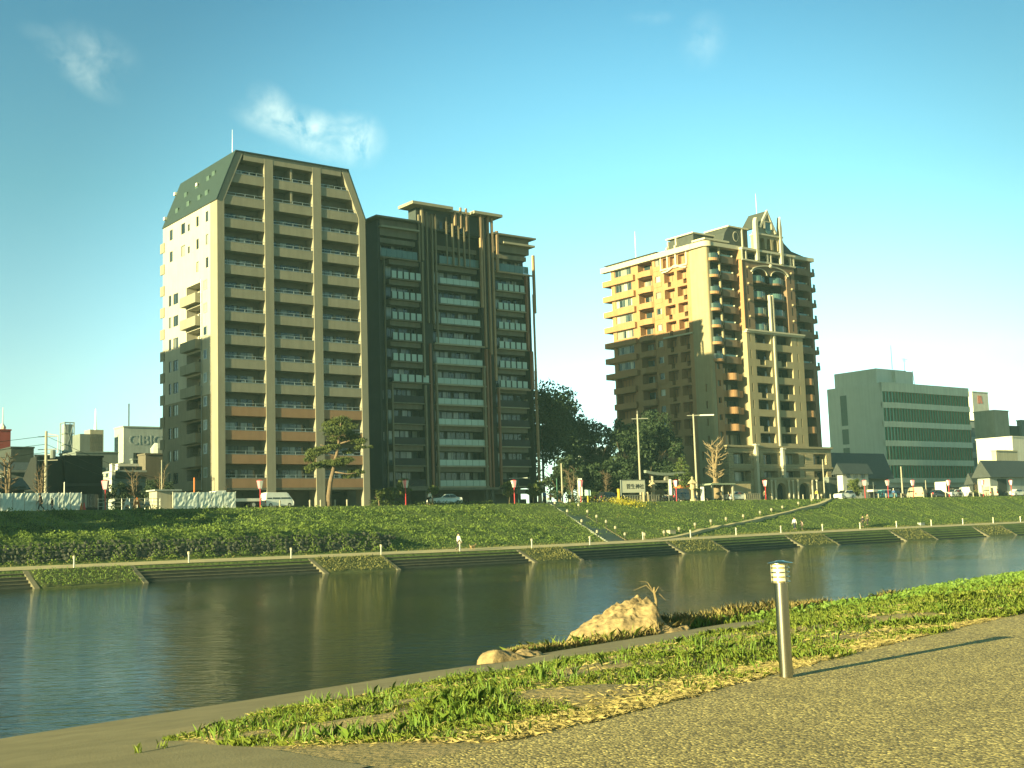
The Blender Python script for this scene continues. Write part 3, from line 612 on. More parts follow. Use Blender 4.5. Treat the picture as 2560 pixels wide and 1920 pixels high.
# ================================================================ brown ornamented apartment building (right)
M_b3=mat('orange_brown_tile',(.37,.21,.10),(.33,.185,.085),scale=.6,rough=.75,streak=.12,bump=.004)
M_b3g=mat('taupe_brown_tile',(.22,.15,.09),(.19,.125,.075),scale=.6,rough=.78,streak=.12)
M_b3c=mat('cream_render',(.34,.29,.17),(.30,.25,.145),scale=.6,rough=.8,streak=.12)
M_b3w=mat('ivory_moulding',(.50,.47,.34),(.45,.42,.30),scale=.8,rough=.7)
M_b3r=mat('slate_mansard',(.060,.070,.058),(.045,.052,.044),scale=1.4,rough=.6,bump=.01)
M_tint=mat('smoked_glass',(.04,.08,.075),(.03,.06,.055),rough=.12,spec=.6)
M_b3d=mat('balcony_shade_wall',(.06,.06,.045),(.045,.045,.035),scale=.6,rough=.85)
def rustic():
    m=mat('rusticated_stone',(.40,.34,.20),(.27,.225,.13),scale=2.2,rough=.9,bump=.03,bscale=5,contrast=.6); t=m.node_tree; n=t.nodes; l=t.links; b=n['Principled BSDF']
    tcn=n.new('ShaderNodeTexCoord'); mp=n.new('ShaderNodeMapping'); mp.inputs['Rotation'].default_value=(math.pi/2,0,0); l.new(tcn.outputs['Object'],mp.inputs[0])
    br=n.new('ShaderNodeTexBrick'); br.inputs['Scale'].default_value=1; br.inputs['Brick Width'].default_value=.62; br.inputs['Row Height'].default_value=.4; br.inputs['Mortar Size'].default_value=.045; br.inputs['Mortar Smooth'].default_value=.8
    l.new(mp.outputs[0],br.inputs[0]); ob=[x for x in n if x.type=='BUMP'][0]
    b2_=n.new('ShaderNodeBump'); b2_.invert=True; b2_.inputs['Distance'].default_value=.09; l.new(br.outputs['Fac'],b2_.inputs['Height']); l.new(ob.outputs[0],b2_.inputs['Normal']); l.new(b2_.outputs[0],b.inputs['Normal']); return m
M_rust=rustic()
B3O=Vector((34.8,214,ST)); W3,D3=28.4,24.9; FF=lambda f:10.0+2.99*f
b3=empty('ornamented_apartment_building',B3O,TH,'brown and cream apartment building with stone base, arched centre bay and pointed roof gable','apartment building')
# ---- left (sunlit) face
mpL=lambda x,d,z:(d,-x,z)
hs=[]; ws=[]
for f in range(12):
    z=FF(f)
    if f<11:
        hs+=[(-7.3,-4.9,z+.5,z+2.25,1.3,1),(-10.6,-8.0,z+.5,z+2.25,1.3,1),(-9.75,-8.9,z-.35,z+.5,1.3,1),(-5.8,-4.95,z-.35,z+.5,1.3,1)]
        ws+=[(-7.2,z+.1,1.5,1.9,1.28),(-10.5,z+.1,1.5,1.9,1.28)]
    else: hs+=[(-6.9,-5.2,z+.3,z+2.1,.8,1),(-9.0,-7.6,z+.3,z+2.1,.8,1),(-10.8,-9.6,z+.3,z+2.1,.8,1)]; ws+=[(-6.8,z+.35,1.4,1.6,.78),(-8.9,z+.35,1.2,1.6,.78),(-10.7,z+.35,1,1.6,.78)]
    hs+=[(-12.9,-11.6,z+1.0,z+2.15,.2)]; ws+=[(-12.85,z+1.0,1.2,1.15,.17)]
    hs+=[(-17.4,-13.6,z+.55,z+2.45,1.5,1)]; ws+=[(-17.2,z+.1,1.6,2.0,1.47),(-15.2,z+.1,1.3,2.0,1.47)]
    if f>=5: hs+=[(-23.9,-19.3,z+.95,z+2.35,.25)]; ws+=[(-23.9,z+.95,4.6,1.4,.2)]
    else: hs+=[(-24.4,-19.4,z+.6,z+2.5,1.3,1)]; ws+=[(-24.2,z+.2,4.5,2.1,1.28)]
for z in (1.5,4.8,7.7): hs+=[(-3.2,-2.7,z,z+1.5,.25,1),(-13.2,-12.4,z,z+1.2,.2)]; ws+=[(-13.2,z,.8,1.2,.15)]
hs+=[(-1.55,-1.15,FF(f)+.6,FF(f)+1.9,.3,1) for f in range(0,4)]
mb=MB(); mb.grid(mpL,-D3,-3.95,0,45.9,hs,.2); mb.quad((0,D3,0),(0,D3,45.9),(W3,D3,45.9),(W3,D3,0)); mb.quad((W3,0,0),(W3,D3,0),(W3,D3,45.9),(W3,0,45.9)); mb.build('wall',M_b3,b3)
for (x,z,w,h,d) in ws: window(b3,w,h,(d-.02,-x,z),-math.pi/2,max(1,round(w/.9)),pm=M_panec if d<.3 else M_pane,fm=M_lalum if d<.3 else M_alum)
mb=MB(); mb.grid(lambda x,d,z:(-.12+d,-x,z),-3.9,-.35,0,46.0,[h for h in hs if h[0]>-3.9],.3); mb.quad((-.12,3.9,0),(-.12,3.9,46),(.1,3.9,46),(.1,3.9,0))
for i in range(5):
    a0=math.pi+math.pi/2*i/5; a1=math.pi+math.pi/2*(i+1)/5; p=lambda a:(.33+.45*math.cos(a),.35+.45*math.sin(a))
    mb.quad((*p(a0),0),(*p(a1),0),(*p(a1),46),(*p(a0),46))
mb.quad((.33,-.1,0),(.8,-.1,0),(.8,-.1,46),(.33,-.1,46)); mb.quad((.8,-.1,0),(.8,1.6,0),(.8,1.6,46),(.8,-.1,46)); mb.build('corner_wall',M_b3c,b3)
for f in range(12):
    z=FF(f)
    c=MB(); c.box(-.55,-.001,13.5,17.5,z-.45,z+.6) if f<5 else c.prismz([(-.001,13.4),(-.001,17.6),(-.45,17.3),(-.75,15.6),(-.45,13.7)],z-.45,z+.62); c.build('curved_balcony',M_b3,b3)
    if f>=5:
        c=MB(); c.box(-.6,-.001,18.2,D3-.01,z-.5,z+.55); c.box(-.6,3,D3,D3+1.9,z-.5,z+.55); bal=c.build('long_balcony',M_b3,b3)
        c=MB(); c.box(-.14,-.001,18.9,24.4,z+2.42,z+2.58); c.prismx([(20.9,z+2.58),(22.3,z+2.58),(21.6,z+3.0)],-.14,-.001); c.build('window_hood',M_b3w,b3)
    else:
        c=MB(); c.box(-.5,-.001,18.9,24.9,z-.5,z+.62); c.build('long_balcony',M_b3,b3)
    c=MB(); c.box(-.06,-.001,11.3,13.2,z+.1,z+.95); c.build('window_apron',M_b3,b3)
c=MB(); c.box(-.35,-.001,D3-3.6,D3+.1,FF(5)-.55,FF(5)-.3)
c.box(-.35,-.001,3.9,11.2,FF(7)-.7,FF(7)-.45); c.build('string_course',M_b3w,b3)
c=MB(); pts=[]
for i in range(13):
    t=i/12; v=4.6+t*6.2; pts.append((v,FF(10)+2.35+.75*math.exp(-((t-.45)/.2)**2)))
c.prismx(pts+[(v,z+.28) for v,z in reversed(pts)],-.4,-.001); c.build('arched_hood',M_b3w,b3,fix=True)
c=MB(); c.box(-.3,-.001,4.5,11.3,FF(11)-.15,FF(11)+.12); c.box(-.3,-.001,7.1,7.45,FF(11)+.12,FF(11)+3.9); c.box(-.3,-.001,9.2,9.5,FF(11)+.12,FF(11)+3.9); c.box(-.22,-.001,4.5,4.8,FF(11)+.13,FF(11)+2.6); c.box(-.22,-.001,11.0,11.3,FF(11)+.13,FF(11)+2.6); c.build('pilaster_frame',M_b3w,b3)
# cornice with rounded corner
c=MB(); c.box(-.7,.3,3.2,D3+2.2,45.2,46.15); c.box(.6,W3+.5,-.55,.9,45.35,46.05); c.arcslab(.65,.65,.01,1.3,math.pi,1.5*math.pi,45.22,46.13,8); c.box(-.64,.64,.66,3.21,45.21,46.14); c.build('cornice',M_b3w,b3,fix=True)
c=MB(); c.box(.1,W3+.3,.3,D3+2.2,45.95,46.28); c.box(-.9,8,11.5,D3+.9,46.28,46.42); c.build('roof_slab',M_b3r,b3)
# roof blocks
c=MB(); c.prismx([(3.2,46.3),(10.6,46.3),(9.4,47.9),(3.2,48.2)],.4,7); c.build('mansard_roof',M_b3r,b3,fix=True)
c=MB(); c.box(0,7.4,2.9,9.7,48.2,48.45); c.box(0,.39,7.1,7.4,46.3,48.2); c.box(0,.39,9.15,9.4,46.3,47.9); c.box(-.3,6,-.2,3,46.42,46.75); c.build('roof_trim',M_b3w,b3)
c=MB(); c.prism([(4.8,46.3),(11.6,46.3),(11.6,49.6),(6.6,49.6),(5.6,48.4)],.4,6); c.prism([(19.2,46.3),(27.6,46.3),(23.6,47.0),(21.6,48.3),(21.0,49.2),(19.2,49.2)],.4,6); c.build('mansard_roof',M_b3r,b3,fix=True)
c=MB(); c.box(6.4,11.7,.2,6.2,49.6,49.85); c.box(19.2,21.3,.2,6.2,49.2,49.45); c.box(9.9,10.15,.2,.39,46.3,49.5); c.box(21.0,21.2,.2,.39,46.3,48.6); c.build('roof_trim',M_b3w,b3)
c=MB()
for i in range(20):
    a=2*math.pi*i/20; b_=2*math.pi*(i+1)/20; c.quad((8.3+.75*math.cos(a),.33,48+.95*math.sin(a)),(8.3+.75*math.cos(b_),.33,48+.95*math.sin(b_)),(8.3+.6*math.cos(b_),.3,48+.8*math.sin(b_)),(8.3+.6*math.cos(a),.3,48+.8*math.sin(a)))
c.build('round_window',M_b3w,b3)
# ---- front, recessed core
ff=[];fw=[]
for f in range(12):
    z=FF(f)
    for (x,w) in ((3.3,2.0),(5.6,1.8),(9.2,2.2),(11.8,2.4),(15.6,2.2),(18.2,2.2),(23.4,1.7),(25.4,1.5)):
        ff.append((x,x+w,z+.12,z+2.15,.12)); fw.append((x,z+.12,w,2.02))
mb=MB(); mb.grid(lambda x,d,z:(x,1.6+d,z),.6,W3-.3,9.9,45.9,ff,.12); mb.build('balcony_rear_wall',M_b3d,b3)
for (x,z,w,h) in fw: window(b3,w,h,(x,1.66,z),0,2)
for f in range(12):
    z=FF(f)
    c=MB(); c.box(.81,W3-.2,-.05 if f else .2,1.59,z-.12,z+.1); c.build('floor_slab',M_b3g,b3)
    # left corner balconies
    if f>=5:
        if f<11 or 1:
            c=MB(); c.arcslab(1.75,.35,.0,1.35,math.pi*1.0,math.pi*2,z-.2,z+.28,10); c.build('rounded_balcony',M_b3,b3,fix=True)
            g=MB(); g.arcslab(1.75,.35,1.2,1.24,math.pi*1.02,math.pi*1.98,z+.28,z+1.15,10); g.build('glass_balustrade',M_tint,b3)
        if f<12: c=MB(); c.box(3.0,3.25,-.35,.0,z+.4,z+2.6); c.build('bracket_fin',M_b3c,b3)
    else:
        c=MB(); c.box(.85,2.6,-.16,1.55,z-.5,z+2.49-1.0); c.box(.85,1.2,-.16,1.55,z+1.49,z+2.49); c.box(2.0,2.6,-.16,1.55,z+1.49,z+2.49); c.build('bay_wall',M_b3,b3); window(b3,.8,1.0,(1.2,.2,z+1.49),0,1)
    # bay 2 and right bay parapets
    for (a,b,cv) in ((3.4,6.4,1),(23.9,26.6,1)):
        if f==0: continue
        c=MB(); bx=MB()
        if f>=5: bx.box(a,b,-.5,.0,z-.35,z+.85); bx.box(b,b+1.3 if a<10 else b+1.2,-.12,-.05,z-.35,z+.85)
        else:
            bx.arcslab((a+b)/2,.35,.5,1.55,math.pi*1.12,math.pi*1.88,z-.35,z+.85,10); bx.box(a-.7,b+1.2,-.1,-.04,z-.35,z+.85)
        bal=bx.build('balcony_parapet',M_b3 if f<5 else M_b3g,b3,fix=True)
        if f>=5: g=MB(); g.box(a,b,-.3,-.26,z+.86,z+1.2); g.build('glass_balustrade',M_fingd,bal); e=MB(); e.blob((b-.2,-.4,z+1.05),(.16,.16,.16),8,6,0); e.build('globe_lamp',M_b3w,bal,smooth=True)
    if f>=5: c=MB(); c.box(W3-.2,W3+.9,-.2,1.4,z-.3,z+.5); bal=c.build('corner_balcony',M_b3g,b3); g=MB(); g.box(W3+.2,W3+.85,-.15,-.1,z+.5,z+1.2); g.build('glass_balustrade',M_fingd,bal)
c=MB(); c.box(27.2,W3,-.2,1.58,0,FF(5)); c.box(27.6,W3-.2,-.1,1.58,FF(5),45.3); c.build('corner_pier',M_b3g,b3)
# ---- projecting arched wall, upper
def archhead(mb,u0,u1,zs,rise,ztop,y0,y1,n=10):
    for i in range(n):
        a=u0+(u1-u0)*i/n; b=u0+(u1-u0)*(i+1)/n
        za=zs+rise*math.sqrt(max(0,1-((a-(u0+u1)/2)/((u1-u0)/2))**2)); zb=zs+rise*math.sqrt(max(0,1-((b-(u0+u1)/2)/((u1-u0)/2))**2))
        mb.prism([(a,za),(b,zb),(b,ztop),(a,ztop)],y0,y1)
YU=-1.0; zt=43.4; zb=FF(7)-.3
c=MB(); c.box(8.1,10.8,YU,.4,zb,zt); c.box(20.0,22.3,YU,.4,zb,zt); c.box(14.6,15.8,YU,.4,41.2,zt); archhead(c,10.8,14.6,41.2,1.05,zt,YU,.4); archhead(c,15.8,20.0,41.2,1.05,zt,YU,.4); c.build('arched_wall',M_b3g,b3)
c=MB(); c.box(8.0,8.12,YU-.1,1.59,zb,45.3); c.build('wall_return',M_b3,b3)
def archrib(u0,u1,zs,rise,w,y0,y1,n=16):
    c=MB(); o=[];i_=[]
    for k in range(n+1):
        a=math.pi*k/n; cx=(u0+u1)/2; r=(u1-u0)/2
        i_.append((cx-r*math.cos(a),zs+rise*math.sin(a))); o.append((cx-(r+w)*math.cos(a),zs+(rise+w)*math.sin(a)))
    for k in range(n): c.prism([i_[k],i_[k+1],o[k+1],o[k]],y0,y1)
    return c
for a in ((10.5,20.3,41.5,1.35,.2),): archrib(*a,YU-.3,YU-.001).build('arch_moulding',M_b3w,b3,fix=True)
for a in ((10.8,14.6,41.2,1.05,.1),(15.8,20.0,41.2,1.05,.1)): archrib(*a,YU-.12,YU-.002).build('arch_moulding',M_b3w,b3,fix=True)
c=MB(); c.blob((15.4,YU-.35,42.95),(.4,.25,.35)); c.build('keystone',M_b3w,b3)
for u in (14.75,15.5): c=MB(); c.box(u,u+.3,YU-.35,YU+.2,zb,37.6); c.build('slender_column',M_b3w,b3)
for u in (9.35,21.2):
    for f in range(7,11): 
        c=MB(); c.box(u-.14,u+.14,YU-.004,YU+.02,FF(f)+.4,FF(f)+1.9); c.build('slot_window',M_dark,b3)
        c=MB(); c.blob((u,YU-.2,FF(f)+2.35),(.2,.22,.22),8,5,0); c.build('wall_lamp',M_b3c,b3)
for f in range(7,11):
    for (a,b) in ((10.9,14.5),(15.9,19.9)):
        z=FF(f); c=MB(); c.box(a,b,-.55,.35,z-.25,z+.1); c.arcslab((a+b)/2,.9,1.3,2.0,math.pi*1.25,math.pi*1.75,z-.25,z+.12,8); bal=c.build('bowed_balcony',M_b3g,b3,fix=True)
        g=MB(); g.arcslab((a+b)/2,.9,1.9,1.94,math.pi*1.22,math.pi*1.78,z+.12,z+1.2,8); g.box(a,b,-.5,-.46,z+.1,z+1.15); g.build('glass_balustrade',M_fingd,bal)
# ---- top colonnade
c=MB(); c.box(8.0,22.6,YU-.25,.3,zt,zt+.28); c.box(8.0,22.6,YU-.35,-.56,45.35,45.75); c.build('colonnade_ledge',M_b3w,b3)
for u in (8.2,9.2,15.0,15.9,21.3,22.2): c=MB(); c.box(u-.16,u+.16,YU-.2,YU+.15,zt+.28,45.35); c.build('colonnade_column',M_b3w,b3)
# ---- gable
for u,zz,sp in ((12.2,50.9,0),(18.75,50.6,1.2)):
    c=MB(); c.box(u-.32,u+.32,YU-.45,YU+.3,zt+.28,zz)
    c.prism([(u-.32,zz),(u+.32,zz),(u,zz+.8+sp)],YU-.45,YU+.3); c.build('gable_pillar',M_b3w,b3)
ga=mat('gable_wall',(.28,.29,.22),(.23,.24,.18),scale=.8,rough=.8)
c=MB(); ar=[(13.2,14.5),(15.1,16.2),(16.8,18.0)]
prev=12.5
for (a,b) in ar: c.box(prev,a,YU-.1,.2,46.1,48.6); archhead(c,a,b,47.6,.6,48.6,YU-.1,.2,8); prev=b
c.box(prev,18.4,YU-.1,.2,46.1,48.6); c.build('gable_arcade',M_b3c,b3)
c=MB(); c.box(12.5,18.4,.21,.5,46.1,48.7); c.prism([(12.6,48.9),(18.3,48.9),(18.0,49.6),(15.3,53.0),(12.9,49.6)],YU-.05,.3); c.build('gable_wall',ga,b3,fix=True)
c=MB(); c.box(12.3,18.6,YU-.35,.5,48.6,48.88)
c.prism([(12.9,50.0),(13.35,49.9),(15.35,52.7),(17.3,49.2),(17.75,49.3),(15.35,53.5)],YU-.4,YU-.051); c.build('gable_moulding',M_b3w,b3,fix=True)
c=MB(); c.prism([(12.8,50.0),(15.35,53.35),(17.9,49.3),(17.6,49.2),(15.35,53.0),(13.1,49.9)],YU-.05,3.2); c.build('gable_roof',M_b3r,b3,fix=True)
c=MB(); c.prism([(14.4,51.2),(14.4,50.2),(15.0,49.2),(15.5,49.0),(16.0,49.2),(16.5,50.2),(16.5,51.2)],YU-.25,YU-.1); sh=c.build('shield_panel',M_fingd,b3,fix=True)
c=MB(); c.prism([(14.2,51.3),(14.2,49.9),(14.6,49.9),(14.6,51.3)],YU-.4,YU-.26); c.prism([(16.2,51.3),(16.2,49.9),(16.6,49.9),(16.6,51.3)],YU-.4,YU-.26); c.box(14.61,16.19,YU-.39,YU-.26,51.15,51.32); c.build('shield_frame',M_b3w,sh,fix=True)
c=MB(); c.tube([(16.3,2,48),(16.3,2,57.5)],[.07,.03],6); c.build('antenna_mast',M_rail,b3)
c=MB(); c.tube([(4,22,46),(4,22,53)],[.07,.03],6); c.build('antenna_mast',M_rail,b3)
# ---- cream frame, lower
YC=-1.3; ct=FF(7)-.3
ch=[]
for f in range(7):
    z=FF(f); bt=z+.55 if f in (0,2,4) or f==6 else z+.55
    ch+=[(10.2,14.35,z+.6,z+2.35,1.4),(15.95,20.1,z+.6,z+2.35,1.4),(8.75,9.05,z+.65,z+2.2,.3,1),(21.5,21.8,z+.65,z+2.2,.3,1)]
    if f in (1,3,5): ch+=[(11.2,12.6,z-.35,z+.6,1.4),(17.0,18.4,z-.35,z+.6,1.4)]
mb=MB(); mb.grid(lambda x,d,z:(x,YC+d,z),8.0,23.2,9.9,ct,ch,1.4); mb.quad((8.0,YC,9.9),(8.0,YC,ct),(8.0,1.5,ct),(8.0,1.5,9.9)); mb.quad((23.2,YC,9.9),(23.2,1.5,9.9),(23.2,1.5,ct),(23.2,YC,ct)); mb.build('cream_frame_wall',M_b3c,b3)
c=MB(); c.box(7.7,23.5,YC-.5,YC-.001,ct-.1,ct+.18); c.box(7.75,23.45,YC-.3,-.9,ct-.4,ct-.101); c.build('frame_cornice',M_b3w,b3)
c=MB(); c.box(15.0,15.35,YC-.25,YC-.001,9.9,ct-.4); c.build('downpipe_rib',M_b3w,b3)
# ---- stone base
sh_=[]
for (z0,z1) in ((6.85,8.75),(3.75,5.65)):
    sh_+=[(2.6,6.9,z0,z1,1.4,1),(10.3,14.0,z0,z1,1.4,1),(16.1,19.9,z0,z1,1.4,1),(23.9,27.6,z0,z1,1.4,1),(8.9,9.3,z0+.1,z1-.1,.4,1),(21.2,21.6,z0+.1,z1-.1,.4,1)]
mb=MB(); mb.grid(lambda x,d,z:(x,-1.6+d,z),1.3,W3+.6,.0,9.7,sh_+[(10.6,13.6,0,3.2,1.4,1),(17.1,20.6,0,3.2,1.4,1)],1.4); mb.quad((1.3,-1.6,0),(1.3,-1.6,9.7),(1.3,1.5,9.7),(1.3,1.5,0)); mb.quad((W3+.6,-1.6,0),(W3+.6,D3,0),(W3+.6,D3,9.7),(W3+.6,-1.6,9.7)); mb.build('stone_base_wall',M_rust,b3)
c=MB(); c.box(1.0,W3+.9,-1.95,1.5,9.7,10.05); c.box(1.1,W3+.8,-1.8,-1.601,6.0,6.35); c.build('stone_cornice',M_b3c,b3)
for z0 in (6.85,3.75):
    for (x,w) in ((3,3.4),(10.8,2.9),(16.6,2.9),(24.3,2.9)): window(b3,w,1.7,(x,-.3,z0+.05),0,3)
for (x,z0,z1) in ((8.0,.4,10.0),(15.0,3.0,9.4)): 
    c=MB(); c.box(x-.3,x+.3,-2.3,-1.601,z0,z1); c.box(x-.45,x+.45,-2.5,-1.602,z1,z1+.3); c.build('buttress',M_b3w,b3)
# arched gateway porch
c=MB(); ar=[(11.6,14.0),(17.6,20.2)]; prev=9.4
for (a,b) in ar: c.box(prev,a,-3.2,-2.4,0,4.0); archhead(c,a,b,2.3,1.1,4.0,-3.2,-2.4,12); prev=b
c.box(prev,22.6,-3.2,-2.4,0,4.0); c.box(9.2,22.8,-3.4,-1.62,4.0,4.35); c.build('gateway_porch',M_b3c,b3)
for u in (9.9,10.9,14.5,15.6,16.9,20.9,22.1): c=MB(); c.lathe([(.24,0),(.24,.3),(.17,.4),(.15,3.5),(.24,3.7),(.24,3.95)],(u,-3.42,0),10); c.build('porch_column',M_b3w,b3)
for (a,b) in ar: c=MB(); c.box(a+.05,b-.05,-2.35,-2.3,0,3.3); c.build('gateway_door',M_dark,b3)
# ================================================================ teal office building
M_b4=mat('pale_grey_green_panel',(.66,.69,.58),(.60,.63,.52),scale=.3,rough=.7,streak=.1)
M_b4s=mat('office_spandrel',(.66,.68,.53),(.60,.62,.48),scale=.5,rough=.7,streak=.15)
M_b4g=mat('green_office_glass',(.12,.36,.25),(.07,.26,.17),scale=.9,rough=.12,spec=.6,stretch=(1.5,1,.25),contrast=.5)
B4O=Vector((80.95,270,ST)); W4,D4=32.6,14.9
b4=empty('office_building',B4O,TH,'five-banded green glass office building with blank grey side wall and rooftop plant room','office building')
mb=MB(); mb.grid(mpL,-D4,0,0,26.3,[(-11.4,-9.6,z,z+3.4,.15) for z in (5,9.2,13.4,17.6,21.0)],.15)
mb.quad((0,.6,0),(W4,.6,0),(W4,.6,26.0),(0,.6,26.0)); mb.quad((W4,.6,0),(W4,D4,0),(W4,D4,26.2),(W4,.6,26.2)); mb.quad((0,D4,0),(0,D4,26.2),(W4,D4,26.2),(W4,D4,0)); mb.quad((0,.6,26.2),(W4,.6,26.2),(W4,D4,26.2),(0,D4,26.2)); mb.build('wall',M_b4,b4)
for z in (5,9.2,13.4,17.6,21.0): c=MB(); c.quad((.1,11.4,z),(.1,9.6,z),(.1,9.6,z+3.4),(.1,11.4,z+3.4)); c.build('side_glazing',mat('side_glazing_green',(.16,.22,.17),rough=.3),b4)
def chs(c,y,z0,z1,th=.25):
    c.prismz([(0,y+.6),(4.2,y),(W4+.1,y),(W4+.1,y+th+.5),(0,y+th+.7)],z0,z1)
for i,(z0,z1) in enumerate([(24.35,26.35),(20.7,21.95),(16.5,17.75),(12.3,13.55),(8.1,9.35),(4.25,5.3)]): c=MB(); chs(c,-.35,z0,z1); c.build('spandrel_band',M_b4s,b4)
for i,(z0,z1) in enumerate([(21.96,24.34),(17.76,20.69),(13.56,16.49),(9.36,12.29),(5.31,8.09)]):
    c=MB(); c.quad((0,.4,z0),(4.2,.02,z0),(4.2,.02,z1),(0,.4,z1)); c.quad((4.2,.02,z0),(W4,.02,z0),(W4,.02,z1),(4.2,.02,z1)); gl=c.build('ribbon_window',M_b4g,b4)
    c=MB()
    for k in range(31): x=.9+k*1.05; y=0.02 if x>4.2 else .4-.09*x; c.box(x-.03,x+.03,y-.32,y-.005,z0,z1)
    c.build('mullions',mat('bronze_mullion',(.30,.26,.17),rough=.5),gl)
c=MB(); c.box(1.0,W4-1,2,D4-2,0,4.24); c.build('ground_floor_wall',M_dwall,b4)
for x in (3,9,15,21,27): window(b4,4,2.6,(x,1.94,.3),0,4)
c=MB(); c.box(.5,11.5,1.6,13.0,26.3,29.6); c.prismz([(6.3,.8),(12.8,.8),(12.8,1.59),(6.3,1.59)],26.3,29.3); c.build('plant_room',M_b4,b4)
c=MB(); c.tube([(5.6,1,29.6),(5.6,1,36)],[.08,.04],6); c.build('roof_antenna',M_rail,b4)
c=MB(); c.tube([(10.2,1,29.3),(10.2,1,32.3)],.05,6); c.tube([(9.2,1,32.1),(11.4,1,32.1)],.04,6); c.tube([(9.6,1,31.7),(11,1,31.7)],.04,6); c.build('aerial',M_rail,b4)
c=MB(); c.tube([(13.4,.9,26.3),(12.9,.9,29.6)],.07,6); c.build('davit_arm',M_rail,b4)
c=MB(); c.tube([(5.0+.0,1.5,29.6),(11,1.5,29.6)],.01,4)
M_rim=mat('weathered_rim_concrete',(.17,.155,.095),(.10,.095,.06),scale=1.2,rough=.9)
# ================================================================ far bank: steps, planted blocks, retaining wall, stairs, ramp, lamps
def sweep(name,S,profile,m_,parent=None):   # profile: list of (off, z-function(s)) swept along the path edge
    A=[]
    for s in S:
        q=path_pt(np.array([s]*len(profile)),np.array([p[0] for p in profile])); z=np.array([p[1](s) for p in profile]); A.append(np.stack([q[:,0],q[:,1],z],-1))
    A=np.array(A); n0,n1=A.shape[:2]; ii,jj=np.meshgrid(np.arange(n0-1),np.arange(n1-1),indexing='ij'); a=(ii*n1+jj).ravel(); F=np.stack([a,a+n1,a+n1+1,a+1],-1)
    V=A.reshape(-1,3); me=bpy.data.meshes.new(name); fs=[tuple(f) for f in F.tolist()]+[tuple(range(n1)),tuple((n0-1)*n1+k for k in range(n1-1,-1,-1))]
    me.from_pydata([tuple(v) for v in V.tolist()],[],fs); me.materials.append(m_); return inst(name,me,parent)
def pz(s): return float(np.interp(s,PS,PZ))
secs=[(-420,59),(330,770),(954,1280),(1417,1665),(1774,1961),(2057,2217),(2295,2425),(2498,2620)]
SS=[(s_of_px(a) if a>-400 else s_of_px(59)-26,s_of_px(b)) for a,b in secs]
words=['leftmost','second','third','fourth','fifth','sixth','seventh','rightmost']
for i,(a,b) in enumerate(SS):
    prof_=[(.12,lambda s:-2.4),(.12,lambda s:pz(s)+.045)]
    for k in range(6):
        h=lambda s,k=k:pz(s)+.045-(pz(s)-WZ-.08)*k/5.0
        h2=lambda s,k=k:pz(s)+.045-(pz(s)-WZ-.08)*(k+1)/5.0
        o0=.0-.52*k; prof_+=[(o0 if k else -.02,h),(o0 if k else -.02,h2)]
    S=np.linspace(a,b,max(3,int((b-a)/2.5)))
    S=np.linspace(a,b,max(3,int((b-a)/2.5)))
    o=sweep('river_steps',S,[(.12,lambda s:-2.4)]+[(x,z) for x,z in prof_[1:]],M_dkconc)
    tag(o,'%s flight of dark concrete steps going down to the river on the far bank'%words[i],'river steps','river steps along the far bank')
    # paler strips on the tread edges imitate the light caught there
    for k in range(1,5):
        h=lambda s,k=k:pz(s)+.047-(pz(s)-WZ-.08)*k/5.0
        nz2=sweep('lit_tread_edge',S,[(-.52*k+.06,lambda s,h=h:h(s)+.012),(-.52*k-.035,lambda s,h=h:h(s)+.012),(-.52*k-.035,lambda s,h=h:h(s)-.05),(-.52*k+.06,lambda s,h=h:h(s)-.05)],M_rim,o) if i<6 else None
def scatter(name,m_,P,size,upbias=.5,aspect=.45,k=4,parent=None,normal=None,tilt=.9):
    """many small leaf faces: P (n,3) positions, size (n,)"""
    n=len(P); d=RNG.normal(size=(n,3)); d[:,2]=np.abs(d[:,2])*tilt+upbias; d/=np.linalg.norm(d,axis=1)[:,None]
    r=RNG.normal(size=(n,3)); a=np.cross(d,r); a/=np.linalg.norm(a,axis=1)[:,None]+1e-9
    sz=size[:,None]; w=a*sz*aspect
    if k==4: V=np.stack([P-d*sz*.5,P+w*.5,P+d*sz*.5,P-w*.5],1)
    else: V=np.stack([P-w*.5,P+w*.5,P+d*sz],1)
    return npmesh(name,V.reshape(-1,3),np.arange(n*k).reshape(n,k),m_,parent)
blocks=[(SS[i][1],SS[i+1][0]) for i in range(len(SS)-1)]
M_fill=mat('revetment_grass_ground',(.09,.10,.03),(.05,.065,.02),scale=1.5,rough=.95,bump=.04)
M_bkleaf=mat('bank_weeds',(.18,.245,.04),(.075,.13,.022),scale=.35,rough=.7,trans=.25,contrast=.6)
M_bkleaf2=mat('straw_weeds',(.21,.195,.06),(.11,.12,.03),scale=.4,rough=.8,trans=.2,contrast=.6)
M_bkdark=mat('dark_weeds',(.06,.105,.02),(.03,.06,.012),scale=.4,rough=.75,trans=.2)
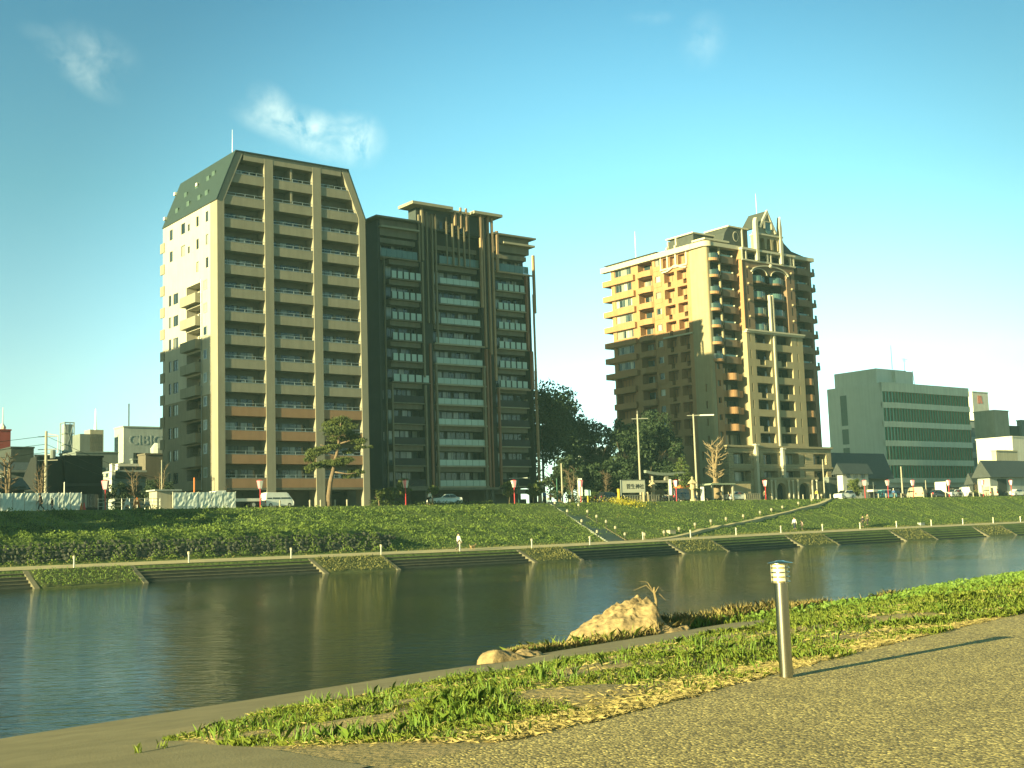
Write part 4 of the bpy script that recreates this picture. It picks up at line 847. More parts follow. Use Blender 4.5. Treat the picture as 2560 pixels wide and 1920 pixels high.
for i,(a,b) in enumerate(blocks):
    root=empty('planted_revetment',Vector(path_pt(a,0.)).copy(),0,'%s grass filled concrete revetment block between river steps'%words[i],'revetment','revetment blocks between the river steps')
    def rim(s0,s1,nm='rim',m_=M_rim,o0=.1,o1=-3.15,th=.12):
        S=np.linspace(s0,s1,4); o=sweep(nm,S,[(o0,lambda s:pz(s)+.05),(o1,lambda s:WZ-.12+th),(o1,lambda s:WZ-.5),(o0,lambda s:pz(s)-.3)],m_); return o
    offv=Vector(path_pt(a,0.))
    for (s0,s1) in ((a+.02,a+.42),(b-.42,b-.02)): o=rim(s0,s1); o.parent=root; o.matrix_parent_inverse=Matrix.Translation(-offv)
    o=rim(a+.43,b-.43,'soil_fill',M_fill,.08,-3.1,.06); o.parent=root; o.matrix_parent_inverse=Matrix.Translation(-offv)
    n=int(1500*(b-a)/12*(1 if i<3 else .6)); s=RNG.uniform(a+.5,b-.4,n); of=RNG.uniform(-2.95,-.05,n); q=path_pt(s,of); z=np.interp(s,PS,PZ)+.05+(of/3.15)*(np.interp(s,PS,PZ)-WZ)+RNG.uniform(0,.16,n)
    o=scatter('grass_fill',M_bkleaf if i in (0,) else M_bkleaf2,np.stack([q[:,0],q[:,1],z],-1),RNG.uniform(.10,.26,n),.5,.4); o.parent=root; o.matrix_parent_inverse=Matrix.Translation(-offv); o['kind']='stuff'
# ---------------------------------------------------------------- stone retaining wall at the foot of the slope
def stone_wall():
    V=[];F=[]
    rr=random.Random(5)
    s=s_of_px(-250); 
    s1=S_WALL+5
    def stone(c,r):
        n,m_=7,5; b=len(V); nn_=Vector((-LNx,-LNy,.35)).normalized()
        for i in range(m_+1):
            ph=math.pi*i/m_
            for k in range(n):
                j=1+rr.uniform(-.2,.2); lx=r[0]*j*math.sin(ph)*math.cos(2*math.pi*k/n); ly=r[1]*j*math.cos(ph); lz=r[2]*j*math.sin(ph)*math.sin(2*math.pi*k/n)
                V.append((c[0]+LD.x*lx-LNx*ly,c[1]+LD.y*lx-LNy*ly,c[2]+lz))
        for i in range(m_):
            for k in range(n): F.append((b+i*n+k,b+(i+1)*n+k,b+(i+1)*n+(k+1)%n,b+i*n+(k+1)%n))
    row=0
    for row in range(6):
        t=s-rr.random()
        while t<s1:
            w=rr.uniform(.28,.75); off=4.15+row*.17; c=path_pt(t+w/2,off)
            fade=float(WALLW(t)); 
            if rr.random()<fade+.0: stone((c[0],c[1],pz(t)+.32+row*.33+.1*rr.uniform(-1,1)),(w*.58,.2,.24*rr.uniform(.8,1.15)))
            t+=w
    me=bpy.data.meshes.new('stone_wall'); me.from_pydata(V,[],F); me.materials.append(M_stone); o=inst('stone_wall',me)
    return tag(o,'low wall of rounded rubble stones at the foot of the far slope','wall')
stone_wall()
# ---------------------------------------------------------------- slope vegetation
def bankveg(name,m_,n,s0,s1,o0,o1,zs,sz,cl,thr,seed,lab,tilt=.9,shift=0):
    s=RNG.uniform(s0,s1,n); B=np.interp(s,PS,BD); of=o0+(B*o1-o0)*RNG.uniform(0,1,n); q=path_pt(s,of)
    m_x,m_y=q[:,0],q[:,1]
    f=np.sin(m_x*cl+seed)*np.sin(m_y*cl*1.3+seed*2)+.6*np.sin(m_x*cl*2.7+m_y*cl*1.9+seed*3)+.5*np.sin(m_x*cl*5.1-m_y*cl*4.3)
    keep=f>thr+RNG.normal(0,.25,n); q=q[keep]; s=s[keep]; of=of[keep]; h=np.clip(f[keep]-thr,0,1.2)
    z=prof(s,of)+RNG.uniform(0,1,len(s))*zs*(.3+h)
    if shift: q=q.copy(); q[:,0]-=LNx*shift; q[:,1]-=LNy*shift
    o=scatter(name,m_,np.stack([q[:,0],q[:,1],z],-1),RNG.uniform(sz[0],sz[1],len(s)),.35,.55,4,None,None,tilt); return tag(o,lab,'plants',kind='stuff')
sA,sB=s_of_px(-60),s_of_px(2600)+75
bankveg('bank_grass',M_bkleaf,85000,sA,sB,4.3,1.0,.07,(.08,.20),.35,-2.5,1,'low green grass covering the far slope')
bankveg('bank_weeds',M_bkleaf,45000,sA,s_of_px(1500),5.0,.96,.42,(.10,.28),.8,.35,2,'clumpy leafy weeds on the left part of the far slope')
bankveg('dark_bank_weeds',M_bkdark,45000,sA,s_of_px(1500),4.4,.98,.22,(.09,.26),.45,.1,5,'darker weeds between the clumps on the far slope')
bankveg('dark_right_grass',M_bkdark,30000,s_of_px(1400),sB,4.4,.98,.10,(.08,.22),.30,.35,6,'patches of darker grass on the right part of the slope')
bankveg('straw_bank_weeds',M_bkleaf2,16000,s_of_px(300),sB,4.6,.97,.16,(.08,.2),.5,.6,8,'dry straw coloured weeds on the far slope')
bankveg('wall_creepers',M_bkleaf,26000,sA,S_WALL+6,4.0,.30,.22,(.09,.22),1.1,.35,4,'green creepers hanging over the stone wall',.9,.38)
n=5000; s=RNG.uniform(sA,sB,n); of=RNG.uniform(3.2,4.5,n); q=path_pt(s,of); tag(scatter('verge_grass',M_bkleaf2,np.stack([q[:,0],q[:,1],prof(s,of)+RNG.uniform(0,.1,n)],-1),RNG.uniform(.1,.25,n)),'yellowish grass verge beside the far riverside path','grass',kind='stuff')
# rape flowers
f0=street(1562,-1.2); n=1400; P=np.stack([f0.x+RNG.normal(0,1.5,n),f0.y+RNG.normal(0,1.0,n),np.zeros(n)],-1); P[:,2]=np.array([G(x,y) for x,y in P[:,:2]])+RNG.uniform(0,.75,n)
tag(scatter('rape_flowers',mat('yellow_petals',(.55,.45,.03),(.25,.26,.03),scale=1.2,rough=.7,trans=.2),P,RNG.uniform(.08,.24,n)),'patch of yellow rape flowers at the top of the slope','flowers',kind='stuff')
# ---------------------------------------------------------------- stairs down the slope
def so_px(px,py): p=hit(px,py); return so_of(p.x,p.y)
sL,_=so_px(1492,1347); sR,_=so_px(1546,1349); pT=street(1374,0); pT2=street(1411,0); tL,_=so_of(pT.x,pT.y); tR,_=so_of(pT2.x,pT2.y)
sL,sR,tL,tR=map(float,(sL,sR,tL,tR)); Bt=float(np.interp(tL,PS,BD)); NSt=34
c=MB(); 
def stp(t,e,lift=0):
    s=(sL*(1-t)+tL*t)*(1-e)+(sR*(1-t)+tR*t)*e; of=3.2*(1-t)+(Bt+.5)*t; q=path_pt(s,of); return q[0],q[1],s,of
zb_=pz(sL)+.05
for i in range(NSt):
    t0,t1=i/NSt,(i+1)/NSt; z=zb_+(ST-zb_)*(i+1)/NSt+.16
    a=stp(t0,0);b=stp(t0,1);d=stp(t1,0);e=stp(t1,1)
    c.add([(a[0],a[1],z-.9),(b[0],b[1],z-.9),(e[0],e[1],z-.9),(d[0],d[1],z-.9),(a[0],a[1],z),(b[0],b[1],z),(e[0],e[1],z),(d[0],d[1],z)],[(4,5,6,7),(0,1,5,4),(1,2,6,5),(2,3,7,6),(3,0,4,7)])
stairs=c.build('embankment_stairs',mat('dark_stair_concrete',(.24,.26,.21),(.18,.20,.16),scale=1.2,rough=.9)); tag(stairs,'long straight dark stairway running diagonally down the grass slope','stairs')
c=MB(); sp_=[]
for i in range(NSt+1):
    t=i/NSt; x=stp(t,1.06); sp_.append((x[0],x[1],zb_+(ST-zb_)*t+.2))
c.tube(sp_,.09,5); c.build('stair_kerb',M_kerb,stairs)
def small_lamp():
    c=MB(); c.lathe([(.07,0),(.07,.5),(.05,.52),(.05,.56)],(0,0,0),8); me=c.mesh('post',M_dkconc); h=MB(); h.lathe([(.13,.56),(.15,.6),(.15,.82),(.09,.9)],(0,0,0),8); mh=h.mesh('lamp_head',mat('pale_lamp_head',(.30,.28,.19),rough=.5)); return me,mh
sl=small_lamp(); lampgroup='low lamps beside the stairway'
k=0
for side,ts in ((1.14,(.04,.17,.30,.44,.58,.72,.86)),(-.12,(.12,.36,.6,.82,.95))):
    for t in ts:
        x=stp(t,side); z=G(x[0],x[1]); z=z if z>-3 else 0
        r_=empty('stair_lamp',(x[0],x[1],max(z,zb_+(ST-zb_)*t-.25)),0,'%s low pale lamp from the bottom on the %s side of the stairway'%(['lowest','second','third','fourth','fifth','sixth','seventh'][list(ts).index(t)],'right' if side>0 else 'left'),'lamp',lampgroup)
        inst('post',sl[0],r_); inst('lamp_head',sl[1],r_)
# ---------------------------------------------------------------- ramp path and its posts
rp=[(1560,1352),(1640,1349),(1700,1338),(1766,1323),(1830,1308),(1900,1293),(1970,1278),(2035,1264)]
pts=[hit(*p) for p in rp]; pts=[p for p in pts if p]; e_=street(2075,.8); pts.append(e_)
c=MB(); Lft=[];Rgt=[]
dense=[]
for i in range(len(pts)-1):
    for t in np.linspace(0,1,5,endpoint=False): dense.append(pts[i].lerp(pts[i+1],t))
dense.append(pts[-1]); zc=[G(p.x,p.y) for p in dense]; zc=np.convolve(np.r_[[zc[0]]*3,zc,[zc[-1]]*3],np.ones(7)/7,'valid')
for i,p in enumerate(dense):
    d=(dense[min(i+1,len(dense)-1)]-dense[max(i-1,0)]); d.z=0; d.normalize(); n_=Vector((-d.y,d.x,0))
    L_=p+n_*.75; R2=p-n_*.75; z=max(zc[i],G(p.x,p.y))+.05; Lft.append((L_.x,L_.y,z)); Rgt.append((R2.x,R2.y,z))
m_=len(dense); vs=Lft+Rgt+[(x,y,z-.5) for x,y,z in Lft]+[(x,y,z-.5) for x,y,z in Rgt]; fs=[]
for i in range(m_-1): fs+=[(i,i+m_,i+m_+1,i+1),(i+m_,i+3*m_,i+3*m_+1,i+m_+1),(i,i+1,i+2*m_+1,i+2*m_)]
c.add(vs,fs); tag(c.build('ramp_path',M_pave),kind='structure')
c=MB(); c.lathe([(.07,0),(.07,.55)],(0,0,0),8); mp_=c.mesh('post',M_kerb); c=MB(); c.lathe([(.15,.55),(.17,.6),(.17,.85),(.1,.92)],(0,0,0),8); mh_=c.mesh('lamp_head',mat('pale_lamp_head',(.5,.47,.33)))
k=0; acc=0; last=dense[4]
for i in range(4,len(dense)-1):
    if (dense[i]-last).length>4.1 or i==4:
        last=dense[i]; k+=1; x,y,z=Lft[i]; d=Vector((x,y,0))-Vector((dense[i].x,dense[i].y,0)); x+=d.x*.12; y+=d.y*.12
        r_=empty('ramp_post',(x,y,z-.12),0,'%s short post with pale head from the lower end of the ramp path'%(['first','second','third','fourth','fifth','sixth','seventh','eighth','ninth','tenth','eleventh','twelfth','thirteenth','fourteenth','fifteenth','sixteenth','seventeenth','eighteenth'][k-1]),'post','posts along the ramp path'); inst('post',mp_,r_); inst('lamp_head',mh_,r_)
# ---------------------------------------------------------------- lamps of the riverside path
c=MB(); c.lathe([(.075,0),(.075,.72),(.055,.73)],(0,0,0),10); mp_=c.mesh('post',mat('brushed_steel_far',(.50,.49,.42),(.42,.41,.35),rough=.4,metal=.5)); c=MB(); c.lathe([(.10,.73),(.10,.9),(.13,.92),(.13,.94),(.03,.97)],(0,0,0),10); mh_=c.mesh('lamp_head',mat('lamp_lantern',(.62,.56,.36),rough=.5))
bl=[185,472,728,953,1150,1330,1475,1608,1727,1841,1953,2057,2151,2242,2329,2408,2484,2552]
ordn=['first','second','third','fourth','fifth','sixth','seventh','eighth','ninth','tenth','eleventh','twelfth','thirteenth','fourteenth','fifteenth','sixteenth','seventeenth','last']
for i,px in enumerate(bl):
    off=.3 if px<1500 else 2.6
    s=s_of_px(px-(0 if off<1 else 14)); q=path_pt(s,off)
    # slide along the path until the column matches
    for _ in range(6):
        v=Vector((q[0],q[1],pz(s)-CAMH)); x=1280+FPX*v.dot(CR)/v.dot(CF); s+=(px-x)*v.dot(CF)/FPX/.9; q=path_pt(s,off)
    r_=empty('path_lamp',(q[0],q[1],float(prof(s,off))+.02),0,'%s knee-high steel lamp from the left along the far riverside path'%ordn[i],'path lamp','lamps along the far riverside path'); inst('post',mp_,r_); inst('lamp_head',mh_,r_)
# ================================================================ background buildings
def bg(label,px0,pxc,px1,ytop,Y,m_,parts=(),name='building',cat='building',z0=ST,capm=None,depthdef=8,yaw=TH):
    """box building: corner column pxc at distance Y, left face back to px0, front face to px1; parts(e,W,D,H) adds detail"""
    o=atY(pxc,ytop,Y); H=o.z-z0; O=Vector((o.x,Y,z0))
    ud=Vector((math.cos(yaw),math.sin(yaw),0)); vd=Vector((-math.sin(yaw),math.cos(yaw),0))
    def sol(px,axis,nrm):
        P=onplane(O,nrm,px,ytop+60); return (P-O).dot(axis)
    W=sol(px1,ud,vd) if px1 and px1>pxc else depthdef; D=sol(px0,vd,ud) if px0 is not None and px0<pxc else depthdef
    W=max(W,1); D=max(D,1)
    e=empty(name,O,yaw,label,cat); c=MB(); c.box(0,W,0,D,0,H); c.build('wall',m_,e)
    c=MB(); c.box(-.12,W+.12,-.12,D+.12,H,H+.25); c.build('parapet',capm or m_,e)
    for f in parts: f(e,W,D,H)
    return e
def winrow(z,h,n,w,m_=None,x0=.6,x1=None,side=0,pm=None):
    def f(e,W,D,H):
        L_=(D if side else W); a=x0; b=x1 if x1 else L_-.6; st=(b-a)/n
        for i in range(n):
            x=a+st*(i+.5)-w/2
            if side: window(e,w,h,(-.05,x+w,z),-math.pi/2,2,pm=pm,fm=m_)
            else: window(e,w,h,(x,-.05,z),0,2,pm=pm,fm=m_)
    return f
def gable(m_,h=2.2,ov=.6,ridge='x'):
    def f(e,W,D,H):
        c=MB()
        if ridge=='x': c.prismx([(-ov,H-.1),(D+ov,H-.1),(D/2,H+h)],-ov,W+ov)
        else: c.prism([(-ov,H-.1),(W+ov,H-.1),(W/2,H+h)],-ov,D+ov)
        c.build('roof',m_,e,fix=True)
    return f
K=lambda n,a,**k: mat(n,a,tuple(x*.82 for x in a),scale=.5,streak=.15,**k)
M_w=K('white_render',(.62,.62,.52)); M_gw=K('grey_white_wall',(.36,.40,.36)); M_gr=K('grey_wall',(.17,.20,.18)); M_dg=K('dark_grey_wall',(.045,.055,.05)); M_blk=K('black_timber_wall',(.018,.022,.02)); M_br=K('brown_wall',(.14,.125,.09)); M_be=K('beige_wall',(.42,.39,.28)); M_rd=K('red_brick_tower',(.30,.045,.04)); M_tile=mat('grey_roof_tiles',(.05,.06,.058),(.03,.038,.036),scale=3,rough=.6,bump=.03,bscale=5); M_cr=K('cream_wall',(.50,.47,.33))
# far left
bg('red brick tower with white finial at the left edge of the photo',-60,-6,26,1076,215,M_rd,[lambda e,W,D,H:(MB().lathe([(.5,0),(.6,.5),(.1,1.2),(.05,4)],(W/2,1,H+.2),8).build('finial',M_trim,e),MB().box(.4,W-.4,-.06,-.001,H-6,H-5.2).build('recessed_panel',M_dg,e))],'red_tower','tower')
bg('dark teal apartment house with sloping roof edge at the far left',-40,28,84,1120,205,M_dg,[winrow(2,1.3,3,1.4),winrow(5,1.3,3,1.4),winrow(8,1.3,3,1.4)],'apartment_house')
bg('low grey house in front of the dark teal apartment house',-30,20,95,1180,165,M_gr,[winrow(1,1.4,3,1.5),gable(M_tile,1.6)],'house','house')
bg('small tiled roof shed behind the left construction fence',-30,8,60,1222,140,M_dg,[gable(M_tile,1.4)],'shed','shed')
bg('orange roofed low shelter behind the left construction fence',40,44,95,1232,150,M_be,[],'shelter','shelter')
bg('white gabled house left of the utility pole',84,96,124,1160,185,M_w,[winrow(2,1.2,1,1.2),gable(M_tile,1.5,.3)],'house','house')
bg('pale house partly hidden by the black timber building',112,122,168,1150,190,M_gw,[winrow(3,1.3,2,1.2),winrow(6,1.3,2,1.2)],'house','house')
bg('black timber building with boarded front left of the beige tower',108,163,256,1143,158,M_blk,[winrow(1.2,1.8,3,1.6),lambda e,W,D,H:(MB().box(-.05,W+.05,-.12,-.001,H*.52,H*.52+.35).build('belt_board',M_dg,e),MB().prismx([(-.3,H*.2),(D+3,H*.2),(D*.4,H+.1),(0,H+.1)],-3.2,-.4).build('lean_to_roof',M_blk,e,fix=True))],'timber_building')
bg('grey flat block behind the black timber building',158,190,294,1132,215,M_gr,[lambda e,W,D,H:(MB().box(1,5,1,5,H,H+3.4).build('roof_room',M_gr,e),MB().box(W-4.6,W-2.2,1,4,H,H+4.2).build('roof_room',M_be,e),MB().tube([(W*.55,2,H),(W*.55,2,H+8)],[.5,.05],4).build('antenna_mast',M_rail,e))],'grey_block')
def lattice(e,W,D,H):
    c=MB()
    for x in (0.1,W-.1):
        for y in (.1,D-.1): c.tube([(x,y,H),(x,y,H+6)],.12,5)
    for z in (H+1.8,H+3.9,H+5.9):
        c.tube([(.1,.1,z),(W-.1,.1,z)],.1,5); c.tube([(.1,.1,z),(.1,D-.1,z)],.1,5)
    c.tube([(.1,.1,H),(W-.1,.1,H+6)],.08,5); c.tube([(W-.1,.1,H),(.1,.1,H+6)],.08,5)
    c.build('lattice_frame',M_rail,e); c=MB(); c.box(.3,W-.3,.3,D-.3,H+.3,H+5.6); c.build('tank',M_gw,e)
bg('rooftop tank in a steel lattice frame above the timber building',148,160,186,1135,230,M_gr,[lattice],'tank_tower','tower')
bb=bg('large white sign block with faint grey letters left of the beige tower',286,309,412,1068,235,M_gw,[lambda e,W,D,H:(MB().tube([(1.2,.5,H),(1.2,.5,H+4.6)],.12,5).build('antenna_mast',M_dg,e),MB().box(-.06,W+.02,-.14,-.001,H*.36,H*.38).build('belt_board',M_gr,e))],'sign_building','sign building')
def text(s,size,m_,parent,loc,rot,name,ext=.02,al='CENTER'):
    cu=bpy.data.curves.new(name,'FONT'); cu.body=s; cu.size=size; cu.extrude=ext; cu.align_x=al; cu.resolution_u=3
    o=bpy.data.objects.new(name+'_tmp',cu); COL.objects.link(o); dg=bpy.context.evaluated_depsgraph_get(); me=bpy.data.meshes.new_from_object(o.evaluated_get(dg)); bpy.data.objects.remove(o)
    me.materials.clear(); me.materials.append(m_); q=inst(name,me,parent,loc); q.rotation_euler=rot; return q
text('CIBIC',2.7,mat('faint_sign_grey',(.31,.35,.32),rough=.8),bb,(4.3,-.03,atY(309,1068,235).z-ST-3.3),(math.pi/2,0,0),'sign_lettering')
bg('grey and white low office with rows of small windows beside the beige tower',258,290,364,1180,172,M_gw,[winrow(3.2,1.3,8,.55,pm=M_pane),winrow(5.9,1.3,8,.55,pm=M_pane),winrow(3.2,1.3,2,1.0,side=1),winrow(5.9,1.3,2,1.0,side=1),lambda e,W,D,H:(MB().box(-.1,W+.1,-.16,-.001,H-.9,H-.05).build('brown_fascia',M_br,e),MB().box(1,4,2,4,H,H+1.3).build('roof_unit',M_w,e),MB().box(-.5,-.05,.2,1.2,3.5,7.6).build('projecting_sign',M_w,e))],'office')
bg('brown block with water tank against the side of the beige tower',345,364,440,1137,185,M_br,[lambda e,W,D,H:(MB().lathe([(1,0),(1.1,1.2),(.5,2)],(3,3,H),10).build('water_tank',M_gw,e),)],'brown_block')
bg('glass roofed penthouse behind the low office',326,332,366,1150,200,M_gr,[winrow(9.4,1.6,3,1.4)],'rooftop_house')
# far right
bg('grey striped block right of the office building',2400,2408,2446,1052,330,M_gr,[lambda e,W,D,H:[MB().box(-.1,W+.1,-.2,-.001,z,z+1.6).build('balcony_band',M_gw,e) for z in (4,8,12,16,20)]],'striped_block')
sg=bg('white rooftop sign block with red logo at the upper right',2414,2430,2474,980,350,M_w,[],'sign_block','sign building')
text('肌',2.6,mat('logo_red',(.62,.16,.08),rough=.6),sg,(3.6,-.05,atY(2430,980,350).z-ST-3.0),(math.pi/2,0,0),'sign_logo')
bg('tall beige and grey block behind the white building on the right',2438,2484,2525,1027,300,M_be,[],'beige_block')
bg('bright white angular building at the right edge',2444,2530,2620,1093,262,M_w,[winrow(5.2,1.6,6,1.0,x0=1.6,x1=8.5,side=1)],'white_building')
bg('cream projecting wing with a wide strip window on the right',2484,2490,2548,1128,246,M_cr,[lambda e,W,D,H:window(e,7,1.7,(1.2,-.05,5.6),0,7)],'cream_wing')
bg('small grey block with white top at the right edge',2546,2552,2610,1052,310,M_gr,[],'grey_block')
bg('dark low block behind the beige block on the right',2500,2510,2552,1066,305,M_dg,[],'low_block')
bg('dark tiled roof house behind the white cottage',2070,2090,2222,1196,238,M_gr,[gable(M_tile,5.0,1.0)],'house','house')
bg('white stucco cottage with hipped roof between brown building and office',2096,2106,2174,1184,226,M_w,[winrow(4.2,1.6,3,1.1),winrow(1.0,1.8,3,1.3),gable(M_tile,1.9,.7)],'cottage','house')
bg('grey walled garage block beside the stone base of the brown building',2064,2072,2100,1196,228,M_gr,[winrow(4.2,1.4,1,1.2)],'garage_block')
bg('grey gabled hall with dark roof at the right end of the street',2448,2474,2600,1192,236,M_gw,[gable(M_tile,3.2,.8),lambda e,W,D,H:MB().box(2.5,5.5,-.1,-.001,.2,3.4).build('shutter',M_dg,e)],'hall')
bg('dark roofed house left of the gabled hall',2425,2432,2476,1210,244,M_dg,[gable(M_tile,2.2,.6)],'house','house')
bg('low white shop with flat awning in front of the office building',2166,2170,2192,1216,222,M_dg,[lambda e,W,D,H:MB().box(-.4,W+2.6,-1.4,0,H-1.0,H-.6).build('awning',M_w,e)],'shop')
bg('low dark ground floor annex below the office building',2196,2202,2420,1222,252,M_dg,[winrow(1,1.6,9,1.6)],'annex')
bg('pale building glimpsed between the trees in the centre gap',1440,1452,1530,1120,250,M_gw,[winrow(6,1.4,3,1.4),winrow(9.4,1.4,3,1.4)],'distant_building')
# ================================================================ street furniture
def at_street(px,back): return street(px,back)
M_red=mat('red_paint',(.50,.03,.035),rough=.5); M_wh=mat('white_paint',(.72,.72,.62),rough=.5); M_pk=mat('pink_paper',(.62,.22,.26),rough=.6); M_conc=mat('pole_concrete',(.36,.34,.25),(.30,.28,.2),scale=2,rough=.85); M_steel=mat('galvanised_steel',(.42,.42,.35),rough=.45,metal=.4); M_yel=mat('yellow_paint',(.60,.46,.06),rough=.5); M_grn=mat('green_paint',(.05,.15,.10),rough=.5); M_tyre=mat('tyre_rubber',(.015,.015,.015),rough=.8); M_glass=mat('car_glass',(.015,.022,.022),rough=.05,spec=.8); M_org=mat('orange_cloth',(.55,.18,.05),rough=.8); M_blue=mat('blue_cloth',(.06,.14,.32),rough=.8)
# lanterns on red posts
c=MB(); c.lathe([(.06,0),(.06,2.2)],(0,0,0),8); lp=c.mesh('post',M_red)
def hexl(r0,r1,z0,z1,ks):
    c=MB()
    for k in ks:
        a=math.pi/3*k+.3; b=a+math.pi/3
        c.quad((r0*math.cos(a),r0*math.sin(a),z0),(r0*math.cos(b),r0*math.sin(b),z0),(r1*math.cos(b),r1*math.sin(b),z1),(r1*math.cos(a),r1*math.sin(a),z1))
    return c
lw=hexl(.23,.42,2.1,2.98,(0,2,4)).mesh('paper_panel',M_wh); lk=hexl(.23,.42,2.1,2.98,(1,3,5)).mesh('pink_panel',M_pk)
c=MB(); c.lathe([(.2,2.1),(.22,2.15)],(0,0,0),6); c.lathe([(.38,2.95),(.38,3.0),(.06,3.1)],(0,0,0),6); lc=c.mesh('lantern_frame',M_red)
for i,(px,w) in enumerate([(263,'between the two construction fences'),(651,'just left of the white van'),(1015,'in front of the left bay of the dark block'),(1287,'in front of the right end of the dark block'),(1453,'right of the top of the stairway'),(1692,'in front of the stone torii'),(1915,'in front of the left arch of the brown building'),(2163,'behind the white estate car'),(2221,'above the small blue car'),(2284,'in front of the cream van'),(2373,'in front of the white box lorry'),(2458,'beside the tall white banner on the right'),(2529,'above the white saloon at the right edge')]):
    e=empty('festival_lantern',at_street(px,.35),.3*i,'red post festival lantern %s'%w,'lantern','festival lanterns along the street edge')
    for n_,me in (('post',lp),('paper_panel',lw),('pink_panel',lk),('lantern_frame',lc)): inst(n_,me,e)
# poles
def pole(px,top,back,r0,r1,label,cat='pole',m_=None,extra=None,name='pole'):
    b=at_street(px,back); t=onplane(b,Vector((0,1,0)),px,top); H=t.z-ST
    e=empty(name,b,0,label,cat); c=MB(); c.lathe([(r0,0),(r1,H)],(0,0,0),10); c.build('shaft',m_ or M_conc,e)
    if extra: extra(e,H)
    return e
def bar(name,a,b,r,m_,e): c=MB(); c.tube([a,b],r,6); return c.build(name,m_,e)
pole(1603,1035,9,.17,.11,'tall pale pole with short cross arm in front of the dark trees','pole',None,lambda e,H:(bar('cross_arm',(-.9,0,H-.7),(1.6,0,H-.7),.06,M_steel,e),bar('finial',(0,0,H),(0,0,H+.5),.05,M_steel,e)))
def lamp_arm(e,H):
    bar('lamp_arm',(-1.0,0,H-.2),(1.2,0,H-.2),.07,M_steel,e); c=MB(); c.box(1.0,3.2,-.2,.2,H-.32,H-.12); c.build('lamp_head',M_wh,e)
pole(1744,1035,9,.18,.12,'tall street lamp with horizontal head in front of the brown building','street lamp',None,lamp_arm,'street_lamp')
def util(e,H):
    for z in (H-.6,H-2.0,H-3.2): bar('cross_arm',(-.9,0,z),(1.3,0,z),.05,M_steel,e)
    c=MB(); c.lathe([(.3,0),(.3,.9)],(.75,0,H-3.0),10); c.build('transformer',M_gr,e); c=MB(); c.tube([(.2,0,H-.3),(1.3,0,H-.5),(1.3,0,H-2.4),(.2,0,H-2.6)],.05,5); c.build('bracket_frame',M_steel,e)
pu=pole(113,1078,12,.2,.13,'concrete utility pole with transformer and cross arms on the left','utility pole',None,util,'utility_pole')
pole(2257,1166,6,.16,.11,'concrete utility pole in front of the left end of the office building','utility pole',name='utility_pole')
pole(2316,1200,3,.09,.06,'thin pale sign pole in front of the office windows','pole')
pole(2062,1148,1.5,.12,.07,'slim pole at the right corner of the stone base','pole')
pole(1394,1196,2,.08,.06,'thin teal and brown pole at the top of the stairway','pole',M_grn)
pole(1407,1158,5,.12,.09,'pale pole beside the big trees right of the stairway','pole')
def dbl(e,H): bar('lamp_arm',(-.9,0,H),(.9,0,H+.05),.04,M_steel,e); [MB().box(s*.9-.35,s*.9+.35,-.12,.12,H-.02,H+.1).build('lamp_head',M_gw,e) for s in (-1,1)]
pole(1298,1196,3,.07,.05,'double armed street lamp in front of the dark block','street lamp',M_grn,dbl,'street_lamp')
pole(404,1150,2.5,.07,.05,'thin leaning pole at the left end of the right construction fence','pole')
pole(486,1194,4,.1,.09,'short red and white striped pole behind the construction fence','pole',M_org)
pole(160,1205,.6,.07,.05,'pale slender post in front of the left construction fence','pole',M_wh)
pole(2498,1200,6,.09,.07,'dark thin pole near the gabled hall','pole',M_gr)
pole(2466,1198,5,.08,.06,'brown sign pole right of the white banner','pole',M_br)
pole(2185,1205,7,.05,.04,'thin bracket pole beside the low shop','pole',M_gr)
# overhead wires
pb=pu.location; zt_=pb.z+onplane(pb,Vector((0,1,0)),113,1090).z-ST
for dz in (0,.9,1.8):
    a=Vector((pb.x,pb.y,zt_-dz)); 
    for t_ in (Vector((-120,150,zt_-dz-.5)),Vector((-44,182,zt_-dz-4))):
        c=MB(); c.tube([a.lerp(t_,k/10)-Vector((0,0,1.3*math.sin(math.pi*k/10))) for k in range(11)],.025,4); tag(c.build('overhead_wire',M_dg),'%s thin overhead wire running %s from the left utility pole'%({0:'top',.9:'middle',1.8:'lowest'}[dz],'left' if t_.x<-100 else 'right'),'wire','overhead wires')
def post(px,y0,back,w,m_,label,name='banner_post',cat='banner',d=.12,z0=0):
    b=at_street(px,back); t=onplane(b,Vector((0,1,0)),px,y0); c=MB(); c.box(-w/2,w/2,-d,d,z0,t.z-ST); o=c.build(name,m_,None,b,.2,bevel=.02); return tag(o,label,cat)
def nobori(px,y0,back,w,label):
    b=at_street(px,back); H=onplane(b,Vector((0,1,0)),px,y0).z-ST; e=empty('upright_banner',b,.1,label,'banner'); c=MB(); c.tube([(0,0,0),(0,0,H+.1)],.035,6); c.build('banner_pole',M_steel,e)
    c=MB(); n=8
    for i in range(n): z0=H-(H*.72)*i/n; z1=H-(H*.72)*(i+1)/n; f=lambda z:.06*math.sin(z*2.3); c.add([(.04,f(z1),z1),(w,f(z1+.4),z1),(w,f(z0+.4),z0),(.04,f(z0),z0)],[(0,1,2,3)])
    c.build('banner_cloth',M_wh,e)
nobori(1446,1196,1.2,.62,'white upright banner beside the red post at the top of the stairway')
nobori(1673,1198,.8,.45,'narrow white upright banner in front of the torii')
nobori(2446,1203,1.6,.6,'white upright banner at the right end of the street')
post(1757,1217,.7,.5,M_wh,'white square post with a dark stub near the bare tree','square_post','post'); post(1547,1222,.7,.28,M_yel,'yellowish post below the small blue sign','sign_post','post')
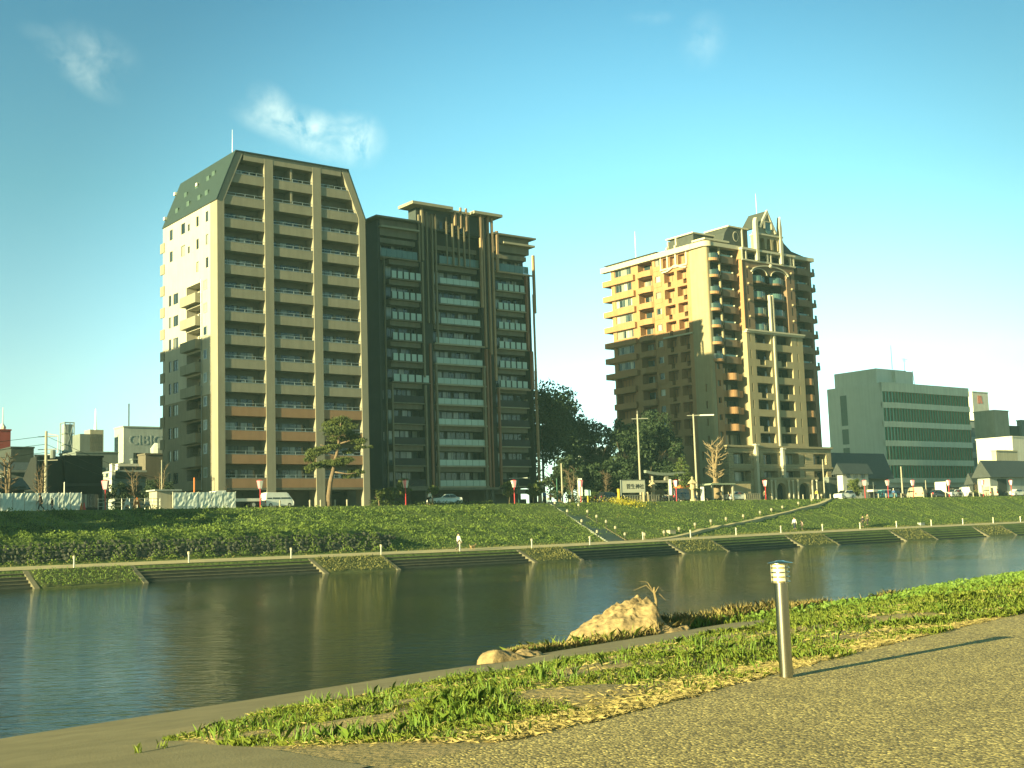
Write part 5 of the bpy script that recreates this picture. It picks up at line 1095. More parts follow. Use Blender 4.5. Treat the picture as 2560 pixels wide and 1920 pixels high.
b=at_street(1470,.7); e=empty('notice_sign',b,.2,'small pale blue notice on a yellow post right of the stairway','sign'); H=onplane(b,Vector((0,1,0)),1470,1226).z-ST; c=MB(); c.box(-.06,.06,-.06,.06,0,H-.4); c.build('post',M_yel,e); c=MB(); c.box(-.42,.42,-.1,-.061,H-.7,H+.1); c.build('sign_board',mat('pale_blue_board',(.45,.62,.62),rough=.5),e)
# guard bollards along the street edge
gb=MB(); gb.lathe([(.09,0),(.09,.55),(.1,.56),(.1,.72),(.06,.8)],(0,0,0),8); gm=gb.mesh('guard_bollard',M_conc)
gl=[700,775,802,838,868,2008,2028,2046,2076,2174,2196,2215,2236,2253,2273,2309,2329,2364,2417,2433,2449,2465]
onw=['first','second','third','fourth','fifth','sixth','seventh','eighth','ninth','tenth','eleventh','twelfth','thirteenth','fourteenth','fifteenth','sixteenth','seventeenth']
nb=['left of the white van rear wheel','behind the white van','left of the garage opening','by the pine trunk','at the right end of the beige tower']
for i,px in enumerate(gl):
    e=inst('guard_bollard',gm,None,at_street(px,.5),0); lbl='low pale guard bollard %s'%(nb[i] if i<5 else onw[i-5]+' from the left along the right part of the street'); tag(e,lbl,'bollard','guard bollards on the street edge')
# ---------------------------------------------------------------- construction fences
M_sheet=mat('crumpled_white_sheet',(.62,.68,.60),(.52,.58,.52),scale=1.5,rough=.45,spec=.5)
def fence(px0,px1,back,h,label,n):
    a=at_street(px0,back); b=at_street(px1,back); d=(b-a); Ln=d.length; yaw=math.atan2(d.y,d.x); e=empty('construction_fence',a,yaw,label,'fence'); w=Ln/n
    for i in range(n):
        c=MB(); nx,nzz=7,6; rr=random.Random(i*7+int(px0)); V=[];F=[]
        for j in range(nzz+1):
            for k in range(nx+1): V.append((i*w+.03+(w-.06)*k/nx,rr.uniform(-.035,.035)*(0 if k in (0,nx) else 1),.05+h*j/nzz))
        for j in range(nzz):
            for k in range(nx): q=j*(nx+1)+k; F.append((q,q+1,q+nx+2,q+nx+1))
        c.add(V,F); c.build('fence_sheet',M_sheet,e)
    for i in range(n+1): c=MB(); c.tube([(i*w,.08,0),(i*w,.08,h+.12)],.04,6); c.build('fence_post',M_steel,e)
    c=MB(); c.tube([(0,.1,h*.5),(Ln,.1,h*.5)],.03,5); c.build('fence_rail',M_steel,e); c=MB(); c.tube([(0,.1,h),(Ln,.1,h)],.03,5); c.build('fence_rail',M_steel,e)
fence(-60,204,1.2,1.75,'long pale sheeted construction fence at the left end of the street',9)
fence(433,590,2.0,1.75,'sheeted construction fence in front of the beige tower side wall',5)
e=empty('site_shed',at_street(412,3.2),TH,'small beige site shed at the left end of the second fence','shed'); c=MB(); c.box(-1.2,1.2,-.8,1.4,0,2.0); c.build('wall',M_be,e); c=MB(); c.box(-1.5,1.5,-1.0,1.6,2.0,2.15); c.build('roof',M_gw,e)
# railings and barriers between fences
for i,(px,lb) in enumerate([(318,'white A-frame barrier left of the site shed'),(368,'grey A-frame barrier near the site shed'),(342,'orange and white barrier pole between the A-frames')]):
    e=empty('barrier',at_street(px,.8),.3,lb,'barrier'); m2=(M_wh,M_gr,M_org)[i]; c=MB(); c.prism([(-.45,0),(-.3,0),(.06,1.25),(-.06,1.25)],-.3,-.22); c.prism([(.3,0),(.45,0),(.06,1.25),(-.06,1.25)],-.3,-.22); c.build('barrier_frame',m2,e,fix=True); c=MB(); c.box(-.25,.25,-.32,-.3,.5,.85); c.build('barrier_board',(M_wh,M_gw,M_org)[i],e)
for i,px in enumerate((203,210)):
    e=empty('traffic_cone',at_street(px,.5),0,('orange traffic cone at the right end of the left fence','red traffic cone just right of the orange one')[i],'cone'); c=MB(); c.box(-.2,.2,-.2,.2,0,.04); c.build('base',M_dark,e); c=MB(); c.lathe([(.17,.04),(.04,.75),(.03,.78)],(0,0,0),10); c.build('cone_body',(M_org,M_red)[i],e)
c=MB(); a=at_street(245,1.6); d=at_street(400,1.6)
for z in (.4,.8,1.15): c.tube([a+Vector((0,0,z)),d+Vector((0,0,z))],.03,5)
for k in range(9): p=a.lerp(d,k/8); c.tube([p,p+Vector((0,0,1.2))],.035,5)
tag(c.build('pipe_railing',M_steel),'grey pipe railing between the two construction fences','railing')
# ---------------------------------------------------------------- shrine: torii, name board, stone fence, lanterns
M_gran=mat('granite',(.30,.29,.21),(.20,.195,.14),scale=4,rough=.85)
b=at_street(1668,7); e=empty('stone_torii',b,.55,'grey stone torii gate with curved lintel in front of the trees','torii')
for x in (-2.6,2.6): c=MB(); c.lathe([(.34,0),(.32,.3),(.24,.35),(.2,4.0)],(x,0,0),12); c.build('pillar',M_gran,e)
c=MB(); 
for k in range(12):
    x0=-3.9+7.8*k/12; x1=-3.9+7.8*(k+1)/12; f=lambda x:4.05+.42*(abs(x)/3.9)**2.4
    c.prism([(x0,f(x0)),(x1,f(x1)),(x1,f(x1)+.42),(x0,f(x0)+.42)],-.3,.3)
c.build('top_lintel',mat('grey_green_stone',(.20,.24,.19),(.15,.18,.14),scale=3,rough=.85),e); c=MB(); c.box(-3.1,3.1,-.15,.15,3.0,3.35); c.build('tie_beam',M_gran,e); c=MB(); c.box(-.3,.3,-.2,.2,3.35,4.0); c.build('name_plate',M_gran,e)
b=at_street(1584,4.5); e=empty('shrine_name_board',b,.5,'pale board with four dark characters in front of the tree line','sign')
c=MB(); c.box(-2.0,2.0,-.06,.06,1.45,3.2); c.build('board',mat('pale_board',(.46,.47,.36),(.40,.41,.31),scale=1,rough=.7),e); c=MB(); c.box(-2.1,2.1,-.1,.1,3.2,3.3); c.box(-2.1,-2.0,-.1,.1,0,3.2); c.box(2.0,2.1,-.1,.1,0,3.2); c.build('board_frame',M_gr,e)
text('菅生神社',.78,M_dark,e,(.35,-.07,2.05),(math.pi/2,0,0),'lettering')
def sfence(px0,px1,back,lab,h=1.1):
    a=at_street(px0,back); d=at_street(px1,back); v=d-a; n=int(v.length/.45); e=empty('stone_fence',a,math.atan2(v.y,v.x),lab,'fence'); c=MB(); c.box(0,v.length,-.12,.12,0,.25); c.box(0,v.length,-.1,.1,h-.12,h); c.build('fence_rail',M_gran,e); c=MB()
    for k in range(n): x=(k+.5)*v.length/n; c.box(x-.1,x+.1,-.09,.09,.25,h-.12)
    c.build('fence_pickets',M_gran,e)
sfence(1560,1650,4.0,'low grey stone picket fence below the shrine name board')
sfence(1862,1902,2.5,'short stone fence left of the arched gateway')
def stone_lantern(px,back,s,lab,m_=M_gran):
    e=empty('stone_lantern',at_street(px,back),.2,lab,'stone lantern'); c=MB(); c.lathe([(.4,0),(.38,.25),(.2,.35),(.18,1.2),(.34,1.4),(.36,1.5)],(0,0,0),8); c.build('pedestal',m_,e); c=MB(); c.lathe([(.26,1.5),(.26,1.95)],(0,0,0),6); c.build('fire_box',m_,e); c=MB(); c.lathe([(.55,1.95),(.5,2.05),(.12,2.4),(.1,2.5),(.14,2.6),(.02,2.75)],(0,0,0),6); c.build('lantern_roof',m_,e); e.scale=(s,s,s)
M_wst=mat('warm_stone',(.44,.36,.22),(.30,.25,.15),scale=4,rough=.85)
stone_lantern(1634,5,1.25,'tall stone lantern at the left pillar of the torii',M_wst); stone_lantern(1733,2.5,1.35,'tall warm coloured stone lantern left of the bare tree',M_wst)
stone_lantern(1352,3.5,1.15,'stone lantern like monument at the right end of the dark block',M_wst)
for i,px in enumerate((1524,1610,1620)): e=inst('stone_post',MB().lathe([(.16,0),(.16,1.35),(.08,1.5)],(0,0,0),6).mesh('stone_post',M_wst),None,at_street(px,3.4)); tag(e,('stone marker post left of the shrine name board','stone marker post just right of the name board','second stone marker post right of the name board')[i],'stone post')
e=empty('market_tent',at_street(1708,6),.5,'orange roofed stall behind the dark car near the torii','stall'); c=MB(); c.prism([(-1.3,1.9),(1.3,1.9),(.9,2.5),(-.9,2.5)],-.9,.9); c.build('tent_roof',M_org,e,fix=True); c=MB()
for x in (-1.2,1.2):
    for y in (-.8,.8): c.tube([(x,y,0),(x,y,1.95)],.04,5)
c.build('tent_poles',M_steel,e)
b=at_street(1808,4); e=empty('rest_pavilion',b,.55,'low open rest pavilion with flat green roof left of the gateway','pavilion'); c=MB(); c.box(-3.4,1.2,-1.6,1.8,2.45,2.7); c.build('roof',mat('green_flat_roof',(.22,.27,.19),rough=.7),e); c=MB(); c.box(1.0,5.2,-.6,1.8,0,2.6); c.build('wall',M_b3c,e)
for x in (-3.1,-1.2,.9): c=MB(); c.box(x-.12,x+.12,-1.4,-1.16,0,2.45); c.build('post',M_conc,e)
c=MB(); c.box(-2.8,-.6,.2,.7,.4,.48); c.box(-2.6,-2.5,.2,.7,0,.4); c.box(-.9,-.8,.2,.7,0,.4); c.build('bench',M_br,e)
# ---------------------------------------------------------------- vehicles
def wheel(e,x,y,r=.31):
    c=MB(); c.tube([(x,y-.1,r),(x,y+.1,r)],r,16); t=c.build('wheel',M_tyre,e); c=MB(); c.tube([(x,y-.115,r),(x,y+.115,r)],r*.58,12); c.build('rim',M_steel,t)
def car(px,back,yaw,prof,glass,L,Wd,paint,label,cat='car',name='parked_car',box=None):
    e=empty(name,at_street(px,back),yaw,label,cat)
    def shell(poly,yh,inset,z_belt):
        V=[];n=len(poly)
        for sgn in (-1,1):
            for (x,z) in poly: V.append((x,sgn*(yh-(inset if z>z_belt else 0)),z))
        F=[tuple(range(n)),tuple(range(2*n-1,n-1,-1))]+[(i,i+n,(i+1)%n+n,(i+1)%n) for i in range(n)]
        return MB().add(V,F)
    b=shell(prof,Wd/2,.14,1.0); o=b.build('body',paint,e,fix=True,bevel=.05)
    zb=.98; g=MB()
    for sgn in (-1,1):
        for poly in glass:
            vs=[(x,sgn*(Wd/2+.012-(.15*(z-zb)/.5 if z>zb+.05 else 0)),z) for x,z in poly]; g.add(vs,[tuple(range(len(vs)))])
    g.build('side_window',M_glass,e)
    xs=[p[0] for p in prof]; fx,bx=max(xs),min(xs)
    for x in (bx+.75,fx-.8): 
        for y in (-Wd/2+.1,Wd/2-.1): wheel(e,x,y)
    for sgn in (-1,1):
        c=MB(); c.box(fx-.06,fx+.02,sgn*(Wd/2-.32)-.16,sgn*(Wd/2-.32)+.16,.62,.8); c.build('headlight',mat('headlight_lens',(.7,.7,.62),rough=.1),e)
        c=MB(); c.box(bx-.02,bx+.06,sgn*(Wd/2-.2)-.1,sgn*(Wd/2-.2)+.1,.65,.95); c.build('tail_light',M_red,e)
    c=MB(); c.box(fx-.02,fx+.03,-.26,.26,.35,.5); c.build('number_plate',M_wh,e)
    return e
def windscreen(e,pts,Wd): c=MB(); (x0,z0),(x1,z1)=pts; w0,w1=Wd/2-.12,Wd/2-.24; c.quad((x0,-w0,z0),(x0,w0,z0),(x1,w1,z1),(x1,-w1,z1)); c.build('windscreen',M_glass,e)
vanp=[(-2.3,.25),(2.3,.25),(2.35,.75),(2.1,1.12),(1.45,1.85),(1.2,1.95),(-2.1,1.97),(-2.28,1.7),(-2.35,.9)]
vang=[[(-2.15,1.15),(-1.35,1.15),(-1.35,1.75),(-2.05,1.75)],[(-1.2,1.15),(.1,1.15),(.1,1.75),(-1.2,1.75)],[(.2,1.15),(1.85,1.15),(1.3,1.75),(.2,1.75)]]
hatp=[(-1.9,.25),(1.9,.25),(1.98,.7),(1.8,.92),(1.0,1.02),(.35,1.45),(-1.3,1.5),(-1.85,1.05),(-1.95,.6)]
hatg=[[(-1.55,1.02),(-.35,1.02),(-.35,1.42),(-1.25,1.42)],[(-.28,1.02),(.85,1.02),(.3,1.4),(-.28,1.42)]]
sedp=[(-2.2,.25),(2.2,.25),(2.25,.65),(2.1,.85),(1.05,.98),(.3,1.4),(-.9,1.42),(-1.6,1.03),(-2.2,.98),(-2.28,.6)]
sedg=[[(-1.4,1.0),(-.35,1.0),(-.35,1.35),(-.9,1.35)],[(-.28,1.0),(.9,1.0),(.28,1.34),(-.28,1.35)]]
P_w=mat('white_car_paint',(.72,.74,.66),rough=.25,spec=.6); P_k=mat('black_car_paint',(.02,.024,.024),rough=.2,spec=.7); P_c=mat('cream_car_paint',(.60,.55,.36),rough=.3,spec=.6); P_b=mat('light_blue_car_paint',(.16,.42,.44),rough=.25,spec=.6); P_s=mat('silver_car_paint',(.42,.45,.42),rough=.3,metal=.3)
YW=math.atan2(LD.y,LD.x)
e=car(693,3.4,YW,vanp,vang,4.6,1.75,P_w,'white passenger van parked in front of the beige tower','van','parked_van'); windscreen(e,((2.13,1.13),(1.47,1.84)),1.75); e.scale=(.76,.9,.9)
for (px,bk,yw,pf,gf,pt,lb) in [(2112,3.2,YW+math.pi,hatp,hatg,P_w,'white estate car in front of the cottage'),(2216,4,YW,hatp,hatg,P_b,'small light blue car behind two guard bollards'),(2288,5,YW+.9,vanp,vang,P_c,'cream coloured van seen from its front corner'),(2343,3.5,YW,sedp,sedg,P_k,'dark saloon car below the white box lorry'),(2384,3.4,YW+math.pi,hatp,hatg,P_w,'small white hatchback right of the dark saloon'),(2476,3.4,YW+.8,vanp,vang,P_c,'pale van facing the river near the gabled hall'),(2541,3.4,YW,sedp,sedg,P_w,'white saloon at the right end of the street'),(2411,6,YW+.7,vanp,vang,P_w,'white panel van right of the box lorry'),(2500,6,YW,hatp,hatg,P_b,'blue grey car parked beside the gabled hall'),(1522,2.8,YW,hatp,hatg,P_k,'black car parked near the rape flowers'),(1706,3.4,YW,vanp,vang,P_k,'black van parked in front of the torii'),(1112,3.4,YW+math.pi,sedp,sedg,P_w,'white low car in front of the dark block entrance'),(1842,3.4,YW,sedp,sedg,P_w,'white car left of the arched gateway'),(2236,6,YW,sedp,sedg,P_k,'dark blue car parked behind the light blue car'),(2560,5,YW,vanp,vang,P_s,'silver van at the right edge of the photo')]:
    e=car(px,bk,yw,pf,gf,4,1.62,pt,lb)
    windscreen(e,((2.13,1.13),(1.47,1.84)) if pf is vanp else (((1.02,1.03),(.37,1.46)) if pf is hatp else ((1.07,.99),(.32,1.41))),1.62)
def truck(px,back,yaw,label,bed=False):
    e=empty('box_lorry' if not bed else 'flatbed_truck',at_street(px,back),yaw,label,'lorry' if not bed else 'truck')
    c=MB(); c.prism([(1.2,.4),(2.9,.4),(2.9,1.1),(2.6,1.95),(1.3,2.0)],-.85,.85); c.build('cab',P_w,e,fix=True,bevel=.05); c=MB(); c.quad((2.92,-.7,1.15),(2.92,.7,1.15),(2.64,.62,1.85),(2.64,-.62,1.85)); c.build('windscreen',M_glass,e); c=MB(); c.box(-2.9,1.2,-.8,.8,.5,.75); c.build('chassis',M_dark,e); c=MB()
    if bed: c.box(-2.9,1.15,-.85,.85,.76,1.1)
    else: c.box(-2.9,1.15,-.95,.95,.76,2.95)
    c.build('cargo_box' if not bed else 'load_bed',M_wh,e)
    for x in (-2,2.1):
        for y in (-.75,.75): wheel(e,x,y,.38)
truck(2352,7,YW+.6,'white box lorry with tall plain cargo box'); truck(585,3.0,YW+math.pi,'white flatbed truck left of the passenger van',True)
def bike(px,back,yaw,label,cat='bicycle',name='bicycle',big=1.0):
    e=empty(name,at_street(px,back),yaw,label,cat)
    for x in (-.52,.52):
        c=MB(); N_=16; c.tube([(x+.32*math.cos(2*math.pi*k/N_),0,.33+.32*math.sin(2*math.pi*k/N_)) for k in range(N_+1)],.03*big,5,False); c.build('wheel',M_tyre,e)
    c=MB(); c.tube([(-.52,0,.33),(-.1,0,.32),(.35,0,.8),(-.2,0,.8),(-.52,0,.33)],.03*big,5); c.tube([(-.1,0,.32),(-.22,0,.9)],.03*big,5); c.tube([(.52,0,.33),(.36,0,.95)],.03*big,5); c.build('frame',M_gr,e)
    c=MB(); c.tube([(.36,-.25,1.0),(.36,0,.95),(.36,.25,1.0)],.025,5); c.build('handlebar',M_steel,e); c=MB(); c.box(-.38,-.1,-.08,.08,.9,.97); c.build('saddle',M_dark,e,bevel=.03)
    if big>1: c=MB(); c.blob((0,0,.62),(.42,.16,.24)); c.build('engine_cover',P_k,e,smooth=True)
bike(1660,2.0,.7,'dark motor scooter left of the black van','scooter','scooter',2.2); bike(1668,2.6,.9,'second dark scooter beside the narrow white banner','scooter','scooter',2.2); bike(1505,2.2,.5,'scooter parked left of the black car','scooter','scooter',2.0); bike(2400,2.2,.4,'red and dark scooter right of the white hatchback','scooter','scooter',2.2); bike(2425,2.4,.9,'scooter beside the white panel van','scooter','scooter',2.2); bike(1822,2.2,.6,'bicycle parked at the rest pavilion'); bike(2515,1.6,.3,'bicycle beside the white saloon at the right end')
# hedges
def hedge(px0,px1,back,h,w,lab,mt='hedge_leaves'):
    a=at_street(px0,back); d=at_street(px1,back); v=d-a; L_=v.length; n=int(L_*h*w*170); u=v.normalized(); nn3=Vector((-u.y,u.x,0)); t=RNG.uniform(0,L_,n); y=RNG.uniform(-w/2,w/2,n); z=RNG.uniform(0.05,h,n)+.08*np.sin(t*3)
    P=np.stack([a.x+u.x*t+nn3.x*y,a.y+u.y*t+nn3.y*y,ST+z],-1); m2=mat(mt,(.10,.14,.03),(.05,.08,.02),scale=.8,rough=.7,trans=.2); o=scatter('hedge',m2,P,RNG.uniform(.12,.28,n),.2,.6); tag(o,lab,'hedge')
hedge(1420,1452,2.6,1.3,1.0,'trimmed hedge right of the stairway top'); hedge(1456,1535,3.4,1.5,1.0,'long trimmed hedge behind the notice sign'); hedge(925,1010,2.5,.7,.9,'low hedge in front of the dark block'); hedge(1040,1230,1.6,.45,.8,'very low planting strip in front of the dark block')
hedge(2438,2520,7,1.4,1.0,'hedge in front of the gabled hall')
# ================================================================ trees
def leafmat(n,a,b_,tr=.2): return mat(n,a,b_,scale=.35,rough=.65,trans=tr,contrast=.5,spec=.25)
L_dark=leafmat('evergreen_leaves',(.040,.065,.026),(.018,.034,.014),.12); L_pine=leafmat('pine_needles',(.10,.125,.03),(.045,.065,.018),.15); L_mid=leafmat('garden_leaves',(.12,.15,.035),(.06,.085,.022)); L_con=leafmat('conifer_leaves',(.12,.16,.04),(.055,.085,.025))
M_bark=mat('bark',(.16,.12,.07),(.08,.06,.04),scale=3,rough=.95,bump=.04,stretch=(1,1,.3)); M_barkp=mat('pale_bark',(.25,.19,.105),(.15,.115,.065),scale=3,rough=.95,bump=.03,stretch=(1,1,.3))
def crown(name,m_,blobs,n,size,e,shell=.55,upb=.1,asp=.6):
    """leaf faces spread through overlapping uneven clumps"""
    P=[];vol=np.array([b[3]*b[4]*b[5] for b in blobs])**.75; vol/=vol.sum()
    for b,w in zip(blobs,vol):
        k=int(n*w)+8
        d=RNG.normal(size=(k,3)); d/=np.linalg.norm(d,axis=1)[:,None]; r=(shell+(1-shell)*RNG.uniform(0,1,k)**.5)
        # sub-clumps give gaps
        cc=RNG.normal(size=(max(5,k//60),3)); cc/=np.linalg.norm(cc,axis=1)[:,None]; idx=RNG.integers(0,len(cc),k); d=cc[idx]*.8+d*.42
        P.append(np.array(b[:3])+d*r[:,None]*np.array(b[3:6]))
    P=np.concatenate(P); o=scatter(name,m_,P,RNG.uniform(size[0],size[1],len(P)),upb,asp); 
    if e: o.parent=e
    return o
def branchy(mb,p,d,r,L_,depth,rr,spread=.5,up=.1):
    pts=[p]; q=Vector(p); dd=Vector(d)
    for i in range(4): dd=(dd+Vector((rr.uniform(-1,1),rr.uniform(-1,1),rr.uniform(-.5,1)))*.16).normalized(); q=q+dd*L_/4; pts.append(q.copy())
    mb.tube(pts,[r*(1-.14*i) for i in range(5)],6,False)
    if depth<=0: return [q]
    tips=[]
    for k in range(rr.choice((2,3))):
        ax=Vector((rr.uniform(-1,1),rr.uniform(-1,1),rr.uniform(-.3,.6)+up)); nd=(dd+ax*spread).normalized(); tips+=branchy(mb,pts[-1-rr.choice((0,0,1))],nd,r*.5,L_*rr.uniform(.6,.8),depth-1,rr,spread,up)
    return tips
def tree(name,base,H,Wc,label,m_,n,size,seed,trunk=.35,th=.28,cat='tree',group=None,bark=None,squash=.9,shape=None,tilt=0):
    e=empty(name,base,seed*.7,label,cat,group); rr=random.Random(seed); mb=MB()
    mb.tube([(0,0,-.2),(tilt*.3,0,H*th*.5),(tilt*.6,.05,H*th),(tilt,.1,H*.62)],[trunk,trunk*.75,trunk*.6,trunk*.25],8)
    for k in range(6):
        a=2*math.pi*k/6+rr.uniform(-.4,.4); z=H*rr.uniform(th,.6); r=Wc*rr.uniform(.3,.45); mb.tube([(tilt*.6,0,z),(r*.5*math.cos(a),r*.5*math.sin(a),z+H*.08),(r*math.cos(a),r*math.sin(a),z+H*.2)],[trunk*.35,trunk*.22,trunk*.08],5)
    mb.build('trunk',bark or M_bark,e,smooth=True)
    bl=shape or []
    if not shape:
        for k in range(14):
            t=rr.random(); a=rr.uniform(0,2*math.pi); z=H*(th+.12+(.86-th-.12)*t); w=Wc/2*math.sin(math.pi*min(1,.25+.7*(1-t)))*rr.uniform(.3,.75); s=Wc*rr.uniform(.14,.24); bl.append((w*math.cos(a)+tilt*t,w*math.sin(a),z,s,s,s*squash))
        bl.append((tilt,0,H*.86,Wc*.2,Wc*.2,H*.13))
    c=crown('crown',m_,bl,n,size,e); return e
# big evergreen clump between the two blocks
for i,(px,bk,ytop,Wc,n,lb) in enumerate([(1362,22,948,15,17000,'tallest dark evergreen right beside the dark apartment block'),(1425,26,995,13,13000,'dark broad evergreen right of the tallest evergreen'),(1500,20,1052,12,9000,'dark evergreen in the dip of the tree line behind the stairway'),(1560,18,1046,10,11000,'dark evergreen left of the tall pale pole'),(1622,17,1028,11,13000,'dark evergreen in front of the shaded side of the brown building'),(1668,15,1065,8,9000,'smaller dark evergreen behind the torii'),(1400,14,1150,8,6000,'low dark evergreen at the foot of the tallest evergreen'),(1470,13,1160,8,6000,'low dark evergreen above the hedge'),(1545,13,1150,8,6000,'low dark evergreen behind the shrine name board')]):
    b=at_street(px,bk); H=onplane(b,Vector((0,1,0)),px,ytop).z-ST; tree('evergreen_tree',b,H,Wc,lb,L_dark,n,(.22,.62),i+3,.4,.12,group='dark evergreens between the apartment buildings')
# pine on the edge of the slope
b=at_street(823,.6); H=(1272-1040)/FPX*b.y
e=empty('pine_tree',b,0,'lone pine with bent trunk and flat foliage pads in front of the beige tower','pine tree')
def pv(px,py,dy=0): P=onplane(b+Vector((0,dy,0)),Vector((0,1,0)),px,py); return tuple(P-b)
mb=MB(); mb.tube([(0,0,-.3),pv(822,1240),pv(826,1205),pv(832,1180),pv(838,1150),pv(846,1120),pv(848,1085),pv(852,1058)],[.34,.28,.26,.22,.2,.17,.12,.07],9)
for a,c_,d_ in [((834,1178),(800,1165),(775,1160)),((840,1140),(800,1130),(770,1128)),((836,1180),(870,1185),(905,1180)),((846,1110),(880,1100),(905,1100)),((846,1120),(815,1115),(800,1112)),((838,1150),(870,1150),(890,1148))]: mb.tube([pv(*a),pv(*c_,.4),pv(*d_,.3)],[.11,.07,.03],6)
mb.build('trunk',mat('pine_bark',(.22,.16,.10),(.11,.08,.05),scale=3,rough=.95,bump=.05,stretch=(1,1,.35)),e,smooth=True)
bl=[]
for (px,py,rx,rz) in [(850,1052,24,10),(828,1062,22,8),(868,1068,24,9),(842,1078,34,9),(880,1084,18,8),(888,1100,26,8),(850,1098,30,6),(902,1103,14,6),(832,1118,20,6),(806,1125,22,8),(784,1132,20,8),(776,1148,14,9),(860,1150,22,7),(842,1158,26,7),(812,1160,26,8),(784,1166,16,8),(772,1174,12,7),(898,1120,12,6),(906,1118,10,4),(893,1184,14,9),(902,1178,10,7),(868,1190,16,6),(880,1180,14,6),(870,1130,14,5),(926,1118,8,3)]:
    q=pv(px,py,random.uniform(-1.2,1.2)); s=b.y/FPX; bl.append((*q,rx*s,rx*s*.8,rz*s))
crown('crown',L_pine,[(a,b_,c_,d*1.12,e2*1.1,f*1.25) for a,b_,c_,d,e2,f in bl],26000,(.12,.34),e,.2,.6,.35)
# small street trees and shrubs
for i,(px,bk,yt,Wc,n,m_,lb,th) in enumerate([(948,2,1222,1.6,900,L_mid,'thin sapling beside the pale post left of the dark block',.3),(977,2.4,1218,2.6,1500,L_mid,'loose leafy small tree in front of the left bay of the dark block',.25),(1014,3.2,1192,2.6,2200,L_mid,'round green tree behind the third festival lantern',.3),(1082,1.4,1212,1.9,1300,L_mid,'young tree with thin pale trunk in front of the dark block entrance',.5),(1274,2,1202,2.4,2200,L_mid,'upright green tree at the right end of the dark block',.3),(1334,2.6,1205,2.8,2200,L_mid,'green tree beside the stone monument',.3),(1347,3.2,1200,2.0,1500,L_mid,'narrow green tree behind the stone monument',.3),(2140,3,1194,3.6,3200,L_mid,'round green shrub tree in front of the cottage',.1),(386,9,1198,5.0,5000,L_dark,'dark evergreen bush left of the beige tower',.1),(300,12,1205,3.6,2500,L_dark,'dark shrub in front of the low office',.1)]):
    b=at_street(px,bk); H=onplane(b,Vector((0,1,0)),px,yt).z-ST; tree('street_tree',b,H,Wc,lb,m_,n,(.12,.32),i+30,.09,th,bark=M_barkp)
# layered conifer
b=at_street(1708,6.5); H=onplane(b,Vector((0,1,0)),1708,1143).z-ST; e=empty('conifer_tree',b,0,'layered yellow-green conifer right of the torii','conifer'); mb=MB(); mb.tube([(0,0,0),(0,0,H*.95)],[.16,.04],7); mb.build('trunk',M_bark,e); bl=[]
for k in range(9):
    z=H*(.28+.68*k/8); r=(1-k/9.5)*2.3+.25
    for j in range(5): a=2*math.pi*j/5+k; bl.append((r*.62*math.cos(a),r*.62*math.sin(a),z,r*.5,r*.5,.28))
crown('crown',L_con,bl,6000,(.12,.34),e,.3,.4,.4)
# bare pollarded trees
def bare(px,bk,yt,r,label,seed,spread=.35,L0=.3,m_=M_barkp,stems=3,depth=3,knob=True):
    b=at_street(px,bk); H=onplane(b,Vector((0,1,0)),px,yt).z-ST; e=empty('bare_tree',b,0,label,'bare tree'); rr=random.Random(seed); mb=MB()
    mb.tube([(0,0,-.1),(.05,0,H*.12),(0,.05,H*.28)],[r*1.25,r,r*.85],9)
    for k in range(stems):
        a=2*math.pi*k/stems+rr.uniform(-.3,.3); dx=Vector((math.cos(a)*.16,math.sin(a)*.16,1)).normalized(); Ls=H*rr.uniform(.45,.62); pts=[Vector((0,.05,H*.24))]; 
        for j in range(6): dx=(dx+Vector((rr.uniform(-1,1),rr.uniform(-1,1),.4))*.07).normalized(); pts.append(pts[-1]+dx*Ls/6)
        mb.tube(pts,[r*.55*(1-.12*j) for j in range(7)],7)
        for j in range(1,7):
            for q in range(3 if knob else 2):
                a2=rr.uniform(0,2*math.pi); branchy(mb,pts[j],Vector((math.cos(a2),math.sin(a2),rr.uniform(.1,.9))).normalized(),r*.16,H*rr.uniform(.06,.13),1,rr,.6,.3)
    mb.build('trunk',m_,e,smooth=True); return e
bare(1792,4.2,1082,.62,'large pollarded bare tree with pale trunk in front of the brown building',3,stems=4)
bare(18,9,1108,.4,'bare knobbly tree at the left edge of the photo',7,m_=M_bark); bare(338,10,1160,.28,'bare pruned tree in front of the low office',9,m_=M_bark); bare(100,11,1140,.22,'bare narrow tree beside the left utility pole',12,m_=M_bark); bare(402,6,1150,.12,'thin bare tree at the corner of the beige tower',14,stems=2); bare(566,3.4,1208,.1,'small bare shrub tree behind the construction fence',15,stems=3,m_=M_bark)
bare(1432,9,1150,.2,'bare brown tree in front of the evergreens',18,m_=M_bark); bare(1518,10,1170,.2,'bare twiggy tree above the hedge',19,m_=M_bark); bare(2440,6,1205,.09,'small bare street tree near the white panel van',21,stems=2); bare(2420,5,1208,.08,'small bare street tree right of the white hatchback',22,stems=2)
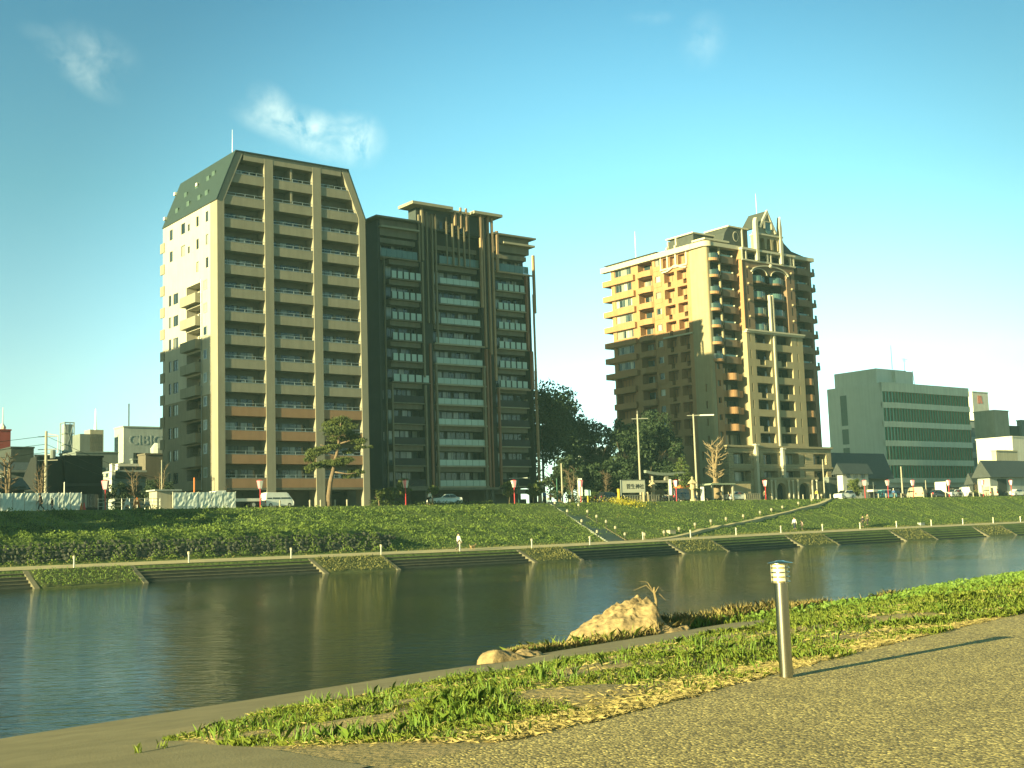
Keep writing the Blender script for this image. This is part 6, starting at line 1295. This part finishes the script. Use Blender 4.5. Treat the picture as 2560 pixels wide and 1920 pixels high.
# ================================================================ near bank: bollard lamp, boulders, grass
M_ss=mat('brushed_stainless',(.50,.49,.42),(.38,.37,.31),scale=3,rough=.22,metal=1.0,stretch=(14,14,.3))
B_=atz(1966,1696,0)
e=empty('bollard_lamp',(B_.x,B_.y,.012),.35,'tall brushed steel bollard lamp with louvred head at the edge of the near path','bollard lamp')
c=MB(); c.lathe([(.062,0),(.062,.003),(.062,.2),(.062,.857),(.062,.86)],(0,0,0),40); c.build('post',M_ss,e,smooth=False); e.children[0].data.polygons.foreach_set('use_smooth',[len(p.vertices)==4 for p in e.children[0].data.polygons])
c=MB(); c.lathe([(.072,.862),(.072,1.03)],(0,0,0),32); c.build('lamp_glass',mat('milky_lamp_glass',(.80,.72,.42),rough=.35,spec=.5),e)
for i,z in enumerate((.866,.91,.952,.994)):
    c=MB(); c.lathe([(.074,z),(.088,z+.002),(.088,z+.008),(.074,z+.012)],(0,0,0),32); c.build('louvre_ring',M_ss,e,smooth=True)
for k in range(3):
    a=2*math.pi*k/3+.5; c=MB(); c.tube([(.083*math.cos(a),.083*math.sin(a),.862),(.083*math.cos(a),.083*math.sin(a),1.03)],.006,6); c.build('cage_rod',M_ss,e)
c=MB(); c.lathe([(.0,1.03),(.085,1.03),(.118,1.038),(.118,1.044),(.05,1.058),(.03,1.066),(.0,1.068)],(0,0,0),40); c.build('lamp_cap',M_ss,e,smooth=True)
c=MB(); c.box(.058,.07,-.02,.02,.03,.09); c.build('service_hatch',M_ss,e)
def rock(label,loc,prof_fn,rz,res=46,m_=M_rock,name='boulder'):
    """lumpy boulder: radial height field with ridges"""
    V=[];F=[];n=res
    for i in range(n+1):
        for j in range(n+1):
            x=i/n*2-1; y=j/n*2-1
            X,Y_,Z=prof_fn(x,y); V.append((X,Y_,Z))
    for i in range(n):
        for j in range(n): a=i*(n+1)+j; F.append((a,a+n+1,a+n+2,a+1))
    me=bpy.data.meshes.new(name); me.from_pydata(V,[],F); me.materials.append(m_); me.polygons.foreach_set('use_smooth',[True]*len(me.polygons)); o=inst(name,me,None,loc,rz); return tag(o,label,'boulder')
def nfun(x,y,s):
    v=0
    for k,(fx,fy,a) in enumerate([(2.1,1.3,.5),(3.7,2.9,.3),(6.3,5.1,.18),(11,9,.1),(19,17,.05)]): v+=a*math.sin(fx*x*1.7+s*k+1.3*math.sin(fy*y+s))*math.cos(fy*y*1.9+s*2.1*k)
    return v
from mathutils import noise as NO
def big(x,y):
    x=x*.98
    # long crest rising from the left, steep at the right, furrowed face
    def prof_x(t):
        ks=[(-1,0),(-.85,.17),(-.6,.43),(-.3,.68),(-.05,.88),(.15,.99),(.30,1.0),(.36,.9),(.42,.58),(.5,.42),(.62,.36),(.75,.30),(.9,.16),(1,0)]
        return float(np.interp(t,[a for a,_ in ks],[b_ for _,b_ in ks]))
    r=max(0,1-abs(y)**2.4); f=prof_x(x+.05*math.sin(y*4))*r**.6
    fur=.07*abs(math.sin(9*x-5*y+2.0*NO.noise(Vector((x*3,y*3,1)))))*(1-abs(x-.1))*r
    d=.16*NO.fractal(Vector((x*2.6,y*2.6,.3)),.9,2.1,6)*min(1,f*4)+.05*NO.noise(Vector((x*12,y*12,2)))*min(1,f*4)
    q=Vector((x*2.3,y*2.0,f*1.5)); vd=NO.voronoi(q)[0]; d+=.30*(vd[1]-vd[0]-.25)*min(1,f*3); vd=NO.voronoi(q*2.7)[0]; d+=.09*(vd[1]-vd[0]-.25)*min(1,f*3)
    return (x*1.42+.12*NO.noise(Vector((y*3,x*2,5))),y*.75+.25*f*.3,.90*f-fur*2.0+d*.42-.22*(1-min(1,f*5)))
rb=atz(1545,1592,-.95)
rock('large pale furrowed boulder on the grassy spit at the water edge',(rb.x+.28,rb.y+.3,-1.0),big,.12,120)
def small_(x,y):
    r=max(0,1-max(abs(x),abs(y))**3); f=(.75+.25*x*-1)*r**.5
    d=.2*NO.fractal(Vector((x*2+7,y*2,1.3)),.9,2.1,5)
    return (x*.42+.1*d,y*.3,(.40*f)*(1+.5*d)-.08)
sp1=atz(1262,1650,-.80); rock('small blocky pale rock beside the waterside concrete strip',(sp1.x,sp1.y+.12,-.88),small_,.5,30)
def flat_(x,y):
    r=max(0,1-(x*x+y*y)); d=.3*NO.fractal(Vector((x*2+3,y*2,4.3)),.9,2.1,5); return (x*.42,y*.3,.20*r**.5*(1+d)-.06)
sp2=atz(1312,1640,-.80); rock('low flat rock right of the small blocky rock',(sp2.x,sp2.y+.25,-.87),flat_,.4,26)
sp3=atz(1682,1560,-.95); rock('low dark rock ridge right of the large boulder',(sp3.x,sp3.y,-.98),flat_,.2,26)
# ---------------------------------------------------------------- near vegetation
def gpts(n,s0,s1,d0,d1):
    s=RNG.uniform(s0,s1,n); d=RNG.uniform(d0,d1,n); return s,d
def toxyz(s,d): return np.stack([NP.x+ND.x*s+NN.x*d,NP.y+ND.y*s+NN.y*d,nz_(s,d)],-1)
def vnoise(x,y,sc,seed):
    return np.array([NO.noise(Vector((a*sc,b_*sc,seed))) for a,b_ in zip(x,y)])
inn=lambda s:np.interp(s,[-60,-8,-.2,.8,1.6,4.5,8,10.2,12,14,17,21,23,60],[-1.0,.1,.25,2.4,4.9,6.3,6.15,6.2,5.3,5.2,6.3,8.0,8.7,8])
e1v=lambda s:np.interp(s,[a_ for a_,_ in _E1],[b_ for _,b_ in _E1])
DE=lambda s,d: np.minimum(d-e1v(s),inn(s)-d)       # distance inside the strip
def blades(name,m_,s,d,h,w,lean,lab,kind='stuff'):
    n=len(s); P=toxyz(s,d); az=RNG.uniform(0,2*np.pi,n); ln=RNG.uniform(.1,1,n)*lean; dirx=np.cos(az)*ln; diry=np.sin(az)*ln; px=-np.sin(az); py=np.cos(az)
    h=h[:,None]; w=w[:,None]; side=np.stack([px,py,0*px],-1); ld=np.stack([dirx,diry,0*dirx],-1); up=np.array([[0,0,1.]])
    a=P-side*w*.5; b_=P+side*w*.5; m1=P+up*h*.55+ld*h*.35; t=P+up*h*(.95-.35*ln[:,None]**2)+ld*h*1.0
    V=np.stack([a,b_,m1+side*w*.38,t,m1-side*w*.38],1).reshape(-1,3); F=np.arange(n*5).reshape(n,5)
    o=npmesh(name,V,F,m_); return tag(o,lab,'grass',kind=kind)
# density falls with distance so that leaves stay a few pixels
def strip_pts(n,s0,s1,seed,thr,sc=.8,power=1.6,edge=.05):
    u=RNG.uniform(0,1,n); s=s0+(s1-s0)*u**power; d=e1v(s)+RNG.uniform(-.05,1.02,n)*(np.maximum(inn(s),np.where(s>22,shore(s),inn(s)))-e1v(s))
    x=NP.x+ND.x*s+NN.x*d; y=NP.y+ND.y*s+NN.y*d; v=vnoise(x,y,sc,seed)+.4*vnoise(x,y,sc*2.7,seed+3)
    dd=np.minimum(d-e1v(s),np.maximum(inn(s),np.where(s>22,shore(s),0))-d); k=(v>thr-.0+np.clip(.35-dd,0,.5)*1.6)&(dd>edge*-1)
    # bare straw patch near the path edge at the left end
    k&=~((d<1.1+.5*np.sin(s*2))&(s<4.5)&(RNG.uniform(0,1,n)<.8))
    k&=~((s>9.8)&(s<12.6)&(d>2.8+.4*np.sin(s*3))&(d<5)&(RNG.uniform(0,1,n)<.75))
    k&=~((s>4.6)&(s<6.6)&(d<.9)&(d<(s-4.4)*.5)&(RNG.uniform(0,1,n)<.7))
    for (px_,py_,rs,rd) in BARE:
        p_=atz(px_,py_,-.42); a_,b2_=nd_of(p_.x,p_.y); k&=~((((s-a_)/rs)**2+((d-b2_)/rd)**2+.35*np.sin(s*5+d*7)<1)&(RNG.uniform(0,1,n)<.85))
    return s[k],d[k],np.clip(v[k]-thr,0,.8)
BARE=[(1850,1590,1.3,.55),(1790,1625,.8,.5),(2060,1552,1.6,.45),(2140,1622,2.0,.22),(2420,1478,4,.5),(2250,1535,1.5,.3),(760,1875,1.2,.5),(900,1850,.9,.35),(1450,1700,.7,.3)]
s,d,v=strip_pts(140000,1.0,34,1.0,-.32); n=len(s); sc_=np.clip((s+8)/18,.6,2.0)
blades('grass_blades',M_blade,s,d,(RNG.uniform(.03,.085,n)*(.6+v*1.2))*np.clip(sc_,.8,1.4),RNG.uniform(.006,.013,n)*sc_,1.1,'green grass of the near strip between path and river')
s,d,v=strip_pts(24000,1.0,34,1.0,.0); n=len(s); sc_=np.clip((s+8)/18,.6,2.0); P=toxyz(s,d); P[:,2]+=RNG.uniform(.01,.10,n)*(.35+v*1.5)
tag(scatter('broadleaf_weeds',M_leaf,P,RNG.uniform(.02,.05,n)*sc_,.25,.55,4),'clumps of broad-leaved green weeds in the near grass strip','weeds',kind='stuff')
# tall leaning dock-like weeds along the river side of the strip
s0,d0,v0=strip_pts(1100,1.0,26,5.0,.1,1.2); 
S_=[];D_=[];H_=[];W_=[]
n=len(s0); rep=7; s=np.repeat(s0,rep)+RNG.normal(0,.06,n*rep); d=np.repeat(d0,rep)+RNG.normal(0,.06,n*rep); h=RNG.uniform(.06,.20,n*rep)*(1-.3*(np.repeat(d0,rep)<1)); w=RNG.uniform(.008,.018,n*rep)
blades('long_leaf_weeds',M_leaf,s,d,h,w,.75,'long strap-leaved weeds standing in the near grass strip')
s,d,v=strip_pts(30000,.8,32,9.0,-.3,1.1,1.5); n=len(s); P=toxyz(s,d); P[:,2]+=RNG.uniform(0,.05,n)
k=RNG.uniform(0,1,n)<.6; P=P[k]; tag(scatter('dry_stalks',M_dry,P,RNG.uniform(.04,.14,len(P))*np.clip((s[k]+8)/18,.6,1.8),.02,.16,4,tilt=.25),'dry straw litter lying between the near weeds','dry grass',kind='stuff')
# bare patches: straw litter
n=16000; s=RNG.uniform(.8,13,n); d=e1v(s)+np.abs(RNG.normal(0,.45,n)); P=toxyz(s,d); P[:,2]+=RNG.uniform(.0,.03,n); tag(scatter('straw_litter',M_dry,P,RNG.uniform(.03,.11,n),.0,.18,4,tilt=.2),'straw litter along the edge of the near path','dry grass',kind='stuff')
# spit vegetation beyond the concrete strip
def spit(n,s0,s1): 
    s=RNG.uniform(s0,s1,n); a=np.interp(s,[10,12,16,20,22.5,23.2,40],[8.75,8.95,9.0,9.0,9.0,8.6,7.5]); b_=shore(s)-.05; return s,a+(b_-a)*RNG.uniform(0,1,n)
s,d=spit(16000,11,28); v=vnoise(s,d,.7,3.3); k=(v>-.25)&~((abs(s-17.4)<2.1)&(abs(d-11.0)<.9)); s,d=s[k],d[k]; n=len(s)
blades('dry_bank_grass',M_dry,s,d,RNG.uniform(.10,.34,n)*np.where(s>17,1.1,.7),RNG.uniform(.012,.022,n),.8,'dry yellow grass on the grassy spit')
s,d=spit(9000,12,30); v=vnoise(s,d,.8,7.3); k=(v>-.05)&((s>18)|(RNG.uniform(0,1,len(s))<.25)); s,d=s[k],d[k]; n=len(s)
blades('green_bank_grass',M_blade,s,d,RNG.uniform(.10,.36,n),RNG.uniform(.012,.024,n),.9,'green grass on the grassy spit')
s,d=spit(8000,11.5,30); k=(vnoise(s,d,.9,11)>.05)&((s>18)|(RNG.uniform(0,1,len(s))<.3)); s,d=s[k],d[k]; P=toxyz(s,d); P[:,2]+=RNG.uniform(.0,.14,len(s)); tag(scatter('spit_weeds',M_leaf,P,RNG.uniform(.06,.16,len(s)),.1,.6,4),'low green weeds on the grassy spit','weeds',kind='stuff')
s=RNG.uniform(18.6,24.6,7000); d=RNG.uniform(9.2,11.7,7000); k=(d<shore(s)-.05)&(vnoise(s,d,1.1,4.4)>-.35); s,d=s[k],d[k]; n=len(s)
blades('tall_dry_grass',M_dry,s[::2],d[::2],RNG.uniform(.22,.55,len(s[::2])),RNG.uniform(.012,.022,len(s[::2])),.7,'tall dry grass right of the large boulder')
blades('tall_green_grass',M_blade,s[1::2],d[1::2],RNG.uniform(.15,.42,len(s[1::2])),RNG.uniform(.012,.024,len(s[1::2])),.8,'tall green grass right of the large boulder')
# right-hand water edge grass
s=RNG.uniform(20,50,26000); d=shore(s)-RNG.uniform(0,1,26000)**1.5*4.5; v=vnoise(s,d,.5,2.2); k=v>-.35; s,d,v=s[k],d[k],v[k]; n=len(s)
blades('waterside_grass',M_blade,s,d,RNG.uniform(.06,.22,n)*(.8+v),RNG.uniform(.010,.024,n),.9,'taller grass at the water edge on the right')
P=toxyz(s,d)[::2]; P[:,2]+=RNG.uniform(.02,.2,len(P)); tag(scatter('waterside_weeds',M_leaf,P,RNG.uniform(.05,.14,len(P)),.1,.6,4),'leafy weeds at the water edge on the right','weeds',kind='stuff')
# withered stump with arching stems right of the boulder
sb_=atz(1640,1528,-1.0); M_stalk=mat('withered_stalk',(.24,.18,.08),(.13,.10,.05),scale=6,rough=.9); e=empty('withered_stem',(sb_.x,sb_.y,-1.05),0,'withered arching dry stem right of the large boulder','dead plant'); c=MB()
c.tube([(0,0,0),(.02,0,.35),(-.03,0,.62),(-.02,.0,.74)],[.045,.04,.035,.02],6); c.build('stalk',M_stalk,e)
for a,b_ in (((-.25,0,.80),(-.62,0,.66)),((-.2,.05,.88),(-.45,0,.92)),((.05,0,.35),(-.3,0,.12)),((.12,.1,.55),(.3,.1,.35)),((.1,-.05,.75),(.22,0,.62))): c=MB(); c.tube([(-.02,0,.55),a,b_],[.018,.013,.006],5); c.build('dry_leaf',M_stalk,e)
# a few sprigs through the concrete at lower left
for i,(px,py) in enumerate([(345,1915),(405,1903)]):
    p=atz(px,py,-.5); s_,d_=nd_of(p.x,p.y); n=14; o=blades('sprig',M_blade,np.full(n,float(s_))+RNG.normal(0,.02,n),np.full(n,float(d_))+RNG.normal(0,.02,n),RNG.uniform(.06,.13,n),RNG.uniform(.006,.01,n),.6,('small grass sprig on the lower left concrete','second small grass sprig on the lower left concrete')[i]); o['kind']='stuff'
# ================================================================ people and the dog
M_skin=mat('skin',(.45,.30,.19),rough=.6); M_hair=mat('black_hair',(.02,.018,.015),rough=.7); M_navy=mat('navy_trousers',(.03,.04,.07),rough=.9); M_blkc=mat('dark_cloth',(.03,.03,.032),rough=.9); M_whc=mat('white_jacket',(.72,.72,.66),rough=.85); M_oliv=mat('olive_coat',(.12,.12,.06),rough=.9); M_pinkc=mat('pale_pink_coat',(.50,.38,.30),rough=.9); M_fur=mat('tan_dog_fur',(.38,.27,.13),(.25,.17,.08),scale=8,rough=.95)
def skin(name,chains,m_,parent,sub=1):
    """chains: list of lists of (x,y,z,r); chains start at an existing joint to stay one continuous surface"""
    V=[];E=[];Rr=[];idx={}
    for ch in chains:
        prev=None
        for (x,y,z,r) in ch:
            k=(round(x,4),round(y,4),round(z,4))
            if k not in idx: idx[k]=len(V); V.append((x,y,z)); Rr.append(r)
            if prev is not None and prev!=idx[k]: E.append((prev,idx[k]))
            prev=idx[k]
    me=bpy.data.meshes.new(name); me.from_pydata(V,E,[]); me.materials.append(m_); o=inst(name,me,parent)
    md=o.modifiers.new('skin','SKIN'); md.use_smooth_shade=True
    me.skin_vertices.new() if hasattr(me.skin_vertices,'new') and not me.skin_vertices else None
    if not me.skin_vertices:
        import bmesh
        b=bmesh.new(); b.from_mesh(me); b.verts.layers.skin.verify(); b.to_mesh(me); b.free()
    for i,r in enumerate(Rr):
        sv=me.skin_vertices[0].data[i]; sv.radius=(r,r); sv.use_root=(i==0)
    ms=o.modifiers.new('sub','SUBSURF'); ms.levels=sub; ms.render_levels=sub
    return o
def person(pos,yaw,label,top,trou,H=1.7,stride=.28,pose='walk',hair=M_hair,long=False,bend=0,group=None):
    """local +x is the way the figure faces"""
    e=empty('person',pos,yaw,label,'person',group); s=H/1.7
    hip=.90; kn=.48; P=(0,0,hip+.03,.135)
    crouch=pose=='crouch'
    if crouch: hip=.42; P=(0,0,.45,.14)
    bx=bend
    ch=(.03+bx*.4,0,P[2]+.27,.13); nk=(.05+bx*.8,0,P[2]+.50,.055); hd=(.07+bx*.95,0,P[2]+.63,.10); hd2=(.075+bx*1.0,0,P[2]+.72,.09)
    sh={k:(.04+bx*.75,k*.19,P[2]+.43,.062) for k in (-1,1)}
    def leg(k):
        f=stride*k
        if crouch: return [P,(0.02,k*.1,.44,.09),(.32,k*.13,.46,.06),(.08,k*.12,.08,.045),(.2,k*.12,.035,.035)]
        return [P,(0,k*.09,hip-.05,.09),(f*.55+.04,k*.095,kn,.062),(f*1.0-(.12 if k<0 else 0),k*.09,.09+(.05 if k<0 else 0),.045),(f*1.0+.13-(.12 if k<0 else 0),k*.09,.035+(.03 if k<0 else 0),.035)]
    def arm(k):
        f=-stride*k*.7
        if pose=='hold' and k>0: return [nk,sh[k],(sh[k][0]+.08,k*.23,sh[k][2]-.27,.045),(sh[k][0]+.30,k*.18,sh[k][2]-.30,.034),(sh[k][0]+.38,k*.17,sh[k][2]-.30,.028)]
        if crouch: return [nk,sh[k],(sh[k][0]+.10,k*.22,sh[k][2]-.24,.045),(sh[k][0]+.28,k*.14,sh[k][2]-.38,.034),(sh[k][0]+.35,k*.12,sh[k][2]-.42,.028)]
        return [nk,sh[k],(sh[k][0]+f*.45-.02,k*.24,sh[k][2]-.28,.045),(sh[k][0]+f+.04,k*.25,sh[k][2]-.52,.034),(sh[k][0]+f+.06,k*.25,sh[k][2]-.60,.028)]
    chains=[[P,ch,nk,hd,hd2],[hd,(hd[0]+.115,0,hd[2]+.01,.018)],[hd,(hd[0],.105,hd[2],.02)],[hd,(hd[0],-.105,hd[2],.02)]]
    for k in (-1,1):
        a=arm(k); chains+= [leg(k),a]; hnd=a[-1]; dv=Vector(a[-1][:3])-Vector(a[-2][:3]); dv.normalize()
        for q,(ln,off) in enumerate(((.085,-.03),(.10,-.01),(.095,.01),(.075,.028))):
            t1=Vector(hnd[:3])+dv*ln*.55+Vector((off,k*-.006,0)); t2=Vector(hnd[:3])+dv*ln+Vector((off+.012,k*-.02,0)); chains.append([hnd,(*t1,.010),(*t2,.008)])
        t1=Vector(hnd[:3])+dv*.02+Vector((.035,k*-.02,0)); t2=t1+dv*.035; chains.append([hnd,(*t1,.011),(*t2,.009)])
    b=skin('body',chains,M_skin,e)
    g=1.22
    def big(ch,f): return [(x,y,z,r*f) for x,y,z,r in ch]
    tor=[(P[0],0,P[2]-(.32 if long else .04),.165 if long else .15),(ch[0],0,ch[2],.155),(nk[0]-.01,0,nk[2]-.05,.085)]
    top_ch=[tor]
    for k in (-1,1): a=arm(k); top_ch.append([tor[2],(a[1][0],a[1][1],a[1][2],.082),(a[2][0],a[2][1],a[2][2],.062),(a[3][0],a[3][1],a[3][2],.048)])
    skin('jacket',top_ch,top,e)
    tl=[]
    for k in (-1,1):
        l_=leg(k); tl.append([(P[0],0,P[2]-.02,.15)]+[(x,y,z,r*1.28) for x,y,z,r in l_[1:3]]+[(l_[3][0],l_[3][1],l_[3][2]+.04,.06)])
    skin('trousers',tl,trou,e)
    for k in (-1,1):
        l_=leg(k); a=l_[3]; f=l_[4]; skin('shoe',[[(a[0]-.03,a[1],max(.04,a[2]-.05),.045),((a[0]+f[0])/2,f[1],f[2]+.008,.045),(f[0]+.03,f[1],f[2],.038)]],M_blkc,e)
    c=MB(); c.blob((hd2[0]-.02,0,hd2[2]+.0),(.108,.10,.105),12,8,.02); h=c.build('hair',hair,e,smooth=True)
    for k in (-1,1): c=MB(); c.blob((hd[0]+.088,k*.035,hd[2]+.03),(.012,.014,.010),6,4,0); c.build('eye',M_hair,e)
    e.scale=(s,s,s); return e
def onpath(px,off,_it=8):
    s=s_of_px(px)
    for _ in range(_it):
        q=path_pt(s,off); v=Vector((q[0],q[1],pz(s)-CAMH)); x=1280+FPX*v.dot(CR)/v.dot(CF); s+=(px-x)*v.dot(CF)/FPX/.9
    q=path_pt(s,off); return Vector((q[0],q[1],float(prof(s,off))+.03))
YP=math.atan2(.62,.78)
person(onpath(1146,1.3),YP,'person in long white jacket and dark trousers walking a dog on the far path',M_whc,M_blkc,1.72,.24,'hold',long=True)
person(onpath(1988,4.6),YP+math.pi,'person in white shirt and navy trousers walking on the grass by the far path',M_whc,M_navy,1.7,.26)
person(onpath(2006,4.4),YP+math.pi,'shorter person in pale pink coat following the white shirted one',M_pinkc,M_blkc,1.3,.18,long=True,bend=.08)
person(onpath(2158,4.4),YP,'person in all dark clothes walking with another on the far path',M_blkc,M_blkc,1.68,.22)
person(onpath(2170,4.9),YP,'person in olive coat beside the darkly dressed walker',M_oliv,M_blkc,1.74,.2)
person(street(101,.6),YP+math.pi,'person in dark coat walking in front of the left construction fence',M_blkc,M_blkc,1.7,.26,long=True)
person(street(130,.6),YP+math.pi,'small person in dark clothes right of the tall dark figure by the fence',M_blkc,M_navy,1.25,.18)
person(street(1072,1.0),YP,'person in white shirt leaning forward at the street edge before the dark block',M_whc,M_blkc,1.7,.2,bend=.22)
person(street(1363,1.0),YP+1.6,'person in blue shirt standing at the top of the stairway',M_blue,M_blkc,1.68,.1)
person(street(1377,1.4),YP+1.6,'person in orange top standing behind the one in blue',M_org,M_blkc,1.35,.1)
person(street(2041,1.2),YP,'person in bright yellow jacket at the right corner of the stone base',mat('yellow_jacket',(.62,.45,.06),rough=.8),M_blkc,1.55,.1,bend=.1)
person(street(2234,2.2),YP,'person with white cap standing behind the light blue car',M_blue,M_blkc,1.65,.15,hair=M_whc)
person(street(1912,1.0),YP,'person in dark clothes before the left arch of the gateway',M_oliv,M_blkc,1.5,.12)
# dog
dp=onpath(1182,1.2); e=empty('dog',dp,YP,'small tan dog walking ahead of the person in white','dog')
def dleg(x,y,front,f): 
    if front: return [(x,y,.30,.06),(x-.01,y,.20,.035),(x+f*.4,y,.11,.024),(x+f,y,.02,.022),(x+f+.03,y,.015,.02)]
    return [(x,y,.30,.07),(x+.07,y,.19,.045),(x-.06+f,y,.12,.025),(x-.02+f,y,.02,.022),(x+.015+f,y,.015,.02)]
tr=[(-.24,0,.33,.085),(-.08,0,.32,.095),(.12,0,.32,.115),(.22,0,.38,.085),(.30,0,.47,.065),(.37,0,.50,.07),(.45,0,.48,.04),(.50,0,.475,.028)]
ch=[tr]
for y in (-.07,.07): ch+= [[(.12,0,.32,.115)]+dleg(.15,y,True,.06 if y>0 else -.05),[(-.24,0,.33,.085)]+dleg(-.22,y,False,-.05 if y>0 else .06)]
ch+=[[(-.24,0,.33,.085),(-.33,0,.40,.03),(-.38,0,.50,.025),(-.33,0,.56,.022)],[(.37,0,.50,.07),(.35,.045,.58,.022),(.35,.05,.61,.012)],[(.37,0,.50,.07),(.35,-.045,.58,.022),(.35,-.05,.61,.012)]]
skin('body',ch,M_fur,e); e.scale=(1.05,1.05,1.05)
c=MB(); pp=onpath(1146,1.3); a=Vector((pp.x+.35,pp.y+.25,pp.z+.95)); b=dp+Vector((0,0,.5)); c.tube([a.lerp(b,k/6)-Vector((0,0,.12*math.sin(math.pi*k/6))) for k in range(7)],.008,4); tag(c.build('dog_lead',M_blkc),'thin dark lead between the person in white and the dog','lead')
# small things lying on the right slope
for px,py,lb,m2 in ((1678,1333,'small pale box on the grass left of the walkers',M_be),(2303,1313,'pale box on the grass near the right end of the far path',M_gw)):
    h_=hit(px,py); 
    if h_: c=MB(); c.box(-.5,.5,-.3,.3,-.1,.35); c.box(-.54,.54,-.34,.34,.35,.4); tag(c.build('utility_box',m2,None,h_,YP),lb,'box')
# unseen trees added on the slope, left of frame, to shade it
for i,(t,o_,H) in enumerate([(-37,-5,9.5),(-43,-10,11),(-49,-5,10),(-50,-15,12),(-57,-9,11),(-60,-17,13),(-68,-7,11),(-70,-13,13),(-80,-9,12)]):
    p=LP+LD*t+LN*o_; tree('added_shade_tree',Vector((p.x,p.y,G(p.x,p.y)-.2)),H,8.5,'%s added shade-casting tree on the slope beyond the left edge of the photo'%('nearest','second','third','fourth','fifth','sixth','seventh','eighth','farthest')[i],L_dark,7000,(.5,1.1),70+i,.35,.2,group='added shade trees on the slope beyond the left edge')

# ================================================================ afternoon haze
c=MB(); c.box(-420,520,-60,620,-5.5,75); hz=bpy.data.materials.new('haze'); hz.use_nodes=True; t=hz.node_tree; t.nodes.clear(); o_=t.nodes.new('ShaderNodeOutputMaterial'); pv_=t.nodes.new('ShaderNodeVolumePrincipled'); pv_.inputs['Color'].default_value=(.52,.93,.90,1); pv_.inputs['Density'].default_value=.00022; pv_.inputs['Anisotropy'].default_value=.1; t.links.new(pv_.outputs[0],o_.inputs['Volume'])
tag(c.build('haze',hz),'thin pale afternoon haze','haze',kind='stuff')
# ---------------------------------------------------------------- the tall block out of frame that shades the left of the picture
cs=Vector((-36.57+SUN_H.x*55,149.43+SUN_H.y*55,ST))
sb=empty('shading_apartment_block',cs,TH,'plain tall apartment block standing beyond the left edge of the photo','apartment block')
c=MB(); c.grid(lambda x,d,z:(-20+x,-0-d*-1,z),0,20,0,34.3,[(1+3*i,3+3*i,1+2.9*j,2.6+2.9*j,.3,1) for i in range(6) for j in range(11)]); c.quad((-20,0,0),(-20,20,0),(-20,20,34.3),(-20,0,34.3)); c.quad((0,0,0),(0,20,0),(0,20,34.3),(0,0,34.3)); c.quad((-20,20,0),(0,20,0),(0,20,34.3),(-20,20,34.3)); c.quad((-20,0,34.3),(0,0,34.3),(0,20,34.3),(-20,20,34.3)); c.build('wall',M_b1lo,sb)
